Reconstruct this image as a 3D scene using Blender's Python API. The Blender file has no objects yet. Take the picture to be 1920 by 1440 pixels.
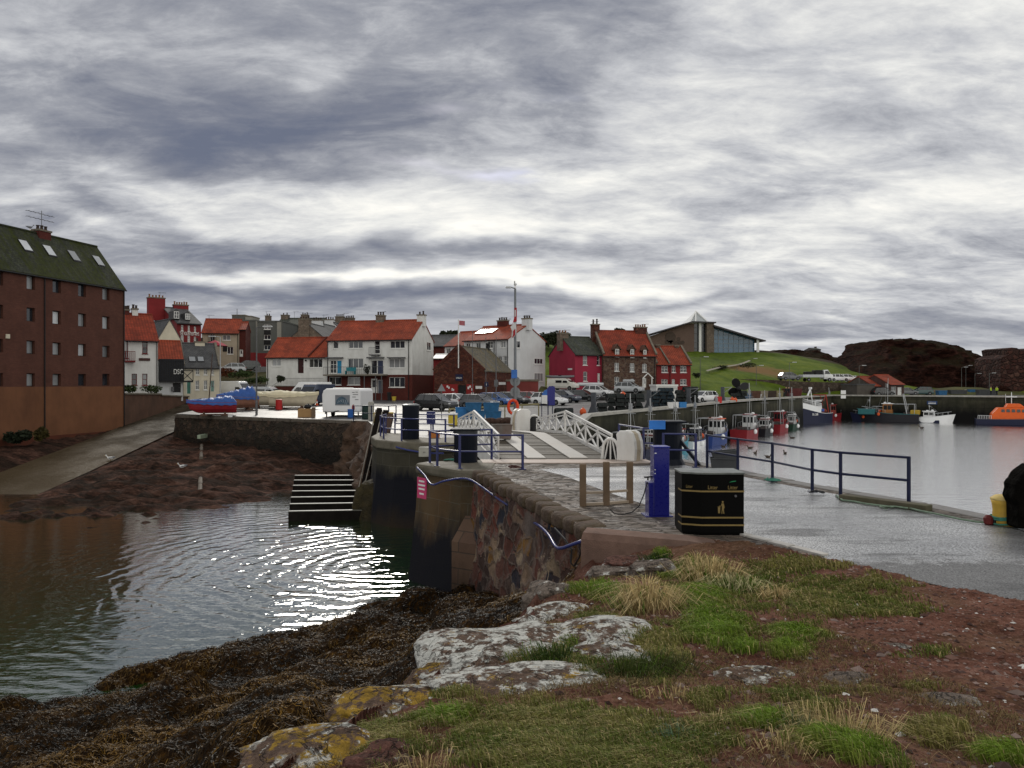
import bpy, math, random
import numpy as np
from mathutils import Vector, Matrix, geometry
random.seed(7); RNG=np.random.default_rng(7)
SC=bpy.context.scene; COL=SC.collection
CAMZ=2.8; F=1440.0
R=math.radians
# ---------- reference helpers: a pixel of the 1920x1440 photograph and a distance give a point of the place
def W(px,py,Y): return Vector(((px-960)/F*Y, Y, CAMZ-(py-720)/F*Y))
def G(px,py,z=0.0):
    Y=(CAMZ-z)*F/(py-720); return Vector(((px-960)/F*Y,Y,z))
def sstep(a,b,x):
    t=min(1,max(0,(x-a)/(b-a))); return t*t*(3-2*t)
def zt(x,y): return 0.6*sstep(56,106,y)
def GT(px,py):
    z=0.3
    for _ in range(12):
        p=G(px,py,z); z=zt(p.x,p.y)
    return Vector((p.x,p.y,z))
# ---------- objects
PM={}
def tag(o,label=None,cat=None,group=None,kind=None):
    if label: o['label']=label
    if cat: o['category']=cat
    if group: o['group']=group
    if kind: o['kind']=kind
    return o
def thing(name,label,cat,loc=(0,0,0),rz=0,group=None):
    o=bpy.data.objects.new(name,None); COL.objects.link(o); o.empty_display_size=.2
    o.location=loc; o.rotation_euler=(0,0,rz)
    PM[o]=Matrix.Translation(Vector(loc))@Matrix.Rotation(rz,4,'Z')
    return tag(o,label,cat,group)
def dup(root,loc,rz=0,label=None,group=None,rec=None,scale=None,cat=None):
    def cp(o,par):
        c=o.copy(); COL.objects.link(c)
        if par is not None: c.parent=par
        if rec and c.type=='MESH':
            for s in c.material_slots:
                if s.material in rec:
                    nm=rec[s.material]; s.link='OBJECT'; s.material=nm
        for ch in list(o.children): cp(ch,c)
        return c
    r=cp(root,None); r.location=loc; r.rotation_euler=(0,0,rz)
    if scale: r.scale=scale if not isinstance(scale,(int,float)) else (scale,)*3
    if label: r['label']=label
    if group: r['group']=group
    if cat: r['category']=cat
    PM[r]=Matrix.Translation(Vector(loc))@Matrix.Rotation(rz,4,'Z')
    return r
class MB:
    def __init__(s,M=None): s.v=[];s.f=[];s.mi=[];s.mats=[];s.c=0;s.M=M
    def mat(s,m):
        if m not in s.mats: s.mats.append(m)
        s.c=s.mats.index(m); return s
    def P(s,p):
        p=Vector(p)
        if s.M is not None: p=s.M@p
        s.v.append(p); return len(s.v)-1
    def face(s,pts): s.f.append([s.P(p) for p in pts]); s.mi.append(s.c); return s
    def fi(s,idx): s.f.append(list(idx)); s.mi.append(s.c)
    def box(s,a,b,M=None):
        x0,y0,z0=a;x1,y1,z1=b
        x0,x1=min(x0,x1),max(x0,x1);y0,y1=min(y0,y1),max(y0,y1);z0,z1=min(z0,z1),max(z0,z1)
        pts=[(x0,y0,z0),(x1,y0,z0),(x1,y1,z0),(x0,y1,z0),(x0,y0,z1),(x1,y0,z1),(x1,y1,z1),(x0,y1,z1)]
        if M is not None: pts=[M@Vector(p) for p in pts]
        i=[s.P(p) for p in pts]
        for q in ((0,3,2,1),(4,5,6,7),(0,1,5,4),(1,2,6,5),(2,3,7,6),(3,0,4,7)): s.fi([i[k] for k in q])
        return s
    def cbox(s,c,d,M=None):
        return s.box([c[k]-d[k]/2 for k in range(3)],[c[k]+d[k]/2 for k in range(3)],M)
    def beam(s,p,q,w,h=None,up=(0,0,1)):
        p=Vector(p);q=Vector(q);h=h or w;d=(q-p);L=d.length
        if L<1e-6: return s
        x=d/L;u=Vector(up)
        if abs(x.dot(u))>.98:u=Vector((0,1,0))
        y=u.cross(x).normalized();z=x.cross(y)
        Mt=Matrix(((x.x,y.x,z.x,p.x),(x.y,y.y,z.y,p.y),(x.z,y.z,z.z,p.z),(0,0,0,1)))
        return s.box((0,-w/2,-h/2),(L,w/2,h/2),Mt)
    def tube(s,path,r,n=8,cap=True,closed=False):
        P=[Vector(p) for p in path]; m=len(P); rings=[]
        rr=r if isinstance(r,(list,tuple)) else [r]*m
        prev=None
        for i in range(m):
            if closed: t=(P[(i+1)%m]-P[i-1])
            else: t=(P[min(i+1,m-1)]-P[max(i-1,0)])
            t=t.normalized() if t.length>1e-9 else Vector((0,0,1))
            if prev is None:
                a=Vector((0,0,1)) if abs(t.z)<.9 else Vector((1,0,0)); x=t.cross(a).normalized()
            else:
                x=(prev-t*prev.dot(t)); x=x.normalized() if x.length>1e-6 else t.orthogonal().normalized()
            prev=x;y=t.cross(x)
            rings.append([s.P(P[i]+x*math.cos(2*math.pi*k/n)*rr[i]+y*math.sin(2*math.pi*k/n)*rr[i]) for k in range(n)])
        for i in range(m if closed else m-1):
            A=rings[i];B=rings[(i+1)%m]
            for k in range(n): s.fi((A[k],A[(k+1)%n],B[(k+1)%n],B[k]))
        if cap and not closed: s.fi(rings[0][::-1]); s.fi(rings[-1])
        return s
    def lathe(s,prof,c=(0,0,0),n=16,axis='z',cap=True):
        c=Vector(c);rings=[]
        for (r,z) in prof:
            ring=[]
            for k in range(n):
                a=2*math.pi*k/n;u,v=r*math.cos(a),r*math.sin(a)
                d=(u,v,z) if axis=='z' else ((z,u,v) if axis=='x' else (v,z,u))
                ring.append(s.P(c+Vector(d)))
            rings.append(ring)
        for A,B in zip(rings,rings[1:]):
            for k in range(n): s.fi((A[k],A[(k+1)%n],B[(k+1)%n],B[k]))
        if cap: s.fi(rings[0][::-1]); s.fi(rings[-1])
        return s
    def loft(s,rings,closed=True,cap=True):
        I=[[s.P(p) for p in r] for r in rings];n=len(I[0])
        for A,B in zip(I,I[1:]):
            for k in range(n if closed else n-1): s.fi((A[k],A[(k+1)%n],B[(k+1)%n],B[k]))
        if cap and closed: s.fi(I[0][::-1]); s.fi(I[-1])
        return s
    def prism(s,prof,d0,d1):
        """profile of 3-D points swept by the vector from d0 to d1"""
        A=[s.P(Vector(p)+Vector(d0)) for p in prof];B=[s.P(Vector(p)+Vector(d1)) for p in prof];n=len(A)
        for k in range(n): s.fi((A[k],A[(k+1)%n],B[(k+1)%n],B[k]))
        s.fi(A[::-1]);s.fi(B);return s
    def ball(s,c,r,n=10,m=6,sq=(1,1,1)):
        c=Vector(c)
        pr=[(max(1e-4,math.sin(math.pi*i/m)),-math.cos(math.pi*i/m)) for i in range(m+1)]
        I=[[s.P(c+Vector((r*sq[0]*a*math.cos(2*math.pi*k/n),r*sq[1]*a*math.sin(2*math.pi*k/n),r*sq[2]*z))) for k in range(n)] for a,z in pr]
        for A,B in zip(I,I[1:]):
            for k in range(n): s.fi((A[k],A[(k+1)%n],B[(k+1)%n],B[k]))
        return s
    def build(s,name,mat=None,parent=None,smooth=False,world=False,bevel=0,fixn=True):
        if mat is not None and not s.mats: s.mats=[mat]
        vs=s.v
        if world and parent is not None:
            inv=PM[parent].inverted(); vs=[inv@p for p in vs]
        me=bpy.data.meshes.new(name); me.from_pydata([tuple(p) for p in vs],[],s.f)
        for m in s.mats: me.materials.append(m)
        me.polygons.foreach_set('material_index',s.mi if len(s.mi)==len(me.polygons) else [0]*len(me.polygons))
        if fixn:
            import bmesh
            bm=bmesh.new();bm.from_mesh(me);bmesh.ops.recalc_face_normals(bm,faces=bm.faces);bm.to_mesh(me);bm.free()
        me.polygons.foreach_set('use_smooth',[smooth]*len(me.polygons))
        uvmap(me)
        o=bpy.data.objects.new(name,me); COL.objects.link(o)
        if parent is not None: o.parent=parent; PM[o]=PM[parent]
        else: PM[o]=Matrix.Identity(4)
        if bevel:
            b=o.modifiers.new('b','BEVEL'); b.width=bevel; b.segments=2; b.limit_method='ANGLE'; b.angle_limit=R(40)
        if smooth=='auto' or bevel: pass
        return o
def uvmap(me):
    uv=me.uv_layers.new(name='UVMap').data
    V=me.vertices
    for p in me.polygons:
        n=p.normal
        if abs(n.z)>.95: t=Vector((1,0,0));b=Vector((0,1,0))
        else:
            t=Vector((0,0,1)).cross(n).normalized(); b=n.cross(t)
        for li in p.loop_indices:
            co=V[me.loops[li].vertex_index].co; uv[li].uv=(co.dot(t),co.dot(b))
def npmesh(name,V,Fc,mat,parent=None,smooth=True,cols=None,kind=None):
    me=bpy.data.meshes.new(name); V=np.asarray(V,dtype=np.float32); Fc=np.asarray(Fc,dtype=np.int32)
    k=Fc.shape[1]
    me.vertices.add(len(V)); me.vertices.foreach_set('co',V.ravel())
    me.loops.add(Fc.size); me.loops.foreach_set('vertex_index',Fc.ravel())
    me.polygons.add(len(Fc)); me.polygons.foreach_set('loop_start',np.arange(0,Fc.size,k,dtype=np.int32))
    me.polygons.foreach_set('use_smooth',np.full(len(Fc),bool(smooth)))
    for cn,ca in (cols or {}).items():
        a=me.color_attributes.new(cn,'FLOAT_COLOR','POINT'); a.data.foreach_set('color',np.asarray(ca,dtype=np.float32).ravel())
    me.update(calc_edges=True); me.validate()
    for m in (mat if isinstance(mat,(list,tuple)) else [mat]): me.materials.append(m)
    o=bpy.data.objects.new(name,me); COL.objects.link(o)
    if parent is not None: o.parent=parent; PM[o]=PM[parent]
    else: PM[o]=Matrix.Identity(4)
    if kind: o['kind']=kind
    return o
# ---------- numpy noise
def vnoise(x,y,seed=0):
    x=np.asarray(x,dtype=np.float64);y=np.asarray(y,dtype=np.float64)
    xi=np.floor(x).astype(np.int64);yi=np.floor(y).astype(np.int64);fx=x-xi;fy=y-yi
    fx=fx*fx*fx*(fx*(fx*6-15)+10);fy=fy*fy*fy*(fy*(fy*6-15)+10)
    def h(a,b):
        n=(a*374761393+b*668265263+seed*144665)&0x7fffffff
        n=((n^(n>>13))*1274126177)&0x7fffffff
        return ((n^(n>>16))&0xffff)/65535.0
    return (h(xi,yi)*(1-fx)+h(xi+1,yi)*fx)*(1-fy)+(h(xi,yi+1)*(1-fx)+h(xi+1,yi+1)*fx)*fy
def fbm(x,y,o=4,seed=0,g=.5):
    a=1;s=0;t=0
    for i in range(o):
        s=s+a*vnoise(x*2**i+i*17.3,y*2**i-i*9.1,seed+i); t+=a; a*=g
    return s/t
class TPS:
    def __init__(s,pts):
        P=np.array(pts,float); s.p=P[:,:2]; n=len(P)
        d=np.linalg.norm(s.p[:,None]-s.p[None],axis=2); K=s.k(d)+np.eye(n)*.02
        A=np.zeros((n+3,n+3)); A[:n,:n]=K; A[:n,n]=1; A[:n,n+1:]=s.p; A[n,:n]=1; A[n+1:,:n]=s.p.T
        s.w=np.linalg.solve(A,np.r_[P[:,2],0,0,0])
    def k(s,d): return d*d*np.log(d+1e-9)
    def __call__(s,x,y):
        x=np.asarray(x,float);y=np.asarray(y,float);r=s.w[-3]+s.w[-2]*x+s.w[-1]*y
        for i,(a,b) in enumerate(s.p): r=r+s.w[i]*s.k(np.hypot(x-a,y-b))
        return r
def polydist(x,y,pts):
    """signed distance to an open polyline, positive on its right-hand side"""
    best=np.full(np.shape(x),1e9);sg=np.zeros(np.shape(x))
    for (ax,ay),(bx,by) in zip(pts,pts[1:]):
        dx,dy=bx-ax,by-ay;L=dx*dx+dy*dy
        t=np.clip(((x-ax)*dx+(y-ay)*dy)/L,0,1);d=np.hypot(x-ax-t*dx,y-ay-t*dy)
        c=(x-ax)*dy-(y-ay)*dx
        m=d<best-1e-9;best=np.where(m,d,best);sg=np.where(m,np.sign(c),sg)
    return best*sg
def inpoly(x,y,poly):
    r=np.zeros(np.shape(x),bool);n=len(poly)
    for i in range(n):
        x0,y0=poly[i];x1,y1=poly[(i+1)%n]
        if y0==y1: continue
        r^=((y0>y)!=(y1>y))&(x<(x1-x0)*(y-y0)/(y1-y0)+x0)
    return r
def sheet(name,poly,zf,mat,step=3.0,holes=None,kind='structure',ins=None):
    """flat or rolling sheet filling a polygon"""
    P=[];n=len(poly)
    for i in range(n):
        a=Vector(poly[i]);b=Vector(poly[(i+1)%n]);k=max(1,int((b-a).length/step))
        for j in range(k): P.append(a.lerp(b,j/k))
    nb=len(P);E=[(i,(i+1)%nb) for i in range(nb)]
    xs=[p.x for p in P];ys=[p.y for p in P]
    gx=np.arange(min(xs),max(xs),step);gy=np.arange(min(ys),max(ys),step)
    XX,YY=np.meshgrid(gx,gy);XX=XX.ravel();YY=YY.ravel();ok=inpoly(XX,YY,[tuple(q) for q in poly])
    for x,y in zip(XX[ok],YY[ok]): P.append(Vector((x,y)))
    r=geometry.delaunay_2d_cdt(P,E,[],1,1e-5)
    mb=MB();mb.v=[Vector((p.x,p.y,zf(p.x,p.y))) for p in r[0]];mb.f=[list(f) for f in r[2]];mb.mi=[0]*len(mb.f)
    o=mb.build(name,mat,smooth=True)
    if kind:o['kind']=kind
    return o
# ---------- materials
def nd(nt,t,ins=None,**pr):
    n=nt.nodes.new(('ShaderNode' if not t.startswith('ShaderNode') else '')+t)
    for k,v in pr.items(): setattr(n,k,v)
    for k,v in (ins or {}).items():
        s=n.inputs[k]
        if isinstance(v,bpy.types.NodeSocket): nt.links.new(v,s)
        else: s.default_value=v
    return n
def mth(nt,op,a,b=0.0,c=None,clamp=False):
    n=nd(nt,'Math',operation=op,use_clamp=clamp)
    for i,v in enumerate((a,b) if c is None else (a,b,c)):
        if isinstance(v,bpy.types.NodeSocket): nt.links.new(v,n.inputs[i])
        else: n.inputs[i].default_value=v
    return n.outputs[0]
def c4(c): return (c[0],c[1],c[2],1.0)
def mixc(nt,f,a,b,bt='MIX'):
    n=nd(nt,'Mix',data_type='RGBA',blend_type=bt)
    for i,v in ((0,f),(6,a),(7,b)):
        if isinstance(v,bpy.types.NodeSocket): nt.links.new(v,n.inputs[i])
        else: n.inputs[i].default_value=v if i==0 else c4(v)
    return n.outputs[2]
def ramp(nt,f,st,interp='LINEAR'):
    n=nd(nt,'ValToRGB'); nt.links.new(f,n.inputs[0]); cr=n.color_ramp; cr.interpolation=interp
    while len(cr.elements)<len(st): cr.elements.new(.5)
    for e,(p,c) in zip(cr.elements,st):
        e.position=p; e.color=c4(c) if not isinstance(c,(int,float)) else (c,c,c,1)
    return n.outputs[0]
def noi(nt,vec,sc,det=4,ro=.55,dist=0.,col=False):
    n=nd(nt,'TexNoise',{'Scale':sc,'Detail':det,'Roughness':ro,'Distortion':dist})
    if vec is not None: nt.links.new(vec,n.inputs['Vector'])
    return n.outputs[1 if col else 0]
def mapv(nt,vec,scale=(1,1,1),loc=(0,0,0),rot=(0,0,0)):
    n=nd(nt,'Mapping',{'Scale':scale,'Location':loc,'Rotation':rot}); nt.links.new(vec,n.inputs[0]); return n.outputs[0]
def bmp(nt,h,st=.3,d=.02,nrm=None):
    n=nd(nt,'Bump',{'Strength':st,'Distance':d,'Height':h})
    if nrm is not None: nt.links.new(nrm,n.inputs['Normal'])
    return n.outputs[0]
def newm(name):
    m=bpy.data.materials.new(name); m.use_nodes=True; nt=m.node_tree; b=nt.nodes['Principled BSDF']
    tc=nd(nt,'TexCoord')
    return m,nt,b,tc.outputs['Object'],tc.outputs['UV']
def setb(nt,b,**k):
    for kk,v in k.items():
        s=b.inputs[{'col':'Base Color','rough':'Roughness','metal':'Metallic','nrm':'Normal','spec':'Specular IOR Level','ior':'IOR','emi':'Emission Color','emis':'Emission Strength','coat':'Coat Weight','alpha':'Alpha','trans':'Transmission Weight'}[kk]]
        if isinstance(v,bpy.types.NodeSocket): nt.links.new(v,s)
        elif kk in('col','emi'): s.default_value=c4(v)
        else: s.default_value=v
_pm={}
def pm(name,col,rough=.6,var=.18,sc=2.0,bump=.15,bsc=25.0,metal=0.,dirt=None,damt=.5,dsc=.6,spec=.25,coat=0.,bd=.01):
    """painted or plain surface with uneven tone, optional weathering"""
    if name in _pm: return _pm[name]
    m,nt,b,ob,uv=newm(name)
    n=noi(nt,ob,sc,5,.6)
    lo=[max(0,c*(1-var)) for c in col];hi=[c*(1+var) for c in col]
    c=ramp(nt,n,[(.3,lo),(.7,hi)])
    if dirt is not None:
        g=noi(nt,mapv(nt,ob,(1,1,.35)),dsc,6,.65)
        f=ramp(nt,g,[(.42,0.),(.72,1.)])
        c=mixc(nt,mth(nt,'MULTIPLY',f,damt),c,dirt)
    f2=noi(nt,ob,bsc,3,.6)
    setb(nt,b,col=c,rough=mth(nt,'ADD',mth(nt,'MULTIPLY',mth(nt,'SUBTRACT',f2,.5),.25),rough,clamp=True),metal=metal,spec=spec,coat=coat)
    if bump: setb(nt,b,nrm=bmp(nt,f2,bump,bd))
    _pm[name]=m;return m
def brickm(name,c1,c2,mort,bw=.225,rh=.075,ms=.01,var=.3,rough=.85,stain=None,samt=.5,bump=.4,tide=None):
    m,nt,b,ob,uv=newm(name)
    t=nd(nt,'TexBrick',{'Vector':uv,'Color1':c4(c1),'Color2':c4(c2),'Mortar':c4(mort),'Scale':1.0,'Mortar Size':ms,'Mortar Smooth':.3,'Brick Width':bw,'Row Height':rh})
    n=noi(nt,ob,.7,6,.65)
    c=mixc(nt,.8,t.outputs[0],ramp(nt,n,[(.3,(1-var,)*3),(.7,(1+var*.6,)*3)]),'MULTIPLY')
    if stain is not None:
        s=noi(nt,mapv(nt,ob,(1.2,1.2,.25)),.8,6,.7)
        c=mixc(nt,mth(nt,'MULTIPLY',ramp(nt,s,[(.45,0.),(.7,1.)]),samt),c,stain)
    if tide is not None:   # weed line of the tide on the wall
        z=nd(nt,'SeparateXYZ',{0:ob}).outputs[2]
        zz=mth(nt,'ADD',z,mth(nt,'MULTIPLY',mth(nt,'SUBTRACT',noi(nt,mapv(nt,ob,(1,1,.3)),1.1,5,.7),.5),2.4))
        for (z0,z1,cc,am) in tide:
            f=nd(nt,'MapRange',{0:zz,1:z0,2:z1,3:am,4:0.}).outputs[0]
            c=mixc(nt,f,c,cc)
    f2=noi(nt,ob,18,4,.65)
    h=mth(nt,'ADD',mth(nt,'MULTIPLY',t.outputs[1],-1.),mth(nt,'MULTIPLY',f2,.6))
    setb(nt,b,col=c,rough=rough,spec=.2,nrm=bmp(nt,h,bump,.03))
    return m
def rubble(name,cols,sc=1.6,mort=(.25,.2,.17),ms=.05,bump=.8,rough=.9,asp=1.5,stain=None,samt=.5,tide=None,dist=.03,bdist=.06):
    """wall of uneven stones"""
    m,nt,b,ob,uv=newm(name)
    w=noi(nt,uv,2.5,3,.6,col=True)
    off=nd(nt,'VectorMath',{0:w,1:(.5,.5,.5)},operation='SUBTRACT').outputs[0]
    v=nd(nt,'VectorMath',{0:off,1:(.35,.35,.0)},operation='MULTIPLY').outputs[0]
    v=nd(nt,'VectorMath',{0:uv,1:v},operation='ADD').outputs[0]
    v=mapv(nt,v,(1,asp,1))
    vo=nd(nt,'TexVoronoi',{'Vector':v,'Scale':sc,'Randomness':.85},distance='CHEBYCHEV')
    ve=nd(nt,'TexVoronoi',{'Vector':v,'Scale':sc,'Randomness':.85},feature='DISTANCE_TO_EDGE')
    rnd=nd(nt,'SeparateColor',{0:vo.outputs['Color']}).outputs[0]
    k=len(cols);c=ramp(nt,rnd,[((i+.02)/k,cc) for i,cc in enumerate(cols)],'CONSTANT')
    n=noi(nt,ob,5,6,.7)
    c=mixc(nt,.85,c,ramp(nt,n,[(.3,(.45,)*3),(.7,(1.25,)*3)]),'MULTIPLY')
    e=nd(nt,'MapRange',{0:ve.outputs['Distance'],1:0.,2:ms*2,3:1.,4:0.}).outputs[0]
    c=mixc(nt,mth(nt,'MULTIPLY',e,.85),c,mort)
    if stain is not None:
        s=noi(nt,mapv(nt,ob,(1.2,1.2,.35)),.9,6,.7)
        c=mixc(nt,mth(nt,'MULTIPLY',ramp(nt,s,[(.42,0.),(.68,1.)]),samt),c,stain)
    if tide is not None:
        z=nd(nt,'SeparateXYZ',{0:ob}).outputs[2]
        zz=mth(nt,'ADD',z,mth(nt,'MULTIPLY',mth(nt,'SUBTRACT',noi(nt,mapv(nt,ob,(1,1,.3)),1.1,5,.7),.5),2.4))
        for (z0,z1,cc,am) in tide:
            f=nd(nt,'MapRange',{0:zz,1:z0,2:z1,3:am,4:0.}).outputs[0]
            c=mixc(nt,f,c,cc)
    hh=nd(nt,'MapRange',{0:ve.outputs['Distance'],1:0.,2:.16,3:0.,4:1.}).outputs[0]
    h=mth(nt,'ADD',hh,mth(nt,'MULTIPLY',n,.9))
    setb(nt,b,col=c,rough=rough,spec=.2,nrm=bmp(nt,h,bump,bdist))
    return m
def pantile(name,c1,c2,dark=(.09,.02,.012),pu=.3,pv=.33,spec=.3):
    """rolled clay tiles: vertical rolls and overlapping courses"""
    m,nt,b,ob,uv=newm(name)
    s=nd(nt,'SeparateXYZ',{0:uv})
    u=mth(nt,'DIVIDE',s.outputs[0],pu);v=mth(nt,'DIVIDE',s.outputs[1],pv)
    fu=mth(nt,'FRACT',u);fv=mth(nt,'FRACT',v)
    roll=mth(nt,'SINE',mth(nt,'MULTIPLY',fu,math.pi))
    cell=nd(nt,'CombineXYZ',{0:mth(nt,'FLOOR',u),1:mth(nt,'FLOOR',v)}).outputs[0]
    wn=nd(nt,'TexWhiteNoise',{'Vector':cell}).outputs[0]
    n=noi(nt,ob,.6,6,.65)
    c=mixc(nt,wn,c1,c2)
    c=mixc(nt,.85,c,ramp(nt,n,[(.32,(.42,)*3),(.68,(1.3,)*3)]),'MULTIPLY')
    gap=mth(nt,'LESS_THAN',fv,.16)
    gap2=mth(nt,'LESS_THAN',fu,.2)
    c=mixc(nt,mth(nt,'MAXIMUM',mth(nt,'MULTIPLY',gap,.7),mth(nt,'MULTIPLY',gap2,.55)),c,dark)
    h=mth(nt,'ADD',roll,mth(nt,'MULTIPLY',fv,-.5))
    setb(nt,b,col=c,rough=.8,spec=spec,nrm=bmp(nt,h,.7,.06))
    return m
def slate(name,c1,c2,moss=None,mamt=.6,lichen=None):
    m,nt,b,ob,uv=newm(name)
    t=nd(nt,'TexBrick',{'Vector':uv,'Color1':c4(c1),'Color2':c4(c2),'Mortar':c4([x*.3 for x in c1]),'Scale':1.0,'Mortar Size':.012,'Mortar Smooth':.1,'Brick Width':.3,'Row Height':.22})
    n=noi(nt,ob,.8,6,.7)
    c=mixc(nt,.8,t.outputs[0],ramp(nt,n,[(.3,(.6,)*3),(.7,(1.3,)*3)]),'MULTIPLY')
    if moss is not None:
        s=noi(nt,mapv(nt,uv,(.55,.09,1)),1.5,6,.75)
        s2=noi(nt,uv,3.,5,.7)
        f=ramp(nt,mth(nt,'ADD',mth(nt,'MULTIPLY',s,.75),mth(nt,'MULTIPLY',s2,.25)),[(.45,0.),(.55,1.)])
        c=mixc(nt,mth(nt,'MULTIPLY',f,mamt),c,moss);c=mixc(nt,.8,c,ramp(nt,s2,[(.35,(.45,)*3),(.65,(1.3,)*3)]),'MULTIPLY')
    if lichen is not None:
        s=noi(nt,uv,1.4,6,.75)
        c=mixc(nt,mth(nt,'MULTIPLY',ramp(nt,s,[(.5,0.),(.66,1.)]),.6),c,lichen)
    setb(nt,b,col=c,rough=.75,spec=.15,nrm=bmp(nt,t.outputs[1],-.35,.02))
    return m
def glassm(name,tint=(.012,.015,.02),rough=.04,var=0.4):
    m,nt,b,ob,uv=newm(name)
    oi=nd(nt,'ObjectInfo').outputs['Random']
    n=noi(nt,ob,.9,2,.5)
    c=ramp(nt,mth(nt,'ADD',mth(nt,'MULTIPLY',oi,.6),mth(nt,'MULTIPLY',n,.4)),[(.3,tint),(.85,[x*2.5+.01 for x in tint])])
    setb(nt,b,col=c,rough=rough,spec=.8,nrm=bmp(nt,noi(nt,ob,1.3,2,.5),.03,.03))
    return m
# ---------- camera, sky and sun
cam=bpy.data.cameras.new('camera'); cam.lens=27; cam.sensor_width=36; cam.clip_end=5000; cam.clip_start=.1
co=bpy.data.objects.new('camera',cam); COL.objects.link(co); co.location=(0,0,CAMZ); co.rotation_euler=(R(90),0,0); SC.camera=co
SUN_AZ,SUN_EL=R(-12.5),R(28.5)
sl=bpy.data.lights.new('sun','SUN'); sl.energy=1.3; sl.angle=R(12); sl.color=(1,.95,.86)
so=bpy.data.objects.new('sun',sl); COL.objects.link(so)
sd=Vector((math.sin(SUN_AZ)*math.cos(SUN_EL),math.cos(SUN_AZ)*math.cos(SUN_EL),math.sin(SUN_EL)))
so.rotation_euler=(-sd).to_track_quat('-Z','Y').to_euler(); so.location=(0,30,60)
wd=bpy.data.worlds.new('World'); SC.world=wd; wd.use_nodes=True; nt=wd.node_tree
bg=nt.nodes['Background']; bg.inputs[1].default_value=.1
sky=nd(nt,'TexSky',sky_type='NISHITA'); sky.sun_disc=False; sky.sun_elevation=SUN_EL; sky.sun_rotation=SUN_AZ
d=nd(nt,'TexCoord').outputs['Generated']; s=nd(nt,'SeparateXYZ',{0:d}); X,Y,Z=s.outputs
zc=mth(nt,'ADD',mth(nt,'MAXIMUM',Z,0.),.20)
pv=nd(nt,'CombineXYZ',{0:mth(nt,'DIVIDE',X,zc),1:mth(nt,'DIVIDE',Y,zc),2:0.}).outputs[0]
pr=mapv(nt,pv,(1.5,2.6,1),(3.1,1.7,0),(0,0,R(-20)))
n1=noi(nt,pr,.55,9,.56,.4); n2=noi(nt,pr,1.7,8,.62,.6); n4=noi(nt,pr,5.0,10,.70,.3); n3=noi(nt,mapv(nt,pv,(1,1,1),(9,4,2)),.23,5,.5)
amp=ramp(nt,noi(nt,mapv(nt,pv,(1,1,1),(2,7,5)),.5,3,.5),[(.36,.35),(.58,1.)]);az=mth(nt,'ARCTAN2',X,Y); el=mth(nt,'ARCSINE',Z)
wa=mth(nt,'MULTIPLY',mth(nt,'SUBTRACT',noi(nt,mapv(nt,d,(1,1,2.2)),2.2,4,.55),.5),.8); we=mth(nt,'MULTIPLY',mth(nt,'SUBTRACT',noi(nt,mapv(nt,d,(1,1,2.5),(5,5,5)),3.2,4,.55),.5),.14)
azw=mth(nt,'ADD',az,wa); elw=mth(nt,'ADD',el,we)
def blob(px,py,sx,sy,amp,tilt=0.):
    a0=math.atan((px-960)/F); e0=math.atan((720-py)/F*math.cos(a0))
    da=mth(nt,'SUBTRACT',azw,a0); de=mth(nt,'ADD',mth(nt,'SUBTRACT',elw,e0),mth(nt,'MULTIPLY',da,-tilt))
    q=mth(nt,'ADD',mth(nt,'POWER',mth(nt,'DIVIDE',da,sx/F),2.),mth(nt,'POWER',mth(nt,'DIVIDE',de,sy/F),2.))
    return mth(nt,'MULTIPLY',mth(nt,'EXPONENT',mth(nt,'MULTIPLY',q,-1.)),amp)
BL=[(820,380,330,55,.22),(1040,275,270,85,.18,.25),(600,-40,1100,170,-.15),(1500,390,330,70,.10),(620,372,420,26,.16,-.06),(330,370,250,28,.26,-.12),(110,412,150,22,.26),(585,155,120,30,.24,.15),(1260,290,280,90,.16,.3),
 (560,525,300,13,.32),(960,530,330,13,.32),(900,430,280,26,.22),(1120,515,260,16,.14),(1150,575,360,16,.14),(1500,570,320,34,.06),
 (300,250,520,110,-.11),(560,300,260,50,-.12),(800,470,420,20,-.30),(430,475,240,24,-.12),(90,480,260,50,-.10),(720,565,460,13,-.30),(1200,548,280,10,-.16),
 (1750,650,300,30,-.16),(1500,625,300,18,-.10),(300,560,280,22,-.16),(1000,120,320,70,-.06),(1350,410,320,45,-.06,.25),(1560,480,320,36,-.05,.2)]
acc=None
for q in BL:
    o_=blob(*q); acc=o_ if acc is None else mth(nt,'ADD',acc,o_)
back=nd(nt,'MapRange',{0:mth(nt,'MULTIPLY',Y,-1.),1:-.3,2:.7,3:0.,4:.52}).outputs[0]  # extra brightness added to the unseen sky behind the camera, lighting the facades
bb=mth(nt,'ADD',mth(nt,'ADD',mth(nt,'MULTIPLY',mth(nt,'SUBTRACT',n1,.5),1.05),mth(nt,'MULTIPLY',mth(nt,'SUBTRACT',n2,.5),mth(nt,'MULTIPLY',amp,.95))),mth(nt,'ADD',mth(nt,'MULTIPLY',mth(nt,'SUBTRACT',n3,.5),.15),mth(nt,'MULTIPLY',mth(nt,'SUBTRACT',n4,.5),mth(nt,'MULTIPLY',amp,.48))))
right=nd(nt,'MapRange',{0:az,1:-.45,2:.45,3:0.,4:.22}).outputs[0]
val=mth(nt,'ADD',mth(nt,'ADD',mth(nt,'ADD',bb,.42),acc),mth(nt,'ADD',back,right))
cl=ramp(nt,val,[(0.,(.135,.155,.215)),(.2,(.19,.205,.255)),(.4,(.31,.322,.36)),(.6,(.51,.52,.545)),(.82,(.76,.76,.74)),(1.1 if False else 1.,(.95,.93,.87))])
cl=mixc(nt,1.,cl,(10.,10.,10.),'MULTIPLY')
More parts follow.
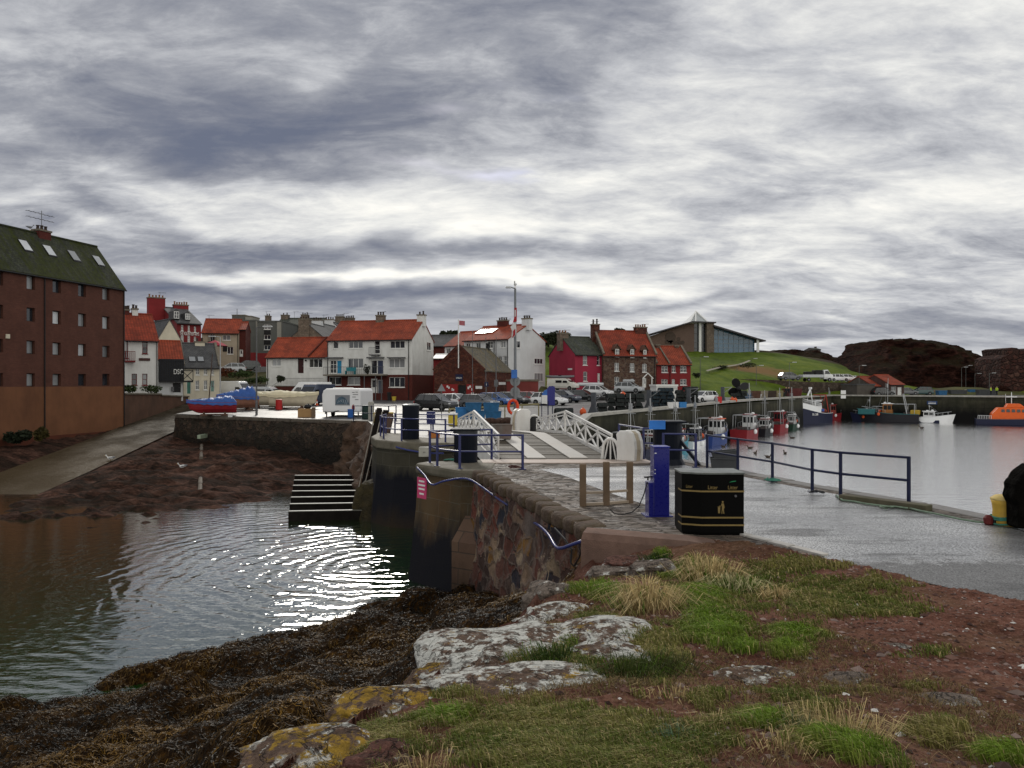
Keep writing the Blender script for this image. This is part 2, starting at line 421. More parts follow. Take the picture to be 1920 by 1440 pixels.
# a little of the blue sky shows through thin places
gap=mth(nt,'ADD',mth(nt,'ADD',blob(985,323,85,9,1.3),blob(1850,120,50,20,.35)),mth(nt,'ADD',blob(905,205,60,10,.5),blob(1050,160,60,10,.3)))
gp=mth(nt,'MULTIPLY',gap,ramp(nt,n2,[(.35,1.),(.6,.1)]),clamp=True)
hz=mixc(nt,gp,cl,mixc(nt,.6,sky.outputs[0],(2.2,2.6,4.6)))
gr=mth(nt,'LESS_THAN',Z,-.02)
nt.links.new(mixc(nt,gr,hz,(1.2,1.2,1.3)),bg.inputs[0])
SC.view_settings.view_transform='Standard'; SC.view_settings.look='None'; SC.view_settings.exposure=.15; SC.view_settings.gamma=1
SC.cycles.use_denoising=True; SC.cycles.max_bounces=6; SC.cycles.glossy_bounces=3; SC.cycles.transmission_bounces=4; SC.cycles.sample_clamp_indirect=4
try: SC.cycles.denoiser='OPENIMAGEDENOISE'
except Exception: pass
# ---------- water, shore, quays
WZ=-4.0
def wetmix(m,nt,b,nrm,rough,gain,add,fac=None):
    g=nd(nt,'BsdfGlossy',{'Color':(1,1,1,1),'Roughness':rough}) if not isinstance(rough,bpy.types.NodeSocket) else nd(nt,'BsdfGlossy',{'Color':(1,1,1,1)})
    if isinstance(rough,bpy.types.NodeSocket): nt.links.new(rough,g.inputs['Roughness'])
    nt.links.new(nrm,g.inputs['Normal'])
    f=nd(nt,'Fresnel',{'IOR':1.33}).outputs[0];f=mth(nt,'ADD',mth(nt,'MULTIPLY',f,gain),add,clamp=True)
    if fac is not None: f=mth(nt,'MULTIPLY',f,fac,clamp=True)
    mx=nd(nt,'MixShader',{0:f,1:b.outputs[0],2:g.outputs[0]});nt.links.new(mx.outputs[0],nt.nodes['Material Output'].inputs[0])
def ripple_water(name,x0,x1,y0,y1,rings):
    m,nt,b,ob,uv=newm(name+'_surface')
    h=noi(nt,mapv(nt,ob,(.55,2.2,1)),1.1,4,.6)
    h2=noi(nt,mapv(nt,ob,(1,2.5,1)),4.5,3,.6)
    if rings:
        # circles spreading from the harbour mouth
        p=mapv(nt,ob,(1,1,1),(5.0,-29.0,0)); sx=nd(nt,'SeparateXYZ',{0:p})
        r=mth(nt,'SQRT',mth(nt,'ADD',mth(nt,'POWER',sx.outputs[0],2.),mth(nt,'POWER',sx.outputs[1],2.)))
        w=mth(nt,'MULTIPLY',mth(nt,'SUBTRACT',noi(nt,ob,.35,4,.55),.5),3.4)
        ph=mth(nt,'MULTIPLY',mth(nt,'ADD',r,w),8.5)
        am=mth(nt,'MULTIPLY',nd(nt,'MapRange',{0:r,1:2.,2:16.,3:1.,4:.0}).outputs[0],ramp(nt,noi(nt,ob,.5,3,.6),[(.3,.25),(.65,1.)]))
        wv=mth(nt,'MULTIPLY',mth(nt,'SINE',ph),am)
        hh=mth(nt,'ADD',mth(nt,'MULTIPLY',wv,.34),mth(nt,'ADD',mth(nt,'MULTIPLY',h,.35),mth(nt,'MULTIPLY',h2,.08)))
        nrm=bmp(nt,hh,1.,.045)
        setb(nt,b,col=(.004,.026,.003),rough=.03,ior=1.33,spec=.5,nrm=nrm);wetmix(m,nt,b,nrm,.04,1.9,.015)
    else:
        hh=mth(nt,'ADD',mth(nt,'MULTIPLY',h,.6),mth(nt,'MULTIPLY',h2,.4))
        nrm=bmp(nt,hh,1.,.055);setb(nt,b,col=(.02,.028,.03),rough=.1,ior=1.33,spec=.5,nrm=nrm);wetmix(m,nt,b,nrm,.12,1.6,.8)
    mb=MB(); mb.face([(x0,y0,WZ),(x1,y0,WZ),(x1,y1,WZ),(x0,y1,WZ)])
    o=mb.build(name,m); o['kind']='structure'; return o
ripple_water('basin_water',-80,1.0,2,70,True)
ripple_water('harbour_water',1.0,400,9,200,False)

# foreground: grassy mound, cliff edge, weed covered rocks
EDGE=[(-4.5,-1.0),(-1.7,1.2),(-1.3,2.6),(-1.125,3.6),(-.956,4.3),(-.975,5.2),(-.60,6.0),(-.565,7.4),(-.173,8.3),(.24,8.8),(.347,10.0),(1.0,11.8),(1.42,13.6),(1.7,15.6)]
def PZ(px,py,Y): p=W(px,py,Y); return (p.x,p.y,p.z)
MOUND=TPS([PZ(900,1440,3.3),PZ(1300,1440,3.3),PZ(1900,1440,3.6),PZ(640,1440,3.5),PZ(510,1440,3.6),PZ(640,1370,4.3),PZ(690,1310,5.2),PZ(820,1270,6.0),PZ(850,1200,7.4),
 PZ(930,1165,8.3),PZ(1000,1158,8.8),PZ(1010,1110,10.),PZ(1090,1082,11.8),PZ(1160,1078,13.2),PZ(1250,1095,11.6),PZ(1200,1048,13.6),PZ(1290,1022,13.5),PZ(1400,1032,12.7),PZ(1550,1054,11.9),PZ(1700,1100,10.4),PZ(1920,1140,9.4),
 PZ(1100,1300,5.2),PZ(1400,1250,6.),PZ(1700,1250,6.2),PZ(1300,1150,8.5),PZ(1500,1130,9.4),PZ(1920,1300,5.6),PZ(1150,1200,7.0),(0,0,1.2),(-3,0,1.3),(4,0,1.15),(9,2,.7),(9,6,.2),(12,8,0),(-2,2.5,1.1),(-1.5,1.5,1.15)])
SEAP=TPS([PZ(0,1440,11.5),PZ(300,1440,9.5),PZ(500,1400,9.),PZ(640,1340,10.),PZ(760,1290,12.),PZ(800,1230,15.),PZ(480,1275,15.),PZ(700,1150,20.5),PZ(850,1150,20.),PZ(560,1225,18.7),PZ(950,1160,17.),PZ(1030,1130,14.),
 PZ(0,1330,16.06),PZ(180,1290,17.2),PZ(330,1250,18.5),PZ(510,1195,20.6),PZ(620,1170,21.8),PZ(700,1130,23.9),PZ(790,1108,25.2),(-13,19,-4.9),(-10,22,-5.),(-7,24.5,-5.),(-5,27,-5),(-2.5,29,-4.9),(-16,15,-4.6),(-20,8,-3.6),
 (-7,5,-2.2),(-4,4,-1.6),(-3,1,-1.2),(-12,6,-2.9),(0,24,-3.9),(0,19,-2.9)])
def heights(x,y):
    d=polydist(x,y,EDGE)
    hm=MOUND(x,y)+(fbm(x*1.6,y*1.6,4,3)-.5)*.16+(fbm(x*6,y*6,3,9)-.5)*.05
    hs=SEAP(x,y)
    dome=np.maximum(0,vnoise(x*.75+3,y*.6,21)-.35)*.85*np.clip((hs+4.35)/.5,0,1)
    hs=hs+dome-.15+(fbm(x*1.4,y*1.4,4,5)-.5)*.5
    t=np.clip((-d+.05)/1.25,0,1); t=t**.75; t=t*t*(3-2*t)
    h=hm*(1-t)+np.minimum(hs,hm-.1)*t
    h=h-np.where(d>0,np.exp(-(d/.25)**2)*.10,0)
    return h,d
DECK_FRONT=[(1.45,14.9),(1.62,14.72),(3.24,14.05),(4.2,13.1),(5.06,12.14),(5.68,11.05),(6.45,9.75),(9.5,8.0),(20,6.5),(45,5.0)]
DECK_RIGHT=[(45,8),(30,10.5),(14,13.6),(10.15,15.2),(9.82,15.9),(9.35,17.8),(8.6,19.6),(7.75,22.),(6.75,25.6),(5.9,28.2)]
DECK=[(-.55,28.3),(-3.1,27.4),(-3.3,27.0),(-1.55,25.0),(-1.2,24.8)]+DECK_FRONT+DECK_RIGHT
NT_,NY_=520,440
ys=1.2*(30/1.2)**(np.arange(NY_)/(NY_-1)); ts=np.linspace(-1.15,1.05,NT_)
YY,TT=np.meshgrid(ys,ts,indexing='ij'); XX=TT*YY
HH,DD=heights(XX,YY)
ind=inpoly(XX,YY,DECK)
dfr=np.abs(polydist(XX,YY,DECK_FRONT))
HH=np.where(ind,np.minimum(HH,-.02-np.minimum(dfr*.8,.3)),HH)
rr=(polydist(XX,YY,[(45,8),(30,10.5),(14,13.6),(10.15,15.2),(9.35,17.8),(7.75,22.),(5.9,28.2),(5,33)])>0)&(XX>3)&(YY>12)
HH=np.where(rr,-6,HH)
HH=np.where((YY>25.5)&(XX>-8),np.minimum(HH,-4.6),HH)
HH=np.where((YY>15.2)&(polydist(XX,YY,[(-1.3,24.9),(1.45,14.9)])<-.25)&~ind,np.minimum(HH,-6),HH)
# vegetation map: R grass, G seaweed, B bare rock
def ell(px,py,Y,rx,ry):
    p=W(px,py,Y); return (p.x,p.y,rx*Y/F,ry)
GP=[]  # grass patches: pixel centre and half size on the photograph
for (px,py,hx,hy,dn) in [(1110,1400,220,70,1.),(1000,1350,90,35,.8),(720,1395,75,32,.9),(840,1345,60,22,.8),(1250,1410,110,50,.8),(1320,1120,60,35,.7),(1350,1185,70,35,1.),(1330,1160,45,30,1.),(1400,1215,40,18,.9),(1235,1235,60,45,.8),(1500,1190,55,18,.9),(1480,1220,45,16,.8),
 (1400,1110,110,28,.55),(1560,1130,130,26,.6),(1650,1150,90,14,.6),(1480,1060,90,16,.7),(1580,1095,110,18,.6),(1300,1075,60,26,.8),(1250,1065,30,14,.6),(1130,1110,60,14,.8),(1180,1130,60,20,.7),(1480,1310,80,24,.7),(1540,1330,60,18,.6),(1440,1350,70,18,.7),(1560,1400,90,24,.8),(1620,1420,70,26,.9),(1750,1370,60,18,.7),(1780,1395,60,12,.5),(1890,1425,80,18,.9),
 (1760,1222,40,10,.7),(1720,1290,40,9,.6),(1640,1300,40,9,.4),(1330,1310,40,12,.7),(1560,1370,50,12,.5),(1380,1395,60,16,.5),(1030,1230,60,24,.6),(1100,1190,80,18,.5),(1190,1370,60,20,.6),(900,1430,60,20,.6),(1420,1080,60,14,.5),(1850,1400,60,10,.3),(1700,1230,30,6,.4),(1240,1040,14,9,1.),(1080,1240,50,12,.9),(1195,1255,50,14,.9),(900,1290,60,10,.8),(1110,1262,60,10,.8),(1065,1205,30,10,.8),(860,1300,50,10,.8),(660,1365,40,10,.8),(1120,1160,40,10,.8)]:
    GP.append((px,py,hx,hy,dn))
PXm=960+F*XX/YY; PYm=720-F*(HH-CAMZ)/YY
gm=np.zeros_like(HH)
wob=(fbm(XX*5,YY*3.5,3,31)-.5)*1.5
for (px,py,hx,hy,dn) in GP:
    q=((PXm-px)/hx)**2+((PYm-py)/hy)**2
    gm=np.maximum(gm,max(0,dn*1.25-.25)*np.clip(1.25-np.sqrt(q)+wob,0,1)*(q<6))
gm=np.where((DD>0.02)&~ind,gm,0)
sea=np.clip((-DD-.15)/.5,0,1)
EDGEB=np.clip(1-np.abs(DD)/.45,0,1)
cols=np.stack([gm,sea,EDGEB,np.ones_like(gm)],-1).reshape(-1,4)
V=np.stack([XX,YY,HH],-1).reshape(-1,3)
i=np.arange(NY_*NT_).reshape(NY_,NT_)
FF=np.stack([i[:-1,:-1],i[:-1,1:],i[1:,1:],i[1:,:-1]],-1).reshape(-1,4)
m,nt,b,ob,uv=newm('earth_and_rock')
at=nd(nt,'VertexColor',layer_name='veg'); sp=nd(nt,'SeparateColor',{0:at.outputs[0]})
nA=noi(nt,ob,1.3,6,.65); nB=noi(nt,ob,14,5,.7); nC=noi(nt,ob,55,4,.75); nD=noi(nt,mapv(nt,ob,(1,1,1),(4,9,1)),.7,5,.6)
soil=ramp(nt,mth(nt,'ADD',mth(nt,'MULTIPLY',nA,.35),mth(nt,'ADD',mth(nt,'MULTIPLY',nB,.35),mth(nt,'MULTIPLY',nC,.3))),[(.36,(.024,.010,.007)),(.46,(.090,.038,.026)),(.55,(.175,.083,.060)),(.68,(.31,.19,.15))])
peb=nd(nt,'TexVoronoi',{'Vector':ob,'Scale':26.,'Randomness':1.})
pc=nd(nt,'SeparateColor',{0:peb.outputs['Color']})
pf=mth(nt,'MULTIPLY',mth(nt,'GREATER_THAN',pc.outputs[0],.80),mth(nt,'LESS_THAN',peb.outputs['Distance'],.35))
pcol=ramp(nt,pc.outputs[1],[(.1,(.14,.08,.065)),(.5,(.22,.15,.125)),(.85,(.30,.22,.19)),(1.,(.6,.55,.5))])
soil=mixc(nt,mth(nt,'MULTIPLY',pf,.8),soil,pcol)
straw=ramp(nt,nB,[(.3,(.045,.032,.014)),(.7,(.16,.115,.06))])
soil=mixc(nt,mth(nt,'MULTIPLY',ramp(nt,nD,[(.5,0.),(.68,1.)]),.45),soil,straw)
turf=ramp(nt,nB,[(.3,(.018,.026,.006)),(.55,(.045,.06,.013)),(.75,(.10,.09,.035))])
c=mixc(nt,ramp(nt,sp.outputs[0],[(.15,0.),(.6,.9)]),soil,turf)
rockc=ramp(nt,nB,[(.3,(.03,.012,.009)),(.55,(.075,.032,.024)),(.8,(.15,.08,.06))])
c=mixc(nt,mth(nt,'MULTIPLY',sp.outputs[2],.8),c,rockc)
weed=ramp(nt,noi(nt,ob,7,6,.7),[(.3,(.005,.003,.0015)),(.5,(.018,.009,.003)),(.62,(.055,.026,.005)),(.8,(.12,.06,.010))])
c=mixc(nt,sp.outputs[1],c,weed)
wetz=nd(nt,'MapRange',{0:sp.outputs[1],1:0.,2:1.,3:.92,4:.55}).outputs[0]
hB=mth(nt,'ADD',mth(nt,'MULTIPLY',nB,.7),mth(nt,'ADD',mth(nt,'MULTIPLY',nC,.35),mth(nt,'MULTIPLY',pf,.35)))
setb(nt,b,col=c,rough=.95,spec=.04,nrm=bmp(nt,hB,.9,.05))
EARTH=m
npmesh('ground',V,FF,m,cols={'veg':cols},kind='structure')
HGRID=(ys,ts,HH,DD,gm,ind)

# ---------- quay decks
ZD=lambda x,y:0.
m,nt,b,ob,uv=newm('wet_cobbles'); COB=m
w=nd(nt,'VectorMath',{0:ob,1:nd(nt,'VectorMath',{0:noi(nt,ob,2.,3,.6,col=True),1:(.35,.35,0)},operation='MULTIPLY').outputs[0]},operation='ADD').outputs[0]
v=mapv(nt,w,(1.5,3.6,1),(0,0,0),(0,0,R(-8)))
vo=nd(nt,'TexVoronoi',{'Vector':v,'Scale':1.6,'Randomness':.8},distance='CHEBYCHEV'); ve=nd(nt,'TexVoronoi',{'Vector':v,'Scale':1.6,'Randomness':.8},feature='DISTANCE_TO_EDGE')
rc=nd(nt,'SeparateColor',{0:vo.outputs['Color']}).outputs[0]; nl=noi(nt,ob,1.1,6,.65); nf=noi(nt,ob,26,4,.7)
c=ramp(nt,rc,[(.0,(.07,.052,.038)),(.5,(.12,.09,.068)),(1.,(.19,.15,.12))])
c=mixc(nt,.8,c,ramp(nt,nf,[(.3,(.5,)*3),(.7,(1.3,)*3)]),'MULTIPLY')
jt=nd(nt,'MapRange',{0:ve.outputs['Distance'],1:0.,2:.13,3:1.,4:0.}).outputs[0]
c=mixc(nt,mth(nt,'MULTIPLY',jt,.95),c,(.018,.012,.008))
wet=ramp(nt,mth(nt,'ADD',mth(nt,'MULTIPLY',nl,.7),mth(nt,'MULTIPLY',nf,.3)),[(.46,.75),(.60,.2)])
mo=mth(nt,'MULTIPLY',ramp(nt,noi(nt,ob,.6,6,.7),[(.5,0.),(.68,1.)]),.55)
c=mixc(nt,mo,c,(.055,.042,.025))
setb(nt,b,col=c,rough=mth(nt,'ADD',wet,mth(nt,'MULTIPLY',jt,.5),clamp=True),spec=.55,ior=1.5,nrm=bmp(nt,mth(nt,'ADD',mth(nt,'MULTIPLY',jt,-1.),mth(nt,'MULTIPLY',nf,.5)),.8,.03))
o=sheet('quay_deck',DECK,ZD,COB,1.0)
m,nt,b,ob,uv=newm('wet_tarmac'); TAR=m
nl=noi(nt,mapv(nt,ob,(.6,1.,1)),.55,6,.6); nf=noi(nt,ob,38,3,.7); nm=noi(nt,ob,3.,5,.65); ng=nd(nt,'TexVoronoi',{'Vector':ob,'Scale':45.}).outputs['Distance']
c=ramp(nt,mth(nt,'ADD',mth(nt,'MULTIPLY',nf,.6),mth(nt,'MULTIPLY',nm,.4)),[(.3,(.022,.022,.024)),(.6,(.06,.06,.062)),(.8,(.10,.10,.10))])
yy=nd(nt,'SeparateXYZ',{0:ob}).outputs[1]; xx=nd(nt,'SeparateXYZ',{0:ob}).outputs[0]
dry=nd(nt,'MapRange',{0:mth(nt,'ADD',mth(nt,'ADD',yy,mth(nt,'MULTIPLY',xx,.0)),mth(nt,'MULTIPLY',mth(nt,'SUBTRACT',nm,.5),2.2)),1:11.9,2:12.3,3:1.,4:0.}).outputs[0]
ro=mth(nt,'ADD',ramp(nt,mth(nt,'ADD',mth(nt,'MULTIPLY',nl,.75),mth(nt,'MULTIPLY',nf,.25)),[(.36,.42),(.5,.20),(.62,.12)]),mth(nt,'MULTIPLY',dry,.35),clamp=True)
nrm=bmp(nt,mth(nt,'ADD',mth(nt,'MULTIPLY',ng,.8),nf),.9,.005);setb(nt,b,col=c,rough=.7,spec=.4,nrm=nrm);wetmix(m,nt,b,nrm,mth(nt,'ADD',ro,.10),1.1,.30,mth(nt,'MULTIPLY',mth(nt,'SUBTRACT',1.,mth(nt,'MULTIPLY',dry,.75)),mth(nt,'MULTIPLY',ramp(nt,nf,[(.40,.12),(.58,1.)]),ramp(nt,noi(nt,mapv(nt,ob,(.45,1.3,1),(8,2,0)),.8,6,.65),[(.36,.4),(.46,1.)]))))
def P2(px,py): p=G(px,py); return (p.x,p.y)
TARP=[P2(1010,880),P2(1060,893),P2(1110,912),P2(1165,932),P2(1230,953),P2(1290,972),P2(1350,992),P2(1400,1007),P2(1480,1027),P2(1545,1044)]
SEAM=TARP+[(5.0,12.3),(5.62,11.2),(6.35,9.9),(9.5,8.12),(20,6.6),(44.8,5.1),(44.8,7.8),(30,10.2),(14,13.2),(10.0,14.6),(9.45,15.6),(8.95,17.7),(8.2,19.5),(7.35,21.9),(6.3,25.3),(5.9,26.6)]
sheet('tarmac',SEAM,lambda x,y:.006,TAR,1.0)
# pale setts that edge the tarmac
ks=pm('pale_sett',(.42,.40,.37),.5,.2,3,.2)
rootk=thing('kerb','row of pale stone setts edging the wet tarmac beside the litter bin','kerb',(TARP[6][0],TARP[6][1],0))
for a,b_ in zip(TARP[6:],TARP[7:]):
    a=Vector((*a,0));b2=Vector((*b_,0));n_=max(1,int((b2-a).length/.42)); dd=(b2-a)/n_; nn=Vector((dd.y,-dd.x,0)).normalized()*-.07
    for k in range(n_):
        mb=MB();p=a+dd*(k+.05)+nn;q=a+dd*(k+.95)+nn
        mb.beam(p+Vector((0,0,.0)),q+Vector((0,0,.0)),.19*random.uniform(.8,1.2),.07); mb.build('sett',ks,rootk,world=True,bevel=.01)
for a,b_ in zip(TARP[:4],TARP[1:5]):
    pass
# concrete retaining edge between cobbles and mound
CON=pm('reddish_concrete',(.17,.105,.082),.9,.25,3,.5,40,dirt=(.06,.045,.035),damt=.6,bd=.03)
ce=thing('retaining_edge','low reddish concrete retaining wall at the end of the cobbles above the grassy mound','retaining wall',(2.4,14.2,-1))
pts=[Vector((1.40,14.80,0)),Vector((3.2,14.0,0)),Vector((4.15,13.05,0)),Vector((5.0,12.05,0))]
mb=MB()
pr_=[]
for p in pts: pr_.append([(p.x,p.y+.02,-1.9),(p.x-.12,p.y-.42,-1.9),(p.x-.10,p.y-.34,-.12),(p.x-.06,p.y-.30,.0),(p.x+.05,p.y+.02,.035)])
mb.loft(pr_); mb.build('wall_block',CON,ce,world=True)
# near harbour wall and pier head
ST=[(.12,.05,.036),(.17,.085,.06),(.05,.028,.022),(.11,.035,.024),(.22,.15,.10),(.07,.045,.035),(.27,.20,.13),(.14,.042,.028),(.02,.022,.032),(.18,.09,.022)]
RUB=rubble('near_rubble',ST,1.5,(.15,.115,.095),.045,1.,stain=(.06,.03,.022),samt=.6,tide=((-4.2,-2.4,(.004,.003,.003),.93),))
ASH=brickm('dressed_stone',(.058,.046,.028),(.082,.058,.032),(.10,.085,.06),1.25,.56,.018,.45,stain=(.10,.047,.014),samt=.6,bump=.5,tide=((-2.5,-1.5,(.0025,.003,.007),.97),))
COPE=pm('coping_stone',(.13,.115,.088),.7,.3,2.5,.4,18,dirt=(.06,.055,.03),damt=.6,bd=.03)
qw=thing('harbour_wall','rubble stone harbour wall of red, buff and dark stones on the near side of the water','wall',(0,20,0))
def gridwall(mb,A,B,zt_,zb,batter,nx,nz,amp,seed,side=1):
    A=Vector(A);B=Vector(B);d=(B-A);n=Vector((d.y,-d.x,0)).normalized()*side
    idx=[]
    for j in range(nz+1):
        for i_ in range(nx+1):
            t=i_/nx;z=zt_+(zb-zt_)*j/nz
            p=A+d*t; 
            nz_=float(fbm(np.array(t*d.length*1.7),np.array(z*2.2),3,seed))-.5
            q=p+n*(batter*j/nz+amp*nz_*(0 if i_ in(0,nx) and False else 1)); idx.append(mb.P((q.x,q.y,z)))
    for j in range(nz):
        for i_ in range(nx):
            a=j*(nx+1)+i_; mb.fi((idx[a],idx[a+1],idx[a+nx+2],idx[a+nx+1]))
mb=MB(); gridwall(mb,(-1.2,24.75,0),(1.5,14.75,0),-.12,-4.9,.55,110,60,.18,5,1)
mb.build('wall_face',RUB,qw,smooth=True,world=True,fixn=False)
def coping(par,pts,w=.62,h=.26,mt=None,z=.03,off=.06,L=1.1,side=1,br=.035,name='coping_stone'):
    k=0
    for a,b_ in zip(pts,pts[1:]):
        a=Vector((*a[:2],z));b2=Vector((*b_[:2],z));n_=max(1,round((b2-a).length/L));dd=(b2-a)/n_;nn=Vector((dd.y,-dd.x,0)).normalized()*side
        for q in range(n_):
            jit=random.uniform(-.03,.03)
            mb=MB();p=a+dd*(q+.015)-nn*(w/2-off+jit);r_=a+dd*(q+.985)-nn*(w/2-off+jit)
            mb.beam(p-Vector((0,0,h/2+random.uniform(0,.02))),r_-Vector((0,0,h/2+random.uniform(0,.02))),w,h); mb.build(name,mt or COPE,par,world=True,bevel=br)
OLDC=pm('old_coping',(.085,.055,.04),.9,.5,3,.9,9,dirt=(.04,.042,.014),damt=.6,bd=.06)
import bmesh as _bm
for k in range(15):
    t_=(k+.5)/15;pc_=Vector((-1.2,24.75,0)).lerp(Vector((1.42,14.95,0)),t_);L_=.36*random.uniform(.85,1.1)
    bm=_bm.new();_bm.ops.create_icosphere(bm,subdivisions=3,radius=1)
    for v in bm.verts:
        q=Vector([math.copysign(abs(c)**.45,c) for c in v.co]);v.co=Vector((q.x*.30*random.uniform(.97,1.03),q.y*L_*random.uniform(.97,1.03),q.z*.17*random.uniform(.93,1.07)))
    me=bpy.data.meshes.new('coping_stone');bm.to_mesh(me);bm.free();me.materials.append(OLDC);uvmap(me)
    for f_ in me.polygons:f_.use_smooth=True
    o=bpy.data.objects.new('coping_stone',me);COL.objects.link(o);o.parent=qw;o.location=PM[qw].inverted()@(pc_+Vector((random.uniform(.14,.26),0,-.12+random.uniform(-.03,.02))));o.rotation_euler=(random.uniform(-.06,.06),random.uniform(-.08,.08),R(15)+random.uniform(-.1,.1))
ph=thing('pier','near pier head of big dressed stone blocks with rounded coping','pier',(-2.3,26,0))
NOSE=[(-.35,28.5),(-3.05,27.5),(-3.3,27.05),(-1.62,24.95),(-1.15,24.75)]
mb=MB()
rings=[]
for z,o_ in ((-.22,0),(-1.6,.10),(-4.9,.5)):
    rings.append([Vector((x-(o_*.8 if k in(1,2,3) else 0),y-(o_ if k in (2,3,4) else 0)*.8,z)) for k,(x,y) in enumerate(NOSE)])
mb.loft(rings,closed=False,cap=False); mb.build('dressed_face',ASH,ph,world=True,fixn=False)
mb=MB(); mb.loft([[Vector((x,y,z)) for x,y in [(-.35,28.5),(-3.12,27.55),(-3.42,27.02),(-1.68,24.83),(-1.12,24.62),(-.6,25.4),(-.5,27.5)]] for z in (-.34,.02)]); mb.build('coping_stone',COPE,ph,world=True,bevel=.1)
mb=MB(); BUT=brickm('buttress_stone',(.10,.06,.042),(.12,.075,.05),(.06,.045,.035),1.6,.5,.02,.3,bump=.6,tide=((-4.2,-2.8,(.006,.004,.003),.9),))
A_=Vector((-1.9,24.1,0));B_=Vector((-.75,23.35,0));bk=Vector((.5,.9,0))
mb.loft([[A_+Vector((0,0,-4.9)),B_+Vector((0,0,-4.9)),B_+bk+Vector((0,0,-4.9)),A_+bk+Vector((0,0,-4.9))],[A_+Vector((0,.08,-2.15)),B_+Vector((0,.08,-2.15)),B_+bk+Vector((0,0,-2.15)),A_+bk+Vector((0,0,-2.15))],[A_+bk*.8+Vector((0,0,-1.45)),B_+bk*.8+Vector((0,0,-1.45)),B_+bk+Vector((0,0,-1.45)),A_+bk+Vector((0,0,-1.45))]])
mb.build('buttress',BUT,ph,world=True)
# right-hand harbour side of the near deck
qs=thing('quay_side','stone quay side dropping to the harbour on the right of the near deck','wall',(9,18,0))
mb=MB(); RR=[(30,10.5),(14,13.6),(10.15,15.2),(9.82,15.9),(9.35,17.8),(8.6,19.6),(7.75,22.),(6.75,25.6),(5.9,28.2),(-.4,28.45)]
mb.loft([[Vector((x,y,z)) for x,y in RR] for z in (-.2,-5)],closed=False,cap=False); mb.build('wall_face',RUB,qs,world=True,fixn=False)
coping(qs,RR[2:9],.5,.24,pm('grey_kerb',(.15,.14,.13),.45,.25,2.5,.3,20,bd=.02),.035,.04,1.5,-1)

# ---------- town side land
TB_W=[(-33.5,92),(-30.4,69.5)]; TB_S=[(-30.4,69.5),(-10.8,57.6)]; TB_R=[(-10.8,57.6),(-8.9,50),(-7.5,43)]
FP=[(-7.5,43),(-7.35,40.5),(-6.7,38.2),(-5.6,36.9),(-4.2,36.3),(-2.8,36.0),(-2.55,36.4),(-2.9,45.5)]
TB_H=[(2.0,46.6),(4.4,53),(6.5,66),(60.8,146),(84,131),(120,108)]
LAND=TB_W+TB_S[1:]+TB_R[1:]+FP[1:]+TB_H+[(190,108),(260,160),(260,420),(-160,420),(-160,96),(-44,96),(-40.5,92)]
m,nt,b,ob,uv=newm('town_tarmac')
nl=noi(nt,mapv(nt,ob,(.25,1,1)),.3,6,.6); nm=noi(nt,ob,1.8,5,.65); nf=noi(nt,ob,20,3,.6)
c=ramp(nt,nm,[(.3,(.035,.034,.034)),(.7,(.08,.078,.076))])
ro=ramp(nt,mth(nt,'ADD',mth(nt,'MULTIPLY',nl,.7),mth(nt,'MULTIPLY',nm,.3)),[(.36,.65),(.5,.42),(.64,.26)])
setb(nt,b,col=c,rough=ro,spec=.5,nrm=bmp(nt,nf,.4,.01))
sheet('town_ground',LAND,zt,m,5.0)
DK=((-2.9,-1.2,(.006,.006,.006),.93),)
QS=rubble('boat_park_wall',[(.05,.035,.028),(.075,.05,.036),(.035,.027,.022),(.09,.062,.045),(.05,.04,.03)],1.9,(.035,.03,.025),.05,1.,stain=(.018,.016,.010),samt=.7,tide=((-2.6,-.9,(.008,.007,.006),.85),))
bw=thing('boat_park_wall','long dark stone wall below the boats drawn up on the hard','wall',(-20,63,0))
mb=MB(); gridwall(mb,(-33.5,92,0),(-30.6,69.8,0),-.2,-4,.3,40,14,.2,8,1); gridwall(mb,(-30.5,69.6,0),(-10.8,57.5,0),-.2,-4.5,.5,70,20,.25,4,1)
mb.build('wall_face',QS,bw,smooth=True,world=True,fixn=False)
coping(bw,[(-33.3,91),(-30.45,69.5),(-10.8,57.6)],.6,.28,pm('dark_coping',(.10,.085,.07),.75,.3,2,.4,14),.03,.05,1.6)
rk=thing('natural_rock','brown natural rock bank below the white trailer at the end of the boat park wall','rock',(-9,50,0))
mb=MB(); ROCKB=pm('brown_rock',(.075,.045,.03),.9,.5,1.4,.9,5,dirt=(.02,.015,.010),damt=.6,bd=.15)
Rr=[(-12.2,58.4),(-10.8,57.4),(-9.6,53),(-8.6,48.5),(-7.4,43.2)]
def rockgrid(mb,base,tops,bots,nz,amp,seed):
    n_=len(tops);idx=[]
    N_=40
    def lerp(L,t):
        f=t*(len(L)-1);i_=min(int(f),len(L)-2);return Vector(L[i_]).lerp(Vector(L[i_+1]),f-i_)
    for j in range(nz+1):
        for i_ in range(N_+1):
            t=i_/N_;s_=j/nz;p=lerp(tops,t).lerp(lerp(bots,t),s_**.8)
            n_=float(fbm(np.array(t*14.),np.array(s_*9.),4,seed))-.5
            k=math.sin(min(1,s_*6)*math.pi/2)
            idx.append(mb.P(p+Vector((-.7,-.9,.25))*n_*amp*k))
    for j in range(nz):
        for i_ in range(N_):
            a=j*(N_+1)+i_; mb.fi((idx[a],idx[a+1],idx[a+N_+2],idx[a+N_+1]))
rockgrid(mb,None,[(x,y,-.03) for x,y in Rr],[(-13.4,56,-4.3),(-12.0,54.2,-4.5),(-11.2,50,-4.5),(-9.9,46,-4.5),(-8.2,42,-4.6)],26,1.5,12)
mb.build('rock_surface',ROCKB,rk,world=True,smooth=True,fixn=False)
fp=thing('pier','far pier end of dark dressed blocks curving round to the lifting bridge','pier',(-5,38,0))
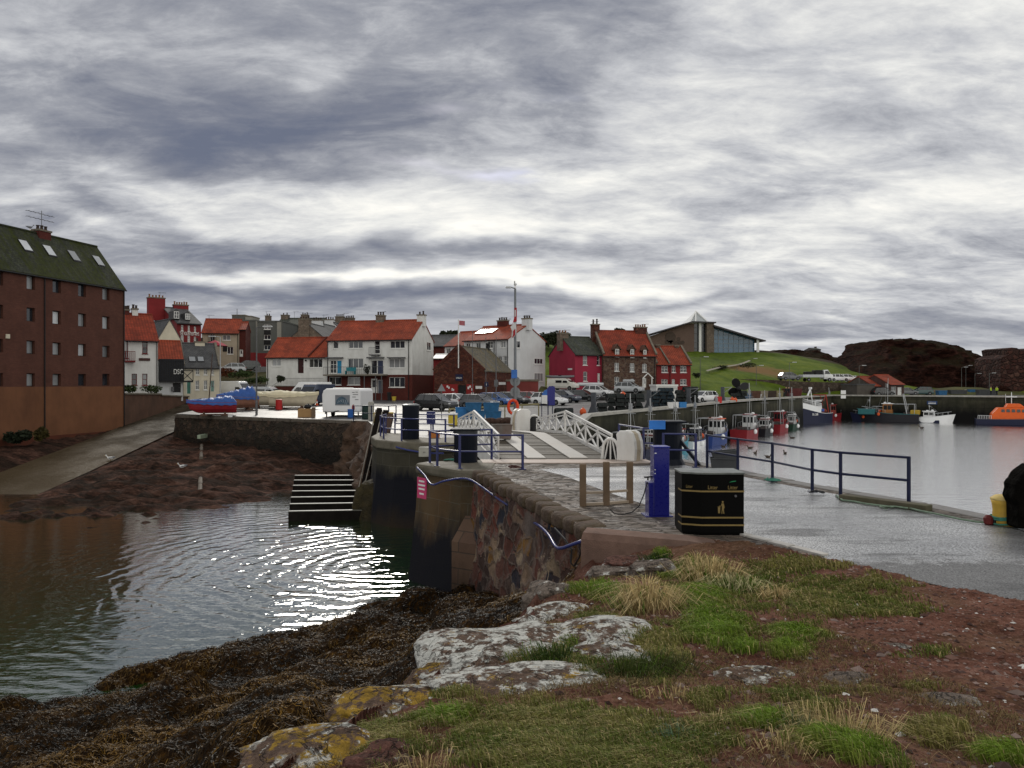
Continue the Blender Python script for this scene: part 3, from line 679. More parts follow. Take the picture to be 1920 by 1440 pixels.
ASH2=brickm('dark_dressed_stone',(.036,.033,.024),(.05,.045,.032),(.07,.065,.05),1.35,.62,.02,.35,stain=(.035,.03,.02),samt=.6,bump=.5,tide=((-1.9,-1.2,(.002,.0025,.007),.96),(-4.2,-3.0,(.022,.014,.007),.9),))
mb=MB(); mb.loft([[Vector((x-o_*.5,y-o_,z)) for x,y in FP] for z,o_ in ((-.3,0),(-1.8,.1),(-4.9,.6))],closed=False,cap=False); mb.build('dressed_face',ASH2,fp,world=True,fixn=False)
mb=MB(); mb.loft([[Vector((x,y,z)) for x,y in [(-7.55,43),(-7.42,40.4),(-6.78,38.1),(-5.65,36.8),(-4.22,36.15),(-2.75,35.85),(-2.45,36.3),(-2.6,40),(-4.,39.2),(-5.4,40.2),(-6.2,43)]] for z in (-.38,.05)])
mb.build('coping_stone',COPE,fp,world=True,bevel=.08)
hq=thing('harbour_quay','long stained concrete quay wall behind the moored fishing boats','wall',(30,100,0))
HQ=brickm('quay_concrete',(.040,.040,.028),(.055,.052,.034),(.02,.02,.016),3.2,1.4,.03,.5,stain=(.012,.014,.006),samt=.75,bump=.3,tide=((-2.4,-.3,(.002,.0022,.0025),.97),))
mb=MB()
for a,b_ in zip([(-2.9,45.5)]+TB_H,TB_H): 
    za,zb_=zt(*a),zt(*b_); mb.face([(a[0],a[1],za-.02),(b_[0],b_[1],zb_-.02),(b_[0],b_[1],-5),(a[0],a[1],-5)])
mb.build('wall_face',HQ,hq,world=True,fixn=False)
cp=pm('pale_cope',(.30,.29,.26),.5,.2,1.5,.2,10)
pts=[Vector((*p,zt(*p))) for p in TB_H[1:]]
for a,b_ in zip(pts,pts[1:]):
    mb=MB(); n_=8
    for k in range(n_): 
        p=a.lerp(b_,k/n_);q=a.lerp(b_,(k+1)/n_-.002);p.z=zt(p.x,p.y);q.z=zt(q.x,q.y); mb.beam(p+Vector((0,0,.06)),q+Vector((0,0,.06)),.7,.26)
    mb.build('cope',cp,hq,world=True)
# foreshore with slipway
xs_=np.linspace(-75,-2,220);ys_=np.linspace(36,97,200);XB,YB=np.meshgrid(xs_,ys_,indexing='xy')
zb=-4.08+(YB-40)*.062-np.clip(XB+18,0,20)*.11+np.clip(-XB-30,0,12)*.05
rough_=np.clip(1-np.abs(XB+22)/14,0,1)
zb=zb+(fbm(XB*.32,YB*.55,5,41)-.5)*.55+(fbm(XB*.9,YB*1.8,4,43)-.5)*(.35+.75*rough_)
def zslip(y): return -4.15+(y-46)*(4.45/45)
sc_=np.interp(YB,[44,52,70,91],[-32.2,-32.6,-34.4,-37]);dsl=np.abs(XB-sc_)
k_=np.clip((4.6-dsl)/1.8,0,1); zb=zb*(1-k_)+(zslip(YB)-.08)*k_
zb=np.minimum(zb,-.25)
i=np.arange(zb.size).reshape(zb.shape);FB=np.stack([i[:-1,:-1],i[:-1,1:],i[1:,1:],i[1:,:-1]],-1).reshape(-1,4)
m,nt,b,ob,uv=newm('foreshore_rock')
nA=noi(nt,mapv(nt,ob,(.5,1.4,1)),.9,7,.68);nB=noi(nt,mapv(nt,ob,(.6,1.6,1)),4.,6,.75)
c=ramp(nt,mth(nt,'ADD',mth(nt,'MULTIPLY',nA,.55),mth(nt,'MULTIPLY',nB,.45)),[(.37,(.005,.003,.002)),(.45,(.030,.015,.010)),(.52,(.092,.043,.030)),(.6,(.19,.098,.070)),(.71,(.30,.19,.15))])
dm=ramp(nt,noi(nt,mapv(nt,ob,(.6,1.3,1),(3,3,3)),.22,6,.68),[(.42,.7),(.54,0.)]);c=mixc(nt,dm,c,(.014,.010,.006));c=mixc(nt,.12,c,(.06,.055,.05))
setb(nt,b,col=c,rough=.95,spec=.06,nrm=bmp(nt,nB,1.,.35))
FORE=m
ZBF=zb.copy()
npmesh('foreshore',np.stack([XB,YB,zb],-1).reshape(-1,3),FB,m,kind='structure')
SL=[(-36.,43.5),(-35.6,52),(-37.3,70),(-40.4,92),(-33.6,92),(-31.3,70),(-29.7,54),(-29.,45)]
m,nt,b,ob,uv=newm('slipway_concrete')
nA=noi(nt,mapv(nt,ob,(.8,.5,1)),.5,6,.6);nB=noi(nt,ob,3,5,.7)
c=ramp(nt,mth(nt,'ADD',mth(nt,'MULTIPLY',nA,.6),mth(nt,'MULTIPLY',nB,.4)),[(.36,(.012,.008,.004)),(.48,(.036,.026,.014)),(.64,(.095,.078,.055))])
ob_y=nd(nt,'SeparateXYZ',{0:ob}).outputs[1]
c=mixc(nt,nd(nt,'MapRange',{0:ob_y,1:55.,2:74.,3:.75,4:0.}).outputs[0],c,(.06,.04,.018))
setb(nt,b,col=c,rough=ramp(nt,nA,[(.4,.85),(.6,.6)]),spec=.12,nrm=bmp(nt,nB,.9,.10))
sheet('slipway',SL,lambda x,y:zslip(y)+.02+(.15 if False else 0),m,1.6)
# ---------- buildings
WHITE=pm('white_render',(.66,.66,.64),.85,.07,1.2,.3,30,dirt=(.38,.37,.34),damt=.45,dsc=.9)
WHITE2=pm('grey_white_render',(.60,.61,.62),.85,.06,1.,.3,30,dirt=(.42,.42,.41),damt=.4)
CREAM=pm('cream_render',(.58,.53,.42),.85,.08,1.,.3,25,dirt=(.36,.32,.25),damt=.4)
BEIGE=pm('beige_harling',(.40,.34,.26),.9,.1,1.,.4,25,dirt=(.26,.22,.17),damt=.4)
GREYR=pm('grey_render',(.105,.108,.10),.9,.08,1.,.3,20,dirt=(.07,.07,.065),damt=.4)
GREYL=pm('pale_grey_render',(.26,.25,.22),.9,.08,1.,.3,20)
CRIM=pm('crimson_paint',(.30,.022,.05),.7,.1,.9,.25,25,dirt=(.20,.014,.032),damt=.4)
DRED=pm('dark_red_paint',(.16,.016,.018),.7,.12,.9,.25,25,dirt=(.09,.010,.010),damt=.4)
DRED2=pm('red_harling',(.20,.020,.022),.8,.12,.9,.3,25,dirt=(.12,.012,.013),damt=.4)
BROWNR=pm('brown_render',(.165,.072,.036),.9,.15,.5,.4,14,dirt=(.06,.026,.015),damt=.6,dsc=.35)
REDBR=brickm('red_brick',(.085,.016,.012),(.11,.022,.016),(.06,.03,.026),.23,.08,.01,.25,bump=.2)
BRNBR=brickm('brown_brick',(.090,.034,.024),(.115,.044,.030),(.075,.04,.032),.26,.085,.012,.25,stain=(.05,.022,.016),samt=.3,bump=.25)
SAND=rubble('red_sandstone',[(.085,.026,.018),(.11,.035,.023),(.065,.022,.016),(.13,.05,.032)],2.4,(.06,.03,.024),.05,.6,asp=1.6)
RUBH=rubble('brown_house_stone',[(.095,.055,.04),(.07,.042,.032),(.13,.08,.055),(.085,.04,.03),(.15,.10,.075)],2.6,(.13,.10,.08),.05,.6,asp=1.4)
STONEY=rubble('buff_stone',[(.17,.13,.10),(.14,.11,.085),(.20,.155,.12)],2.,(.12,.10,.08),.04,.4)
CASTLE=rubble('castle_stone',[(.075,.028,.022),(.10,.04,.030),(.05,.02,.017),(.13,.065,.05),(.06,.028,.022)],.8,(.035,.018,.015),.07,1.2,stain=(.025,.012,.010),samt=.6,bdist=.25)
PT=pantile('orange_pantile',(.33,.058,.022),(.25,.042,.017))
PT2=pantile('red_pantile',(.29,.044,.018),(.21,.032,.014))
SL1=slate('grey_slate',(.075,.075,.08),(.10,.10,.10))
SL2=slate('lichen_slate',(.11,.105,.095),(.14,.135,.12),moss=(.16,.12,.05),mamt=.6)
SLG=slate('mossy_slate',(.035,.038,.028),(.055,.06,.042),moss=(.026,.032,.002),mamt=.95)
SLD=slate('dark_green_slate',(.055,.06,.055),(.075,.08,.07),moss=(.05,.055,.02),mamt=.4)
GL=glassm('window_glass'); GLP=glassm('curtained_glass',(.12,.125,.13),.12)
FW=pm('white_frame',(.72,.72,.70),.5,.05,2,.0); FD=pm('dark_frame',(.03,.02,.018),.5,.1,2,0); FR=pm('red_frame',(.13,.012,.012),.5,.1,2,0)
BLK=pm('black_paint',(.010,.010,.011),.45,.2,2,.05); IRON=pm('grey_iron',(.12,.12,.125),.5,.15,3,.1,20,.5)
POT=pm('clay_pot',(.22,.11,.06),.8,.2,3,.2); POTD=pm('sooty_pot',(.045,.03,.025),.8,.2,3,.2)
CEM=pm('skew_stone',(.16,.14,.11),.85,.25,2,.3)
def rayplane(px,py,P0,n):
    d=Vector(((px-960)/F,1,-(py-720)/F)); o=Vector((0,0,CAMZ)); t=(P0-o).dot(n)/d.dot(n); return o+d*t
class House:
    def __init__(s,name,label,cat,corner,px,Y,other,a,depth,zb,ze,zr,wall,roof,ridge='u',wall2=None,zsplit=None,front=(),holes=True,oh=.3,og=.08,side=(),rooft=.14,noroof=False,group=None,shift=.5,rev=.16):
        a=R(a);s.a=a;u=Vector((math.cos(a),-math.sin(a),0));v=Vector((math.sin(a),math.cos(a),0));s.u,s.v=u,v
        C0=Vector(((px-960)/F*Y,Y,0))
        k=(other-960)/F; t=(k*C0.y-C0.x)/(u.x-k*u.y); C1=C0+u*t
        L,Rr=(C0,C1) if t>0 else (C1,C0)
        w=(Rr-L).length; s.w,s.d=w,depth; s.L=L
        s.t=thing(name,label,cat,(L.x,L.y,zb),-a,group); s.inv=PM[s.t].inverted()
        Zb,Ze,Zr=0,ze-zb,zr-zb; s.ze,s.zr=Ze,Zr; s.ridge=ridge; s.zb=zb
        # pixel rectangles of the front wall -> local openings
        ops=[]
        for q in front:
            A=s.loc(q[0],q[3]);B=s.loc(q[2],q[1]); A2=s.loc(q[0],q[1]);B2=s.loc(q[2],q[3])
            x0,x1=max(.05,(A.x+A2.x)/2),min(w-.05,(B.x+B2.x)/2);z0,z1=max(0.02,A.z),min(B.z,Ze-.02 if ridge=='u' else Zr)
            if x1-x0>.1 and z1-z0>.1: ops.append((x0,x1,z0,z1)+tuple(q[4:]))
        s.ops=ops
        mb=MB(); zs_=(zsplit-zb) if zsplit else None
        hol=[o for o in ops if holes and o[3]<=Ze]
        xs=sorted({0,w,*[o[0] for o in hol],*[o[1] for o in hol]});zs=sorted({0,Ze,*[o[2] for o in hol],*[o[3] for o in hol],*([zs_] if zs_ else [])})
        def setm(z): mb.mat(wall2 if (zs_ and z<zs_) else wall)
        for x0,x1 in zip(xs,xs[1:]):
            for z0,z1 in zip(zs,zs[1:]):
                xm,zm=(x0+x1)/2,(z0+z1)/2
                if any(o[0]<xm<o[1] and o[2]<zm<o[3] for o in hol): continue
                setm(zm); mb.face([(x0,0,z0),(x1,0,z0),(x1,0,z1),(x0,0,z1)])
        s.rev=rev
        for o in hol:
            x0,x1,z0,z1=o[:4];r=s.rev; setm((z0+z1)/2)
            mb.face([(x0,0,z0),(x0,0,z1),(x0,r,z1),(x0,r,z0)]);mb.face([(x1,0,z0),(x1,r,z0),(x1,r,z1),(x1,0,z1)]);mb.face([(x0,0,z1),(x1,0,z1),(x1,r,z1),(x0,r,z1)]);mb.face([(x0,0,z0),(x0,r,z0),(x1,r,z0),(x1,0,z0)])
        bands=[(0,zs_),(zs_,Ze)] if zs_ else [(0,Ze)]
        for z0,z1 in bands:
            setm((z0+z1)/2)
            mb.face([(w,0,z0),(w,depth,z0),(w,depth,z1),(w,0,z1)]);mb.face([(0,depth,z0),(0,0,z0),(0,0,z1),(0,depth,z1)]);mb.face([(w,depth,z0),(0,depth,z0),(0,depth,z1),(w,depth,z1)])
        mb.mat(wall); hd=depth*shift
        if ridge=='u':
            mb.face([(w,0,Ze),(w,depth,Ze),(w,hd,Zr)]);mb.face([(0,depth,Ze),(0,0,Ze),(0,hd,Zr)])
        elif ridge=='v':
            mb.face([(0,0,Ze),(w,0,Ze),(w*shift,0,Zr)]);mb.face([(w,depth,Ze),(0,depth,Ze),(w*shift,depth,Zr)])
        else: mb.face([(0,0,Ze),(w,0,Ze),(w,depth,Ze),(0,depth,Ze)])
        s.wallo=mb.build('wall',None,s.t,fixn=False)
        s.hd=hd
        if not noroof:
            th=rooft
            if ridge=='u':
                k=(Zr-Ze)/hd;k2=(Zr-Ze)/(depth-hd); z0=Ze-oh*k; z2=Ze-oh*k2
                pr=[(0,-oh,z0+.02),(0,hd,Zr+.02),(0,depth+oh,z2+.02),(0,depth+oh,z2+th+.02),(0,hd,Zr+th+.04),(0,-oh,z0+th+.02)]
                mb=MB();mb.prism(pr,(-og,0,0),(w+og,0,0));s.roof=mb.build('roof',roof,s.t)
                mb=MB();mb.tube([(-og,hd,Zr+th+.02),(w+og,hd,Zr+th+.02)],.13,6);mb.build('ridge_tile',roof,s.roof)
                mb=MB();mb.tube([(-og,-oh-.05,z0+.02),(w+og,-oh-.05,z0+.02)],.07,6);mb.build('gutter',BLK,s.roof)
            elif ridge=='v':
                hw=w*shift;k=(Zr-Ze)/hw;k2=(Zr-Ze)/(w-hw);z0=Ze-oh*k;z2=Ze-oh*k2
                pr=[(-oh,0,z0+.02),(hw,0,Zr+.02),(w+oh,0,z2+.02),(w+oh,0,z2+th+.02),(hw,0,Zr+th+.04),(-oh,0,z0+th+.02)]
                mb=MB();mb.prism(pr,(0,-og,0),(0,depth+og,0));s.roof=mb.build('roof',roof,s.t)
                mb=MB();mb.tube([(hw,-og,Zr+th+.02),(hw,depth+og,Zr+th+.02)],.12,6);mb.build('ridge_tile',roof,s.roof)
            else:
                mb=MB();mb.box((-.1,-.1,Ze),(w+.1,depth+.1,Ze+.25));s.roof=mb.build('roof',roof,s.t)
        for o in ops: s.opening(o, 0 if (holes and o[3]<=Ze) else -1)
        for q in side: s.sidewin(q)
    def loc(s,px,py,plane='front'):
        if plane=='front': P0,n=s.L,s.v
        elif plane=='right': P0,n=s.L+s.u*s.w,s.u
        elif plane=='left': P0,n=s.L,s.u
        elif plane=='ridge': P0,n=s.L+s.v*s.hd,s.v
        elif plane=='roof':
            k=(s.zr-s.ze)/s.hd; n=(s.v*-k+Vector((0,0,1))); P0=s.L+Vector((0,0,s.zb+s.ze+.2))
        else:
            P0=s.L+s.v*plane; n=s.v
        return s.inv@rayplane(px,py,P0,n)
    def opening(s,o,mode=0):
        x0,x1,z0,z1=o[:4];kind=o[4] if len(o)>4 else 2;opt=o[5] if len(o)>5 else {}
        y=s.rev-.05 if mode==0 else -.05
        unit(s.t,x0,x1,z0,z1,y,kind,opt)
    def sidewin(s,q):
        A=s.loc(q[0],q[3],'right');B=s.loc(q[2],q[1],'right')
        y0,y1=sorted((A.y,B.y));z0,z1=sorted((A.z,B.z))
        Mt=Matrix(((0,-1,0,s.w),(1,0,0,0),(0,0,1,0),(0,0,0,1)))
        unit(s.t,y0,y1,z0,z1,-.05,q[4],q[5] if len(q)>5 else {},Mt)
    def chimney(s,px0,px1,ptop,mt,pots=3,plane='ridge',dep=.7,potm=None,low=1.4,ph=.45,name='chimney',capm=None):
        A=s.loc(px0,ptop,plane);B=s.loc(px1,ptop,plane);x0,x1=A.x,B.x;zt_=A.z;y=A.y
        zb_=min(s.zr-low,zt_-.6) if s.ridge!='flat' else s.ze
        mb=MB();mb.box((x0,y-dep/2,zb_),(x1,y+dep/2,zt_-.16));c=mb.build(name,mt,s.t)
        mb=MB();mb.box((x0-.07,y-dep/2-.07,zt_-.16),(x1+.07,y+dep/2+.07,zt_));mb.build('chimney_cap',capm or CEM,c)
        for i in range(pots):
            x=x0+(x1-x0)*(i+.5)/pots;h=ph*random.uniform(.8,1.15)
            mb=MB();mb.lathe([(.14,0),(.11,h*.8),(.15,h*.82),(.15,h)],(x,y,zt_),8);mb.build('chimney_pot',potm or POTD,c,smooth=False)
        return c
    def skylight(s,px0,py0,px1,py1,size=None):
        A=s.loc(px0,py0,'roof');B=s.loc(px1,py1,'roof');x0,x1=sorted((A.x,B.x));y0,y1=sorted((A.y,B.y));k=(s.zr-s.ze)/s.hd
        if size:
            C=s.loc((px0+px1)/2,(py0+py1)/2,'roof');sl=size[1]/math.hypot(1,k);x0,x1,y0,y1=C.x-size[0]/2,C.x+size[0]/2,C.y-sl/2,C.y+sl/2
        f=lambda x,y,h:(x,y,s.ze+.16+y*k+h)
        mb=MB();mb.loft([[f(x0,y0,.02),f(x1,y0,.02),f(x1,y1,.02),f(x0,y1,.02)],[f(x0,y0,.12),f(x1,y0,.12),f(x1,y1,.12),f(x0,y1,.12)]])
        sk=mb.build('skylight',BLK,s.roof)
        e=.05;mb=MB();mb.face([f(x0+e,y0+e,.135),f(x1-e,y0+e,.135),f(x1-e,y1-e,.135),f(x0+e,y1-e,.135)]);mb.build('pane',GLS,sk)
    def pipe(s,px,z1=None,plane='front',mt=None):
        A=s.loc(px,700,plane); mb=MB();mb.tube([(A.x,-.09,.1),(A.x,-.09,(z1 or s.ze)-.1)],.05,6);mb.build('drainpipe',mt or BLK,s.t)
    def panel(s,px0,py0,px1,py1,mt,name='panel',proud=.04,plane='front',th=.06,parent=None):
        A=s.loc(px0,py1,plane);B=s.loc(px1,py0,plane);mb=MB()
        if plane=='right': mb.box((s.w+.01,A.y,A.z),(s.w+th,B.y,B.z))
        else: mb.box((A.x,-proud-th,A.z),(B.x,-proud,B.z))
        return mb.build(name,mt,parent or s.t),(A,B)
    def skew(s,x,mt=CEM):
        mb=MB()
        h=.16
        for (ya,za,yb,zb_) in ((-.2,s.ze,s.hd,s.zr),(s.d+.2,s.ze,s.hd,s.zr)):
            mb.beam((x,ya,za+h),(x,yb,zb_+h+.08),.28,.3)
        mb.build('gable_skew',mt,s.t)
GLS=glassm('skylight_glass',(.25,.26,.27),.08)
def unit(par,x0,x1,z0,z1,y,kind,opt,Mt=None):
    """a window or a door: frame bars, panes and sill"""
    fm=opt.get('f',FW);t=.07;w=x1-x0;h=z1-z0
    if isinstance(kind,str) and kind.startswith('door'):
        mb=MB(Mt);mb.box((x0+.05,y,z0),(x1-.05,y+.06,z1-.06));d=mb.build('door',opt['m'],par)
        mb=MB(Mt);mb.box((x0,y-.02,z0),(x0+.06,y+.08,z1));mb.box((x1-.06,y-.02,z0),(x1,y+.08,z1));mb.box((x0+.06,y-.02,z1-.07),(x1-.06,y+.08,z1));mb.build('door_frame',fm,d)
        mb=MB(Mt)
        if kind=='door_glazed':
            mb.box((x0+.18,y-.012,z0+h*.4),(x1-.18,y+.0,z1-.2));mb.build('pane',GL,d)
        mb=MB(Mt);mb.box((x1-.2,y-.05,z0+h*.47),(x1-.12,y-.01,z0+h*.53));mb.build('handle',IRON,d)
        return d
    nx,nz=(kind if isinstance(kind,tuple) else (kind,1))
    mb=MB(Mt)
    mb.box((x0,y,z0),(x0+t,y+.06,z1));mb.box((x1-t,y,z0),(x1,y+.06,z1));mb.box((x0+t,y,z0),(x1-t,y+.06,z0+t));mb.box((x0+t,y,z1-t),(x1-t,y+.06,z1))
    for i in range(1,nx):
        x=x0+w*i/nx;mb.box((x-t*.45,y+.004,z0+t),(x+t*.45,y+.056,z1-t))
    for j in range(1,nz):
        z=z0+h*j/nz;mb.box((x0+t,y+.008,z-t*.35),(x1-t,y+.052,z+t*.35))
    f=mb.build('window',fm,par)
    mb=MB(Mt);mb.face([(x0+t*.5,y+.03,z0+t*.5),(x1-t*.5,y+.03,z0+t*.5),(x1-t*.5,y+.03,z1-t*.5),(x0+t*.5,y+.03,z1-t*.5)]);mb.build('pane',opt.get('g',random.choice([GL,GL,GLP])),f,fixn=False)
    if opt.get('sill',1):
        yo=y-.18 if y>0 else y-.06
        mb=MB(Mt);mb.box((x0-.06,yo,z0-.09),(x1+.06,y+.03,z0-.002));mb.build('sill',opt.get('s',fm),f)
    return f
def lettering(par,txt,M,size,mt,name='lettering',ext=.015,fit=None):
    cu=bpy.data.curves.new('t','FONT');cu.body=txt;cu.size=size;cu.extrude=ext;cu.align_x='CENTER';cu.align_y='CENTER'
    o=bpy.data.objects.new('t',cu);COL.objects.link(o);bpy.context.view_layer.update()
    me=bpy.data.meshes.new_from_object(o.evaluated_get(bpy.context.evaluated_depsgraph_get()));bpy.data.objects.remove(o)
    if fit:
        xs=[v.co.x for v in me.vertices];k=fit/(max(xs)-min(xs));me.transform(Matrix.Diagonal((k,1,1,1)))
    me.transform(M);me.materials.clear();me.materials.append(mt);uvmap(me)
    r=bpy.data.objects.new(name,me);COL.objects.link(r)
    if par: r.parent=par;PM[r]=PM[par]
    return r
UPR=Matrix.Rotation(R(90),4,'X')   # letters upright, facing -Y
def z3(*r): return [480+r[0]/5.333,560+r[1]/5.333,480+r[2]/5.333,560+r[3]/5.333]+list(r[4:])
def z4(*r): return [780+r[0]/6.546,560+r[1]/6.546,780+r[2]/6.546,560+r[3]/6.546]+list(r[4:])
def z5(*r): return [1000+r[0]/6,560+r[1]/6,1000+r[2]/6,560+r[3]/6]+list(r[4:])
def z2(*r): return [220+r[0]/5.143,520+r[1]/5.143,220+r[2]/5.143,520+r[3]/5.143]+list(r[4:])
def z1(*r): return [r[0]/3,380+r[1]/3,r[2]/3,380+r[3]/3]+list(r[4:])
hz=lambda py,Y:CAMZ-(py-720)/F*Y
# --- brown brick warehouse flats on the left
BW=dict(f=FD,s=BRNBR,g=GLP)
wins=[]
for y0,y1 in ((412,485),(594,666),(777,850),(960,1034)): wins.append((150,y0,197,y1))
for y0,y1 in ((434,504),(611,682),(788,857),(963,1031)): wins.append((296,y0,343,y1))
for y0,y1 in ((457,526),(626,696),(796,863),(964,1030)): wins.append((440,y0,484,y1))
for y0,y1 in ((480,545),(642,710),(807,870),(963,1029)): wins.append((576,y0,616,y1))
for y0,y1 in ((386,460),(575,648),(767,840),(959,1032)): wins.append((-30,y0,18,y1))
hb=House('brick_building','tall brown brick block of flats with mossy slate roof beside the slipway','apartment building',0,233,74.7,-150,-76.2,6.5,-3.2,hz(542,74.7),hz(542,74.7)+4.1,BRNBR,SLG,'u',BROWNR,hz(724.5,74.7),
  [z1(*q,(1,1),dict(f=FD,s=BRNBR,g=(GLS if (i*7)%5<2 and i%4!=3 else GLP) if (i*5)%7<5 else GL,sill=1)) for i,q in enumerate(wins)],oh=.15,rev=.30)  # palest tint stands for curtains plus sky reflection put into the pane colour
for q in ((110,210,180,280),(247,240,312,308),(387,270,448,336),(527,300,583,362)): hb.skylight(*z1(*q),size=(.9,1.3))
hb.pipe(82.5); hb.pipe(231.5)
hb.chimney(67,89,429,REDBR,3,'ridge',.8)
A=hb.loc(78,420,'ridge'); mb=MB();mb.tube([(A.x,A.y,A.z-1),(A.x,A.y,A.z+1.2)],.03,5)
for dz in (.4,.9):
    mb.tube([(A.x-1.6,A.y,A.z+dz),(A.x+1.4,A.y,A.z+dz)],.02,5)
    for k in range(6): mb.tube([(A.x-1.5+k*.5,A.y-.25,A.z+dz),(A.x-1.5+k*.5,A.y+.25,A.z+dz)],.015,4)
mb.build('aerial',IRON,hb.t)
mb=MB();mb.box((hb.loc(13,630).x-.15,-.1,hb.loc(13,630).z-.2),(hb.loc(13,630).x+.2,-.02,hb.loc(13,630).z+.15));mb.build('vent',CREAM,hb.t)
# plinth of darker red render
mb=MB();A=hb.loc(232,780);mb.box((0,-.12,0),(hb.w+.02,-.0,1.55));mb.build('plinth',pm('red_plinth',(.10,.030,.016),.9,.2,.6,.4,14,dirt=(.03,.018,.012),damt=.6),hb.t)
# --- white house with red window frames
RW=dict(f=FR)
ha=House('white_house','narrow white house with orange roof and dark red window frames next to the brick block','house',0,234.6,85,296,-36,7.,.9,hz(636.5,86),hz(589,87.5),WHITE,PT2,'u',None,None,
  [z2(240,625,292,735,(1,2),RW),z2(138,930,190,1040,(1,2),RW),z2(240,930,290,1040,(1,2),RW),z2(66,615,105,780,(1,1),RW)])
mb=MB();A=ha.loc(236,676);B=ha.loc(252,676);mb.box((A.x-.2,-.6,A.z-.2),(B.x,-.02,A.z));
for x in np.linspace(A.x-.15,B.x-.04,6): mb.tube([(x,-.56,A.z),(x,-.56,A.z+1.)],.035,5)
mb.beam((A.x-.2,-.56,A.z+1.),(B.x,-.56,A.z+1.),.06,.06);mb.build('balcony',FR,ha.t)
ha.panel(*z2(207,780,315,803),pm('brown_board',(.06,.022,.018),.5),'name_board'); ha.pipe(294)
ha.chimney(247,258,578,WHITE,2,'ridge',.6,POTD); ha.chimney(234,242,580,REDBR,3,'ridge',.6)
# --- timber club house
hc=House('club_house','black timber clubhouse with balcony and small orange roof beside the cream cottage','clubhouse',0,296.5,89.5,343,-30,6.,.8,hz(673,90),hz(640,91),WHITE2,PT,'u',None,None,
  [z2(535,1018,612,1110,'door',dict(m=BLK,f=FD))])
o,(A,B)=hc.panel(*z2(398,790,640,1000),BLK,'timber_storey',.02,th=.35)
for x in np.linspace(A.x+.15,B.x-.1,14):
    mb=MB();mb.box((x-.02,-.42,A.z+.05),(x+.02,-.375,B.z));mb.build('batten',pm('blue_black_timber',(.012,.014,.026),.5),o)
mb=MB();x0,x1=B.x-.3,B.x+.95;zb0,zb1=A.z,A.z+1.25
for p,q in (((x0,zb0),(x1,zb0)),((x0,zb1),(x1,zb1)),((x0,zb0),(x0,zb1)),((x1,zb0),(x1,zb1)),((x0,zb0),(x1,zb1)),((x0,zb1),(x1,zb0))): mb.beam((p[0],-.6,p[1]),(q[0],-.6,q[1]),.08,.08)
mb.box((A.x,-.75,A.z-.15),(x1,-.2,A.z)); mb.build('balcony',BLK,hc.t)
T=hc.loc(333.5,697.5);lettering(hc.t,'DSC',Matrix.Translation((T.x,-.46,T.z))@UPR,.85,FW,fit=1.0)
mb=MB();mb.box((hc.loc(321,734).x,-.2,hc.loc(321,734).z),(hc.loc(326,725).x,-.01,hc.loc(326,725).z));mb.build('meter_box',IRON,hc.t)
# --- cream cottage with slate roof
GRN=pm('sage_door',(.12,.22,.19),.5,.1,2,0);GRN2=pm('green_door',(.05,.17,.13),.5,.1,2,0)
hd_=House('cream_cottage','cream two-storey cottage with grey slate roof and two skylights','house',0,344,93.,411.5,-30,6.4,.7,hz(687,93),hz(645,95),CREAM,SL1,'u',None,None,
  [z2(755,872,792,940,(2,2)),z2(833,872,868,940,(2,2)),z2(900,875,930,940,(2,2)),z2(752,995,790,1085,(2,2)),z2(833,995,868,1085,(2,2)),z2(898,995,937,1100,'door_glazed',dict(m=GRN)),z2(668,990,711,1122,'door',dict(m=GRN2))],side=())
hd_.skylight(*z2(685,768,760,818));hd_.skylight(*z2(768,768,840,818)); hd_.skew(0);hd_.skew(hd_.w)
hd_.chimney(365,383,640,CREAM,2,'ridge',.8)
# --- cream gable behind
he=House('gable_house','cream gabled house with dark slate roof rising behind the cream cottage','house',0,292,103,343,-42,7.,1.,hz(644,104),hz(602.5,106),CREAM,SL1,'v',None,None,())
# --- red inn
hp=House('inn','tall dark red inn with white painted name, two dormers and tall chimneys','pub',0,331.8,116,377,-38,16,3.,hz(606,116),hz(574,119),DRED,SL1,'u',None,None,
  [z2(615,460,637,515,(2,2)),z2(680,465,700,522,(2,2)),z2(740,475,760,530,(2,2)),z2(612,555,640,637,(2,2)),z2(678,560,702,640,(2,2)),z2(738,572,760,640,(2,2))])
hp.chimney(277,308,557,DRED2,5,'ridge',1.3,POT,2.); hp.chimney(325,352,570.5,DRED2,6,'ridge',1.,POT,2.)
A=hp.loc(337,624);B=hp.loc(373,628);lettering(hp.t,'THE VOLUNTEER ARMS',Matrix.Translation(((A.x+B.x)/2,-.03,(A.z+B.z)/2))@UPR,.72,FW,fit=(B.x-A.x))
for q in ((540,308,600,402),(650,330,706,412)):
    A=hp.loc(*z2(q[0],q[3],0,0)[:2],.9);B=hp.loc(*z2(q[2],q[1],0,0)[:2],.9);x0,x1,z0,z1_=A.x,B.x,A.z,B.z
    mb=MB();mb.prism([(x0,0,z0),(x1,0,z0),(x1,0,z1_-.3),((x0+x1)/2,0,z1_+.15),(x0,0,z1_-.3)],(0,.9,0),(0,3.6,0));d_=mb.build('dormer',SL1,hp.t)
    unit(d_,x0+.08,x1-.08,z0+.1,z1_-.35,.82,(2,2),dict(sill=0))
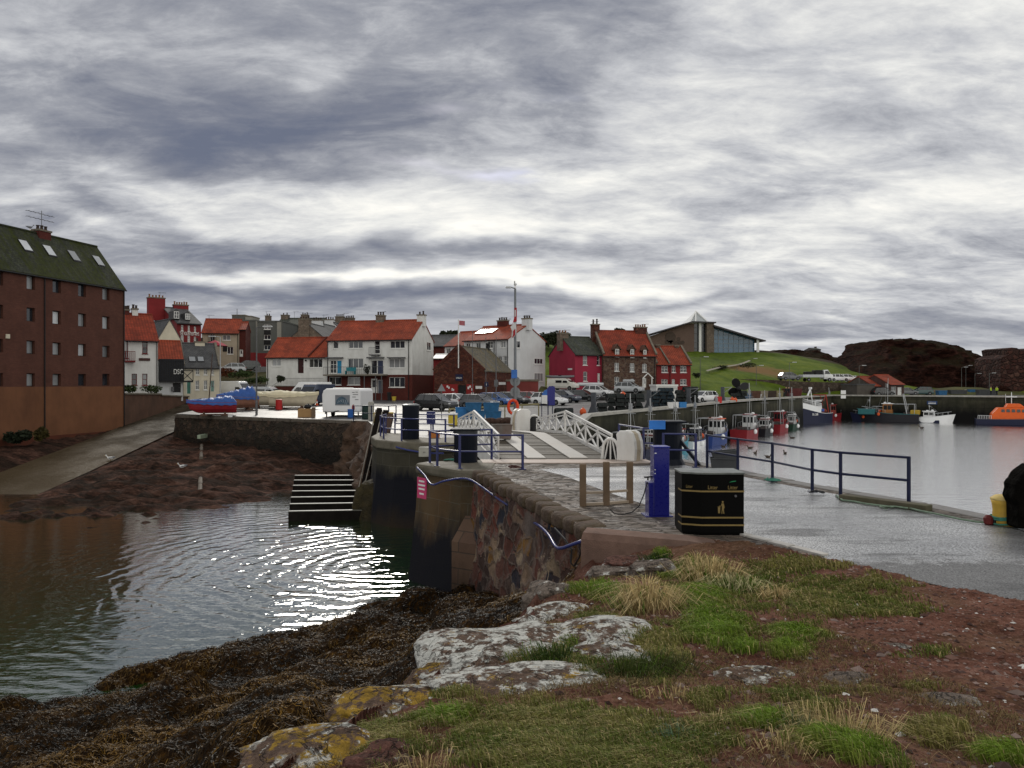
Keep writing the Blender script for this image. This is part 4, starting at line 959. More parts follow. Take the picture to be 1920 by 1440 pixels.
# --- beige house
hf=House('beige_house','beige rendered house with long orange roof beside the red inn','house',0,378.5,134,447.5,-12,8.,4.5,hz(623.5,134),hz(598.7,137),BEIGE,PT,'u',None,None,
  [z2(895,548,940,630,(2,1)),z2(1015,556,1092,606,(2,1)),z2(1060,670,1118,740,(2,1)),z2(1180,695,1210,765,'door',dict(m=FW))])
hf.chimney(390,397,607,WHITE,1,'ridge',.7,POTD);A=hf.loc(393,640);mb=MB()
mb.box((hf.loc(391,640).x,-.7,hf.loc(391,640).z-.1),(hf.loc(408,640).x,-.02,hf.loc(391,640).z))
for k in range(9): x=hf.loc(391.5+k*2,640).x;mb.tube([(x,-.65,hf.loc(391,640).z),(x,-.65,hf.loc(391,640).z+.95)],.025,4)
mb.build('balcony',BLK,hf.t); hf.pipe(446)
o,_=hf.panel(418,648.7,426,659,BLK,'picture_board')
hq2=House('brick_annex','dark brick annex with orange roof and white door at the end of the beige house','house',0,448,136,460.5,-12,7,4.5,hz(618,136),hz(604,138),REDBR,PT,'u',None,None,[z2(1178,695,1212,765,'door_glazed',dict(m=FW))])
# --- grey flats
hg=House('grey_flats','dark grey flat-roofed block of flats with a dark red base behind the beige house','apartment building',0,459,150,480,0,12,4.5,hz(602,150),hz(602,150),GREYR,GREYR,'flat',DRED2,hz(661,150),())
hg.chimney(443.5,467,592,GREYR,0,3.,5,name='lift_housing');hg.chimney(468,479,594,GREYL,0,3.,5,name='stair_housing')
mb=MB();mb.box((hg.w,-.1,0),(hg.w+.5,0.,hg.ze));mb.build('pale_corner',GREYL,hg.t)
hg2=House('flats','lower grey block of flats with a dark window column and white frames','apartment building',0,482.5,149,530,0,12,4.5,hz(603.5,149),hz(603.5,149),GREYR,GREYR,'flat',DRED2,hz(662,149),
  [(495,608,507.5,617.5,(2,1)),(495,628,507.5,636.5,(2,1)),(495,647,507.5,656,(2,1))])
for q in ((495,618.6,507.5,627.2),(495,637.4,507.5,646.2)): hg2.panel(*q,BLK,'dark_panel',.0,th=.05)
hg2.panel(519.5,604,527.5,668,GREYL,'pale_panel',0,th=.06)
mb=MB();A=hg2.loc(441,578);mb.tube([(A.x,1,hg2.ze-2),(A.x,1,A.z)],.06,5);mb.build('mast',IRON,hg2.t)
# --- sandstone gable and white chimney gables behind the low white house
hs=House('sandstone_house','brown sandstone gable with a wide chimney behind the low white cottage','house',0,545,127,606,4,9,3.5,hz(633,127),hz(607,127),STONEY,SL1,'v',None,None,(),oh=.15)
hs.chimney(561.5,581.5,598,STONEY,4,.4,1.1,POTD,3.)
hs.chimney(500,508,590.5,STONEY,2,6,1.1,POTD,3.,name='rear_chimney') if False else None
ht=House('slate_house','grey slate roofed house with two squat stone chimneys behind the flats','house',0,515,160,600,2,9,5,hz(612,160),hz(597,163),STONEY,SLD,'u',None,None,())
ht.chimney(528.5,541.5,590.5,STONEY,2,'ridge',1.4,POTD,3.);ht.chimney(499,507,592,STONEY,2,'ridge',1.4,POTD,3.); ht.chimney(566,578,590,STONEY,3,'ridge',1.4,POTD,3.)
hu=House('white_gable','weathered white gable with sooty chimney pots left of the tall white house','house',0,578,138,622,6,9,4,hz(630,138),hz(607,138),WHITE2,SL1,'v',None,None,[(602.5,619,607,625,(1,1))],oh=.12,shift=.42)
hu.chimney(586.5,604,600,WHITE2,4,.45,1.1,POTD,3.)
hu2=House('white_gable','weathered white gable partly hidden behind the red ridge of the tall white house','house',0,600,150,650,6,9,4,hz(628,150),hz(606,150),WHITE2,SL1,'v',None,None,(),oh=.12)
hu2.chimney(610,626.5,599,WHITE2,4,.45,1.1,POTD,3.);hu2.chimney(630,645,593.5,STONEY,4,5.,1.1,POTD,3.);hu2.chimney(648,664,596,STONEY,5,7,1.1,POTD,3.)
# --- tall white house and its low wing
BLUE=pm('turquoise_door',(.02,.22,.40),.4,.1,2,0);MAR=pm('maroon_door',(.035,.007,.008),.4,.1,2,0);NAVY=pm('navy_door',(.03,.04,.085),.5,.1,2,0)
hm=House('white_house','tall white house of three storeys with red pantiles and a brick ground floor','house',0,773,104,614.1,15,8.,.55,hz(635,104),hz(599.5,106),WHITE,PT,'u',REDBR,hz(702.5,104),
  [z3(770,425,822,500,(1,1)),z3(925,422,1067,498,(3,1),dict(g=GL)),z3(1183,420,1238,552,(1,3)),z3(1340,420,1487,498,(3,1)),
   z3(740,615,803,746,(2,3)),z3(806,615,856,748,'door',dict(m=BLUE)),z3(918,597,1073,695,(3,1),dict(g=GL)),z3(1150,615,1210,752,(1,1)),z3(1212,615,1272,752,'door',dict(m=NAVY)),z3(1328,600,1487,693,(3,1)),
   z3(730,782,852,862,(2,1)),z3(915,782,1040,862,(2,1)),z3(1148,800,1213,942,'door_glazed',dict(m=FW)),z3(1216,812,1266,945,'door',dict(m=pm('slate_door',(.10,.11,.14),.5))),z3(1330,785,1488,885,(3,1))],
  side=[z3(1706,437,1745,515,(2,1))])
hm.chimney(707,721,591,STONEY,3,'ridge',.9,POTD,1.6); hm.chimney(784,797,590,WHITE,2,'ridge',.9,POTD,.8); hm.pipe(766.5); hm.pipe(614.8)
for q in ((712,585,875,598),(1120,583,1285,597),(1325,584,1497,595)):
    A=hm.loc(*z3(q[0],q[3],0,0)[:2]);B=hm.loc(*z3(q[2],q[1],0,0)[:2]);mb=MB();mb.box((A.x,-.55,A.z),(B.x,-.02,B.z));mb.build('canopy',IRON,hm.t)
A=hm.loc(*z3(1152,568,0,0)[:2]);B=hm.loc(*z3(1246,490,0,0)[:2]);mb=MB();mb.box((A.x,-.8,A.z),(B.x,-.02,A.z+.12))
for x in np.linspace(A.x,B.x,9): mb.tube([(x,-.78,A.z+.1),(x,-.78,B.z)],.02,4)
mb.beam((A.x,-.78,B.z),(B.x,-.78,B.z),.05,.05);mb.build('balcony',IRON,hm.t)
# raised walkway with railing, over the brick ground floor
A=hm.loc(614,702);B=hm.loc(727,702);mb=MB();mb.box((0.0,-1.3,A.z-.22),(B.x,-.01,A.z-.02));wk=mb.build('walkway',CEM,hm.t)
mb=MB()
for x in np.linspace(.05,B.x-.05,34): mb.tube([(x,-1.25,A.z),(x,-1.25,A.z+1.)],.018,4)
mb.tube([(0,-1.25,A.z+1.),(B.x,-1.25,A.z+1.)],.03,5);mb.build('railing',IRON,wk)
for px in (690,711,722): x=hm.loc(px,710).x;mb=MB();mb.tube([(x,-1.15,0),(x,-1.15,A.z-.2)],.07,6);mb.build('post',IRON,wk)
Lc=PM[hm.t]@Vector((0,0,0))
hl=House('white_cottage','low white cottage with red pantiles and a maroon door, joined to the tall white house','house',0,614.3,Lc.y+.4,499.3,12,6.6,2.6,hz(668,Lc.y),hz(633,Lc.y+2),WHITE,PT,'u',None,None,
  [z3(160,600,248,675,(2,1)),z3(418,600,476,745,'door',dict(m=MAR,f=FD)),z3(530,600,664,690,(3,1))])
hl.pipe(502)
for q in ((148,592,254,600),): A=hl.loc(*z3(q[0],q[3],0,0)[:2]);B=hl.loc(*z3(q[2],q[1],0,0)[:2]);mb=MB();mb.box((A.x,-.2,A.z),(B.x,-.01,B.z));mb.build('lintel',IRON,hl.t)
x=hl.loc(580,650).x;mb=MB();mb.beam((x-.0,-.32,hl.ze+.06),(x+1.1,hl.hd,hl.zr+.22),.22,.16);mb.build('verge',pm('dark_verge',(.09,.02,.012),.8),hl.roof)
mb=MB();mb.tube([(hl.loc(574,676).x,-.2,hl.loc(574,676).z),(hl.loc(574,676).x,-.05,hl.loc(574,676).z)],.12,8);mb.build('wall_lamp',BLK,hl.t)
# terrace under the cottage
mb=MB();A=hl.loc(498,702);
tw=thing('terrace','dark red brick terrace wall with thin railings in front of the low white cottage','wall',tuple(hl.L+Vector((0,0,.5))),-hl.a)
zt0=2.6-.5;mb=MB();mb.box((2.2,-1.45,0),(hl.w+.1,-.02,zt0-.15));mb.build('wall_face',REDBR,tw)
mb=MB();mb.box((2.1,-1.5,zt0-.15),(hl.w+.1,-.02,zt0-.02));mb.build('paving',CEM,tw)
mb=MB()
for x in np.linspace(3.4,hl.w,34): mb.tube([(x,-1.42,zt0),(x,-1.42,zt0+1.)],.016,4)
mb.tube([(3.4,-1.42,zt0+1.),(hl.w,-1.42,zt0+1.)],.025,5)
for k in range(12): t=k/11;mb.tube([(.9+2.5*t,-1.42,zt0*.25+.75*zt0*t),(.9+2.5*t,-1.42,zt0*.25+.75*zt0*t+.95)],.016,4)
mb.tube([(.9,-1.42,zt0*.25+.95),(3.4,-1.42,zt0+1.)],.025,5);mb.build('railing',IRON,tw)
mb=MB();mb.box((-.02,-.25,0),(2.1,-.01,zt0));mb.build('white_base',WHITE,tw)
# --- dark slate building between
hk=House('store_building','dark slate roofed brick store between the two white houses','building',0,800,126,866,6,8,1.,hz(649,126),hz(629,128),REDBR,SL1,'u',None,None,())
hk2=House('shed','small white roofed red shed beside the lifeboat station','shed',0,812,112,834,6,5,.6,hz(673,112),hz(666,114),DRED2,FW,'u',None,None,())
# --- lifeboat station
hlb=House('lifeboat_station','red sandstone boathouse with a slate roof patched by yellow lichen and posters by its door','boathouse',0,907,97,814,18,12,.5,hz(696,97),hz(652,100),SAND,SL2,'v',None,None,
  [z4(520,1060,612,1235,'door',dict(m=BLK,f=FD))],oh=.1,og=-.02)
hlb.skew if False else None
mb=MB()
for a_,b_ in (((-.1,hlb.ze),(hlb.w/2,hlb.zr)),((hlb.w+.1,hlb.ze),(hlb.w/2,hlb.zr))): mb.beam((a_[0],0.05,a_[1]+.12),(b_[0],0.05,b_[1]+.2),.4,.22,up=(0,1,0))
mb.build('gable_skew',SAND,hlb.t)
RB=pm('poster_red',(.22,.014,.014),.5,.08,2,0)
for q in ((318,1050,512,1240),(620,1050,712,1240)): hlb.panel(*z4(*q),RB,'red_panel',0,th=.05)
SGN=pm('navy_sign',(.008,.012,.045),.4,.1,2,0);PAP=pm('white_paper',(.65,.65,.64),.6,.1,2,0)
o,(A,B)=hlb.panel(*z4(487,928,575,1008),SGN,'sign_board',0,th=.08)
lettering(o,'LIFEBOAT',Matrix.Translation(((A.x+B.x)/2,-.1,A.z+(B.z-A.z)*.42))@UPR,.3,FW,fit=(B.x-A.x)*.8)
for i,q in enumerate(((378,1065,398,1090),(398,1080,416,1105),(440,1098,452,1130),(456,1108,470,1132),(635,1080,655,1110),(655,1066,676,1092),(682,1098,700,1130),(445,1158,490,1170),(680,1152,712,1180),(378,1178,410,1195),(732,1072,812,1106))):
    hlb.panel(*z4(*q),PAP,'poster',.05 if q[0]<712 else 0,th=.03)
hlb.panel(*z4(1013,1025,1095,1057),PAP,'poster',0,'right')
A=hlb.loc(860.5,668);mb=MB();mb.tube([(A.x,-.15,A.z-1.5),(A.x,-.15,hlb.loc(860.5,599).z)],.07,6);fpz=hlb.loc(860.5,599).z;mb.build('flagpole',FW,hlb.t)
mb=MB();mb.ball((hlb.w/2,11.,hlb.zr+.9),.3);mb.box((hlb.w/2-.2,10.8,hlb.zr-.1),(hlb.w/2+.2,11.2,hlb.zr+.7));mb.build('roof_vent',BLK,hlb.t)
# --- second white house and wing
hw=House('white_house','large white house with orange roof, two skylights and a plain gable facing the harbour','house',0,953.4,109,870,37,9.2,.6,hz(635.5,109),hz(610,112.5),WHITE2,PT,'u',None,None,
  [z4(612,545,662,617,(2,1)),z4(737,540,792,617,(2,1)),z4(882,522,942,610,(2,2)),z4(1035,518,1098,602,(2,1)),z4(1073,705,1112,812,(1,2)),z4(1012,708,1052,760,(2,1))],
  side=[z4(1195,520,1277,602,(2,1)),z4(1448,735,1552,802,(3,1)),z4(1447,912,1557,1014,(3,1))])
hw.skylight(*z4(797,385,857,430));hw.skylight(*z4(872,380,935,422));hw.chimney(935,951.5,601,REDBR,4,'ridge',.8,POTD,1.6);hw.chimney(981.5,995,597,WHITE2,3,'ridge',.9,POTD,.7);hw.pipe(927,hw.ze);hw.pipe(952)
Lw=PM[hw.t]@Vector((0,0,0))
hw2=House('white_cottage','lower white wing with orange roof behind the lifeboat station','house',0,870,Lw.y+.5,834,37,7.5,.6,hz(648.5,Lw.y+2),hz(623,Lw.y+4),WHITE2,PT,'u',None,None,[z4(372,605,422,680,(2,1))])
lw=House('low_wall','low red painted yard wall below the plain white gable','wall',0,950,103,1008,20,.35,.5,hz(715,103),hz(715,103),pm('pinkish_red_paint',(.20,.045,.04),.8,.15,.8,.2),CEM,'flat',None,None,())
# --- crimson house, stone house, red terrace
hcr=House('crimson_house','crimson painted house with dark green slate roof by the stone house','house',0,1078.3,112,1131,-24,8.4,.6,hz(664,112),hz(633,116),CRIM,SLD,'u',None,None,
  [z5(558,638,608,747,(1,2)),z5(715,643,746,750,(1,2)),z5(562,822,608,928,(1,2)),z5(722,838,750,1000,'door',dict(m=FW))])
hcr.chimney(1047,1063,624,STONEY,3,'ridge',1.,POT,2.);o,_=hcr.panel(*z5(0,0,1,1),PAP,'x') if False else (None,None)
A=hcr.loc(1072.5,692,'left');mb=MB();mb.box((-.06,A.y-.1,A.z-.12),(-.01,A.y+1.2,A.z+.12));mb.build('street_sign',PAP,hcr.t)
SW=dict(s=CEM)
hst=House('stone_house','three-storey brown rubble stone house with red pantiles, three small dormers and a white porch','house',0,1131.5,113,1230,-11,8.6,.6,hz(665.5,113),hz(621.5,117),RUBH,PT2,'u',None,None,
  [z5(915,722,964,815,(2,2)),z5(1087,727,1138,822,(2,2)),z5(1226,732,1277,827,(2,2)),z5(913,880,967,977,(2,2)),z5(1226,890,1272,1000,'door_glazed',dict(m=FW)),z5(1095,900,1135,960,(2,2))])
hst.chimney(1109,1122.5,607.5,SAND,2,'ridge',1.1,POTD,2.6,.7);hst.chimney(1190,1211,613,SAND,5,'ridge',1.1,POT,2.4,.4);hst.skew(0);hst.skew(hst.w);hst.pipe(1227)
for q in ((912,545,970,660),(1082,550,1138,668),(1228,555,1278,672)):
    A=hst.loc(*z5(q[0],q[3],0,0)[:2]);B=hst.loc(*z5(q[2],q[1],0,0)[:2]);x0,x1,z0,z1_=A.x,B.x,A.z,B.z
    mb=MB();mb.prism([(x0,0,z0),(x1,0,z0),(x1,0,z1_-.2),((x0+x1)/2,0,z1_+.35),(x0,0,z1_-.2)],(0,-.06,0),(0,2.2,0));d_=mb.build('dormer',RUBH,hst.t)
    mb=MB()
    for sg in (0,1):
        xa=(x0-.25) if sg==0 else (x1+.25); mb.beam((xa,1.,z1_-.4),((x0+x1)/2,1.,z1_+.45),2.4,.1,up=(0,0,1))
    mb.build('dormer_roof',pm('dormer_tile',(.10,.045,.03),.8),d_)
    unit(d_,x0+.12,x1-.12,z0+.08,z1_-.3,-.12,(2,2),{})
A=hst.loc(1205,715);B=hst.loc(1219,703);mb=MB();mb.beam((A.x-.25,-.6,B.z-.55),((A.x+B.x)/2,-.6,B.z+.25),.12,.1,up=(0,1,0));mb.beam((B.x+.25,-.6,B.z-.55),((A.x+B.x)/2,-.6,B.z+.25),.12,.1,up=(0,1,0))
mb.box((A.x-.1,-.65,0),(A.x+.02,-.55,B.z-.4));mb.box((B.x-.02,-.65,0),(B.x+.1,-.55,B.z-.4));mb.build('porch',FW,hst.t)
hrt=House('red_house','dark red two-storey house with orange pantiles at the foot of the green hill','house',0,1231,117,1295,-10,7.6,.6,hz(682.5,117),hz(650.5,120),DRED2,PT,'u',None,None,
  [z5(1443,758,1514,830,(2,2)),z5(1558,757,1602,830,(2,2)),z5(1653,758,1724,830,(2,2)),z5(1440,906,1512,970,(2,2)),z5(1558,905,1594,970,(2,2)),z5(1652,905,1724,972,(2,2))])
hrt.skew(0);hrt.skew(hrt.w);hrt.chimney(1228,1236,646,RUBH,0,'ridge',.9,low=1.);hrt.chimney(1264,1271,648,RUBH,0,'ridge',.9,low=1.);x=hrt.loc(1254,690).x;mb=MB();mb.beam((x,-.3,hrt.ze+.12),(x-.2,hrt.hd,hrt.zr+.25),.2,.2);mb.build('party_skew',CEM,hrt.t);hrt.pipe(1256)
hcab=House('kiosk','white flat-roofed kiosk with an open dark front on the quay by the dark red house','kiosk',0,1231,100,1270,-8,2.6,.55,hz(724.5,100),hz(724.5,100),FW,FW,'flat',None,None,[(1233.5,727,1251.5,749,'door',dict(m=BLK)),(1254,727,1261,749,'door',dict(m=FW)),(1262,727,1269,749,'door',dict(m=FW))])  # black panel paints the shade inside the open front, no door there
# --- harbour sheds
hsa=House('shed','grey boarded harbour shed with an orange-red roof below the castle rock','shed',0,1637,148,1673,-25,7,.6,hz(724,148),hz(707,150),pm('grey_board',(.085,.075,.065),.85,.2,1.5,.2),PT,'u',None,None,[(1660,727,1666,744,'door',dict(m=BLUE)),(1646,730,1655,744,(2,1))])
hsb=House('shed','taller harbour shed with orange-red roof and pale blue doors beside the grey boarded one','shed',0,1668,147,1695,-25,7,.6,hz(721,147),hz(704,150),pm('brown_board2',(.07,.04,.035),.85,.2,1.5,.2),PT,'u',None,None,[(1671,725,1681,741,(2,2),dict(g=GLP)),(1683,726,1691,743,'door',dict(m=FW))])
hsc=House('shed','low flat grey shed left of the orange-roofed harbour sheds','shed',0,1607,146,1640,-10,5,.6,hz(722,146),hz(722,146),pm('grey_board',(0,0,0)),SL1,'flat',None,None,())

# television aerials on the chimneys
def aerial(h,px,py0,py1,plane='ridge',w=.9):
    A=h.loc(px,py0,plane);B=h.loc(px,py1,plane);mb=MB();mb.tube([(A.x,A.y,A.z),(A.x,A.y,B.z)],.03,5);mb.tube([(A.x-w*.3,A.y,B.z-.1),(A.x+w,A.y,B.z-.02)],.02,4)
    for k in range(5): x=A.x-w*.2+k*w*.27;mb.tube([(x,A.y-.25,B.z-.08),(x,A.y+.25,B.z-.08)],.015,4)
    mb.build('aerial',IRON,h.t)
for h_,px,a_,b_ in ((hf,392,600,591),(hg2,500,592,584),(ht,552,596,584),(ht,578,594,587),(hu,607,604,590),(hu2,646,600,587),(hm,713,594,584),(hw,949,608,598),(hw,984,600,592),(hst,1112,610,602),(hcr,1059,628,618),(hp,300,555,548),(hst,1206,615,607)): aerial(h_,px,a_,b_)
# ---------- green hill, leisure centre, castle rock
def pz(px,py,Y): p=W(px,py,Y);return (p.x,p.y,p.z)
HILL=TPS([pz(1300,746,124),pz(1300,722,136),pz(1300,700,152),pz(1300,680,172),pz(1300,663,194),pz(1450,738,138),pz(1450,727,147),pz(1450,714,151),pz(1450,690,168),pz(1450,672,182),pz(1440,660,200),pz(1380,660,200),
 pz(1600,738,150),pz(1600,729,155),pz(1600,714,159),pz(1600,700,172),pz(1560,685,190),pz(1500,668,200),pz(1640,705,185),pz(1700,720,175),pz(1100,700,150),pz(1025,692,136),pz(1025,650,152),pz(1025,634,168),pz(1100,640,185),pz(1200,655,190),pz(1350,655,230),pz(1600,680,230),pz(1000,640,210),pz(900,700,150),pz(860,715,140),(16,128,.6),(30,128,.6),(58,150,.8),(75,155,.8),(110,150,.8),(140,160,1.5)])
xs_=np.linspace(-8,170,200);ys_=np.linspace(121,250,150);XB,YB=np.meshgrid(xs_,ys_,indexing='xy');zb=HILL(XB,YB)
# shelf for the upper road behind the stone wall
zb=zb+(fbm(XB*.12,YB*.2,4,61)-.5)*.7
zb=np.maximum(zb,.3)-np.clip((124-YB)/3,0,1)*1.2
i=np.arange(zb.size).reshape(zb.shape);FB=np.stack([i[:-1,:-1],i[:-1,1:],i[1:,1:],i[1:,:-1]],-1).reshape(-1,4)
m,nt,b,ob,uv=newm('hill_grass')
nA=noi(nt,ob,.06,5,.6);nB=noi(nt,mapv(nt,ob,(1,.5,1)),.55,6,.7);nC=noi(nt,ob,.035,3,.5)
c=ramp(nt,mth(nt,'ADD',mth(nt,'MULTIPLY',nA,.5),mth(nt,'MULTIPLY',nB,.5)),[(.35,(.034,.052,.005)),(.5,(.070,.105,.008)),(.65,(.125,.15,.014))])
pos=nd(nt,'SeparateXYZ',{0:ob});
def spot(cx,cy,rx,ry): return mth(nt,'SUBTRACT',1.,mth(nt,'SQRT',mth(nt,'ADD',mth(nt,'POWER',mth(nt,'DIVIDE',mth(nt,'SUBTRACT',pos.outputs[0],cx),rx),2.),mth(nt,'POWER',mth(nt,'DIVIDE',mth(nt,'SUBTRACT',pos.outputs[1],cy),ry),2.))))
br=mth(nt,'ADD',spot(52,163,9,9),mth(nt,'MULTIPLY',mth(nt,'SUBTRACT',nB,.5),1.4),clamp=True)
c=mixc(nt,mth(nt,'MULTIPLY',br,1.6,clamp=True),c,(.16,.095,.035))
pth=mth(nt,'ADD',spot(76,205,24,12),mth(nt,'MULTIPLY',mth(nt,'SUBTRACT',nB,.5),1.2),clamp=True)
c=mixc(nt,mth(nt,'MULTIPLY',pth,2.,clamp=True),c,(.035,.022,.012))
setb(nt,b,col=c,rough=.95,spec=.1,nrm=bmp(nt,nB,.6,.25))
inl=inpoly(XB.ravel(),YB.ravel(),LAND);FB=FB[inl[FB].all(1)]
npmesh('hill',np.stack([XB,YB,zb],-1).reshape(-1,3),FB,m,kind='structure')
def hz_(x,y): return float(HILL(np.array([x]),np.array([y]))[0])
# path up the hill
pc=pm('path_gravel',(.23,.21,.17),.9,.15,1,.2)
mb=MB();pp=[W(1325,697.5,152),W(1360,689,160),W(1385,683,167),W(1410,675,176)]
Lp=[];
for a_,b_ in zip(pp,pp[1:]):
    for k in range(6): q=a_.lerp(b_,k/6);Lp.append(Vector((q.x,q.y,hz_(q.x,q.y)+.45)))
for a_,b_ in zip(Lp,Lp[1:]): mb.face([a_+Vector((0,-.8,0)),b_+Vector((0,-.8,0)),b_+Vector((0,.8,.2)),a_+Vector((0,.8,.2))])
mb.build('path',pc)['kind']='structure'
# retaining wall and road on the hill
WALLST=rubble('hill_wall_stone',[(.075,.055,.042),(.10,.072,.055),(.055,.04,.032),(.13,.10,.08)],1.7,(.05,.04,.03),.05,.8,stain=(.03,.022,.016),samt=.4)
rw=thing('retaining_wall','long rough stone retaining wall across the foot of the green hill','wall',(50,150,0))
wl=[W(1350,711,148),W(1400,711,148.5),W(1450,712.5,149),W(1500,715.5,150),W(1560,717,152),W(1625,717,154),W(1680,722,156)]
mb=MB();mb.loft([[p+Vector((0,0,-4)),p+Vector((0,0,0))+Vector((0,0,.0)),p+Vector((0,.6,.0)),p+Vector((0,.6,-4))] for p in wl]);mb.build('wall_face',WALLST,rw,world=True)
mb=MB();mb.loft([[p+Vector((0,.62,-.28)),p+Vector((0,6.5,-.10))] for p in wl],closed=False,cap=False);mb.build('road',m_:=pm('upper_tarmac',(.07,.07,.07),.6,.2,1,.1))['kind']='structure'
# leisure centre
PINKB=brickm('pinkish_brown_brick',(.125,.085,.068),(.15,.10,.08),(.10,.07,.06),.4,.15,.01,.12,bump=.2)
Yp=200
lp=thing('leisure_centre','large brown leisure centre on the hill with glass hall and white pyramid roof light','leisure centre',W(1320,663,Yp))
def Wl(px,py,dy=0): return W(px,py,Yp+dy)
def flat(mb,pts,dy0,dy1): mb.prism([Wl(*p)+Vector((0,dy0,0)) for p in pts],(0,0,0),(0,dy1-dy0,0))
mb=MB();flat(mb,[(1219.7,668),(1301.7,668),(1301.7,605.5),(1296,605),(1219.7,630)],0,22);mb.build('wall',PINKB,lp,world=True)
mb=MB();
for px,py,r in ((1257,632,1.4),):
    p=Wl(px,py);mb.lathe([(r,-.05),(r,.05)],p+Vector((0,-.06,0)),20,'y')
for px,py in ((1250,641),(1259,641.5),(1266,642),(1273,642),(1280,642),(1272,635.5),(1256,642)): mb.lathe([(.5,-.05),(.5,.05)],Wl(px,py)+Vector((0,-.06,0)),10,'y')
mb.build('round_vent',pm('vent_brown',(.07,.05,.04),.8),lp,world=True)
mb=MB();flat(mb,[(1323.6,668),(1337,668),(1337,606),(1323.6,606)],-1,8);mb.build('tower_pier',STONEY,lp,world=True)
mb=MB();flat(mb,[(1301.7,668),(1323.6,668),(1323.6,605),(1301.7,605)],.8,4);g=mb.build('entrance_glass',glassm('dark_glass',(.018,.024,.03),.06),lp,world=True)
mb=MB()
for py in (614,625,642,653): mb.box(Wl(1301.8,py+.4)+Vector((0,.6,0)),Wl(1323.5,py-.4)+Vector((0,.78,0)))
mb.build('mullion',IRON,g,world=True)
mb=MB();flat(mb,[(1310.5,668),(1314.5,668),(1314.5,606),(1310.5,606)],-.3,.5);mb.build('white_column',FW,lp,world=True)
ROOFD=pm('dark_metal_roof',(.06,.055,.06),.45,.15,.3,.1,8,.3)
mb=MB();flat(mb,[(1210,630.5),(1296,605),(1340,606.5),(1340,604.3),(1296,602.8),(1210,628.2)],-1.6,26);mb.build('roof',ROOFD,lp,world=True)
mb=MB();flat(mb,[(1335,613.5),(1415,637.5),(1430.5,641),(1430.5,639),(1415,634.8),(1335,610.5)],-2.4,26);mb.build('hall_roof',ROOFD,lp,world=True)
mb=MB();flat(mb,[(1337,668),(1414,668),(1414,637.6),(1337,614)],0,20);gh=mb.build('hall_glass',glassm('hall_glass_blue',(.03,.085,.14),.05),lp,world=True)
mb=MB()
for i_ in range(9):
    px=1337+77*i_/8;ptop=614+(637.6-614)*(px-1337)/77;mb.box(Wl(px-.35,661)+Vector((0,-.15,0)),Wl(px+.35,ptop)+Vector((0,-.02,0)))
for py in (620,628,636,644,652):
    x0=1337;x1=min(1414,1337+77*(py-614)/(637.6-614)) if py<637.6 else 1414
    mb.box(Wl(x0,py+.3)+Vector((0,-.12,0)),Wl(x1,py-.3)+Vector((0,-.03,0)))
mb.build('mullion',pm('pale_mullion',(.22,.25,.28),.5),gh,world=True)
mb=MB();
for px in (1417.5,): mb.tube([Wl(px,662)+Vector((0,-1.5,0)),Wl(px,637)+Vector((0,-1.5,0))],.35,8)
mb.build('column',FW,lp,world=True)
ap=Wl(1314.9,579.7)+Vector((0,6,0));c0=Wl(1293,605);c1=Wl(1328,605);bk=Vector((0,12,0))
mb=MB();mb.face([c0,c1,ap]);mb.face([c1,c1+bk,ap]);mb.face([c1+bk,c0+bk,ap]);mb.face([c0+bk,c0,ap]);mb.build('pyramid',glassm('frosted_glass',(.22,.24,.24),.2),lp,world=True)
mb=MB();mid=Wl(1303,604.8)
for p,q in ((c0,ap),(c1,ap),(c0,c1),(Wl(1304,604.8),ap)): mb.beam(p+Vector((0,-.1,0)),q+Vector((0,-.1,0)),.35,.35)
mb.build('pyramid_frame',FW,lp,world=True)
# dark mounds and rocks
m,nt,b,ob,uv=newm('castle_rock')
nA=noi(nt,mapv(nt,ob,(1,1,1.8)),.10,6,.65);nB=noi(nt,mapv(nt,ob,(1,1,3.2)),.5,7,.75)
c=ramp(nt,mth(nt,'ADD',mth(nt,'MULTIPLY',nA,.4),mth(nt,'MULTIPLY',nB,.6)),[(.38,(.004,.002,.0015)),(.47,(.020,.008,.006)),(.55,(.055,.022,.016)),(.68,(.13,.06,.045))])
gz=nd(nt,'SeparateXYZ',{0:nd(nt,'NewGeometry').outputs['Normal']}).outputs[2]
gf=mth(nt,'MULTIPLY',ramp(nt,mth(nt,'ADD',gz,mth(nt,'MULTIPLY',mth(nt,'SUBTRACT',nA,.5),1.2)),[(.62,0.),(.9,1.)]),.7)
c=mixc(nt,gf,c,(.020,.017,.006))
setb(nt,b,col=c,rough=.95,spec=.05,nrm=bmp(nt,nB,1.,1.6));CROCK=m
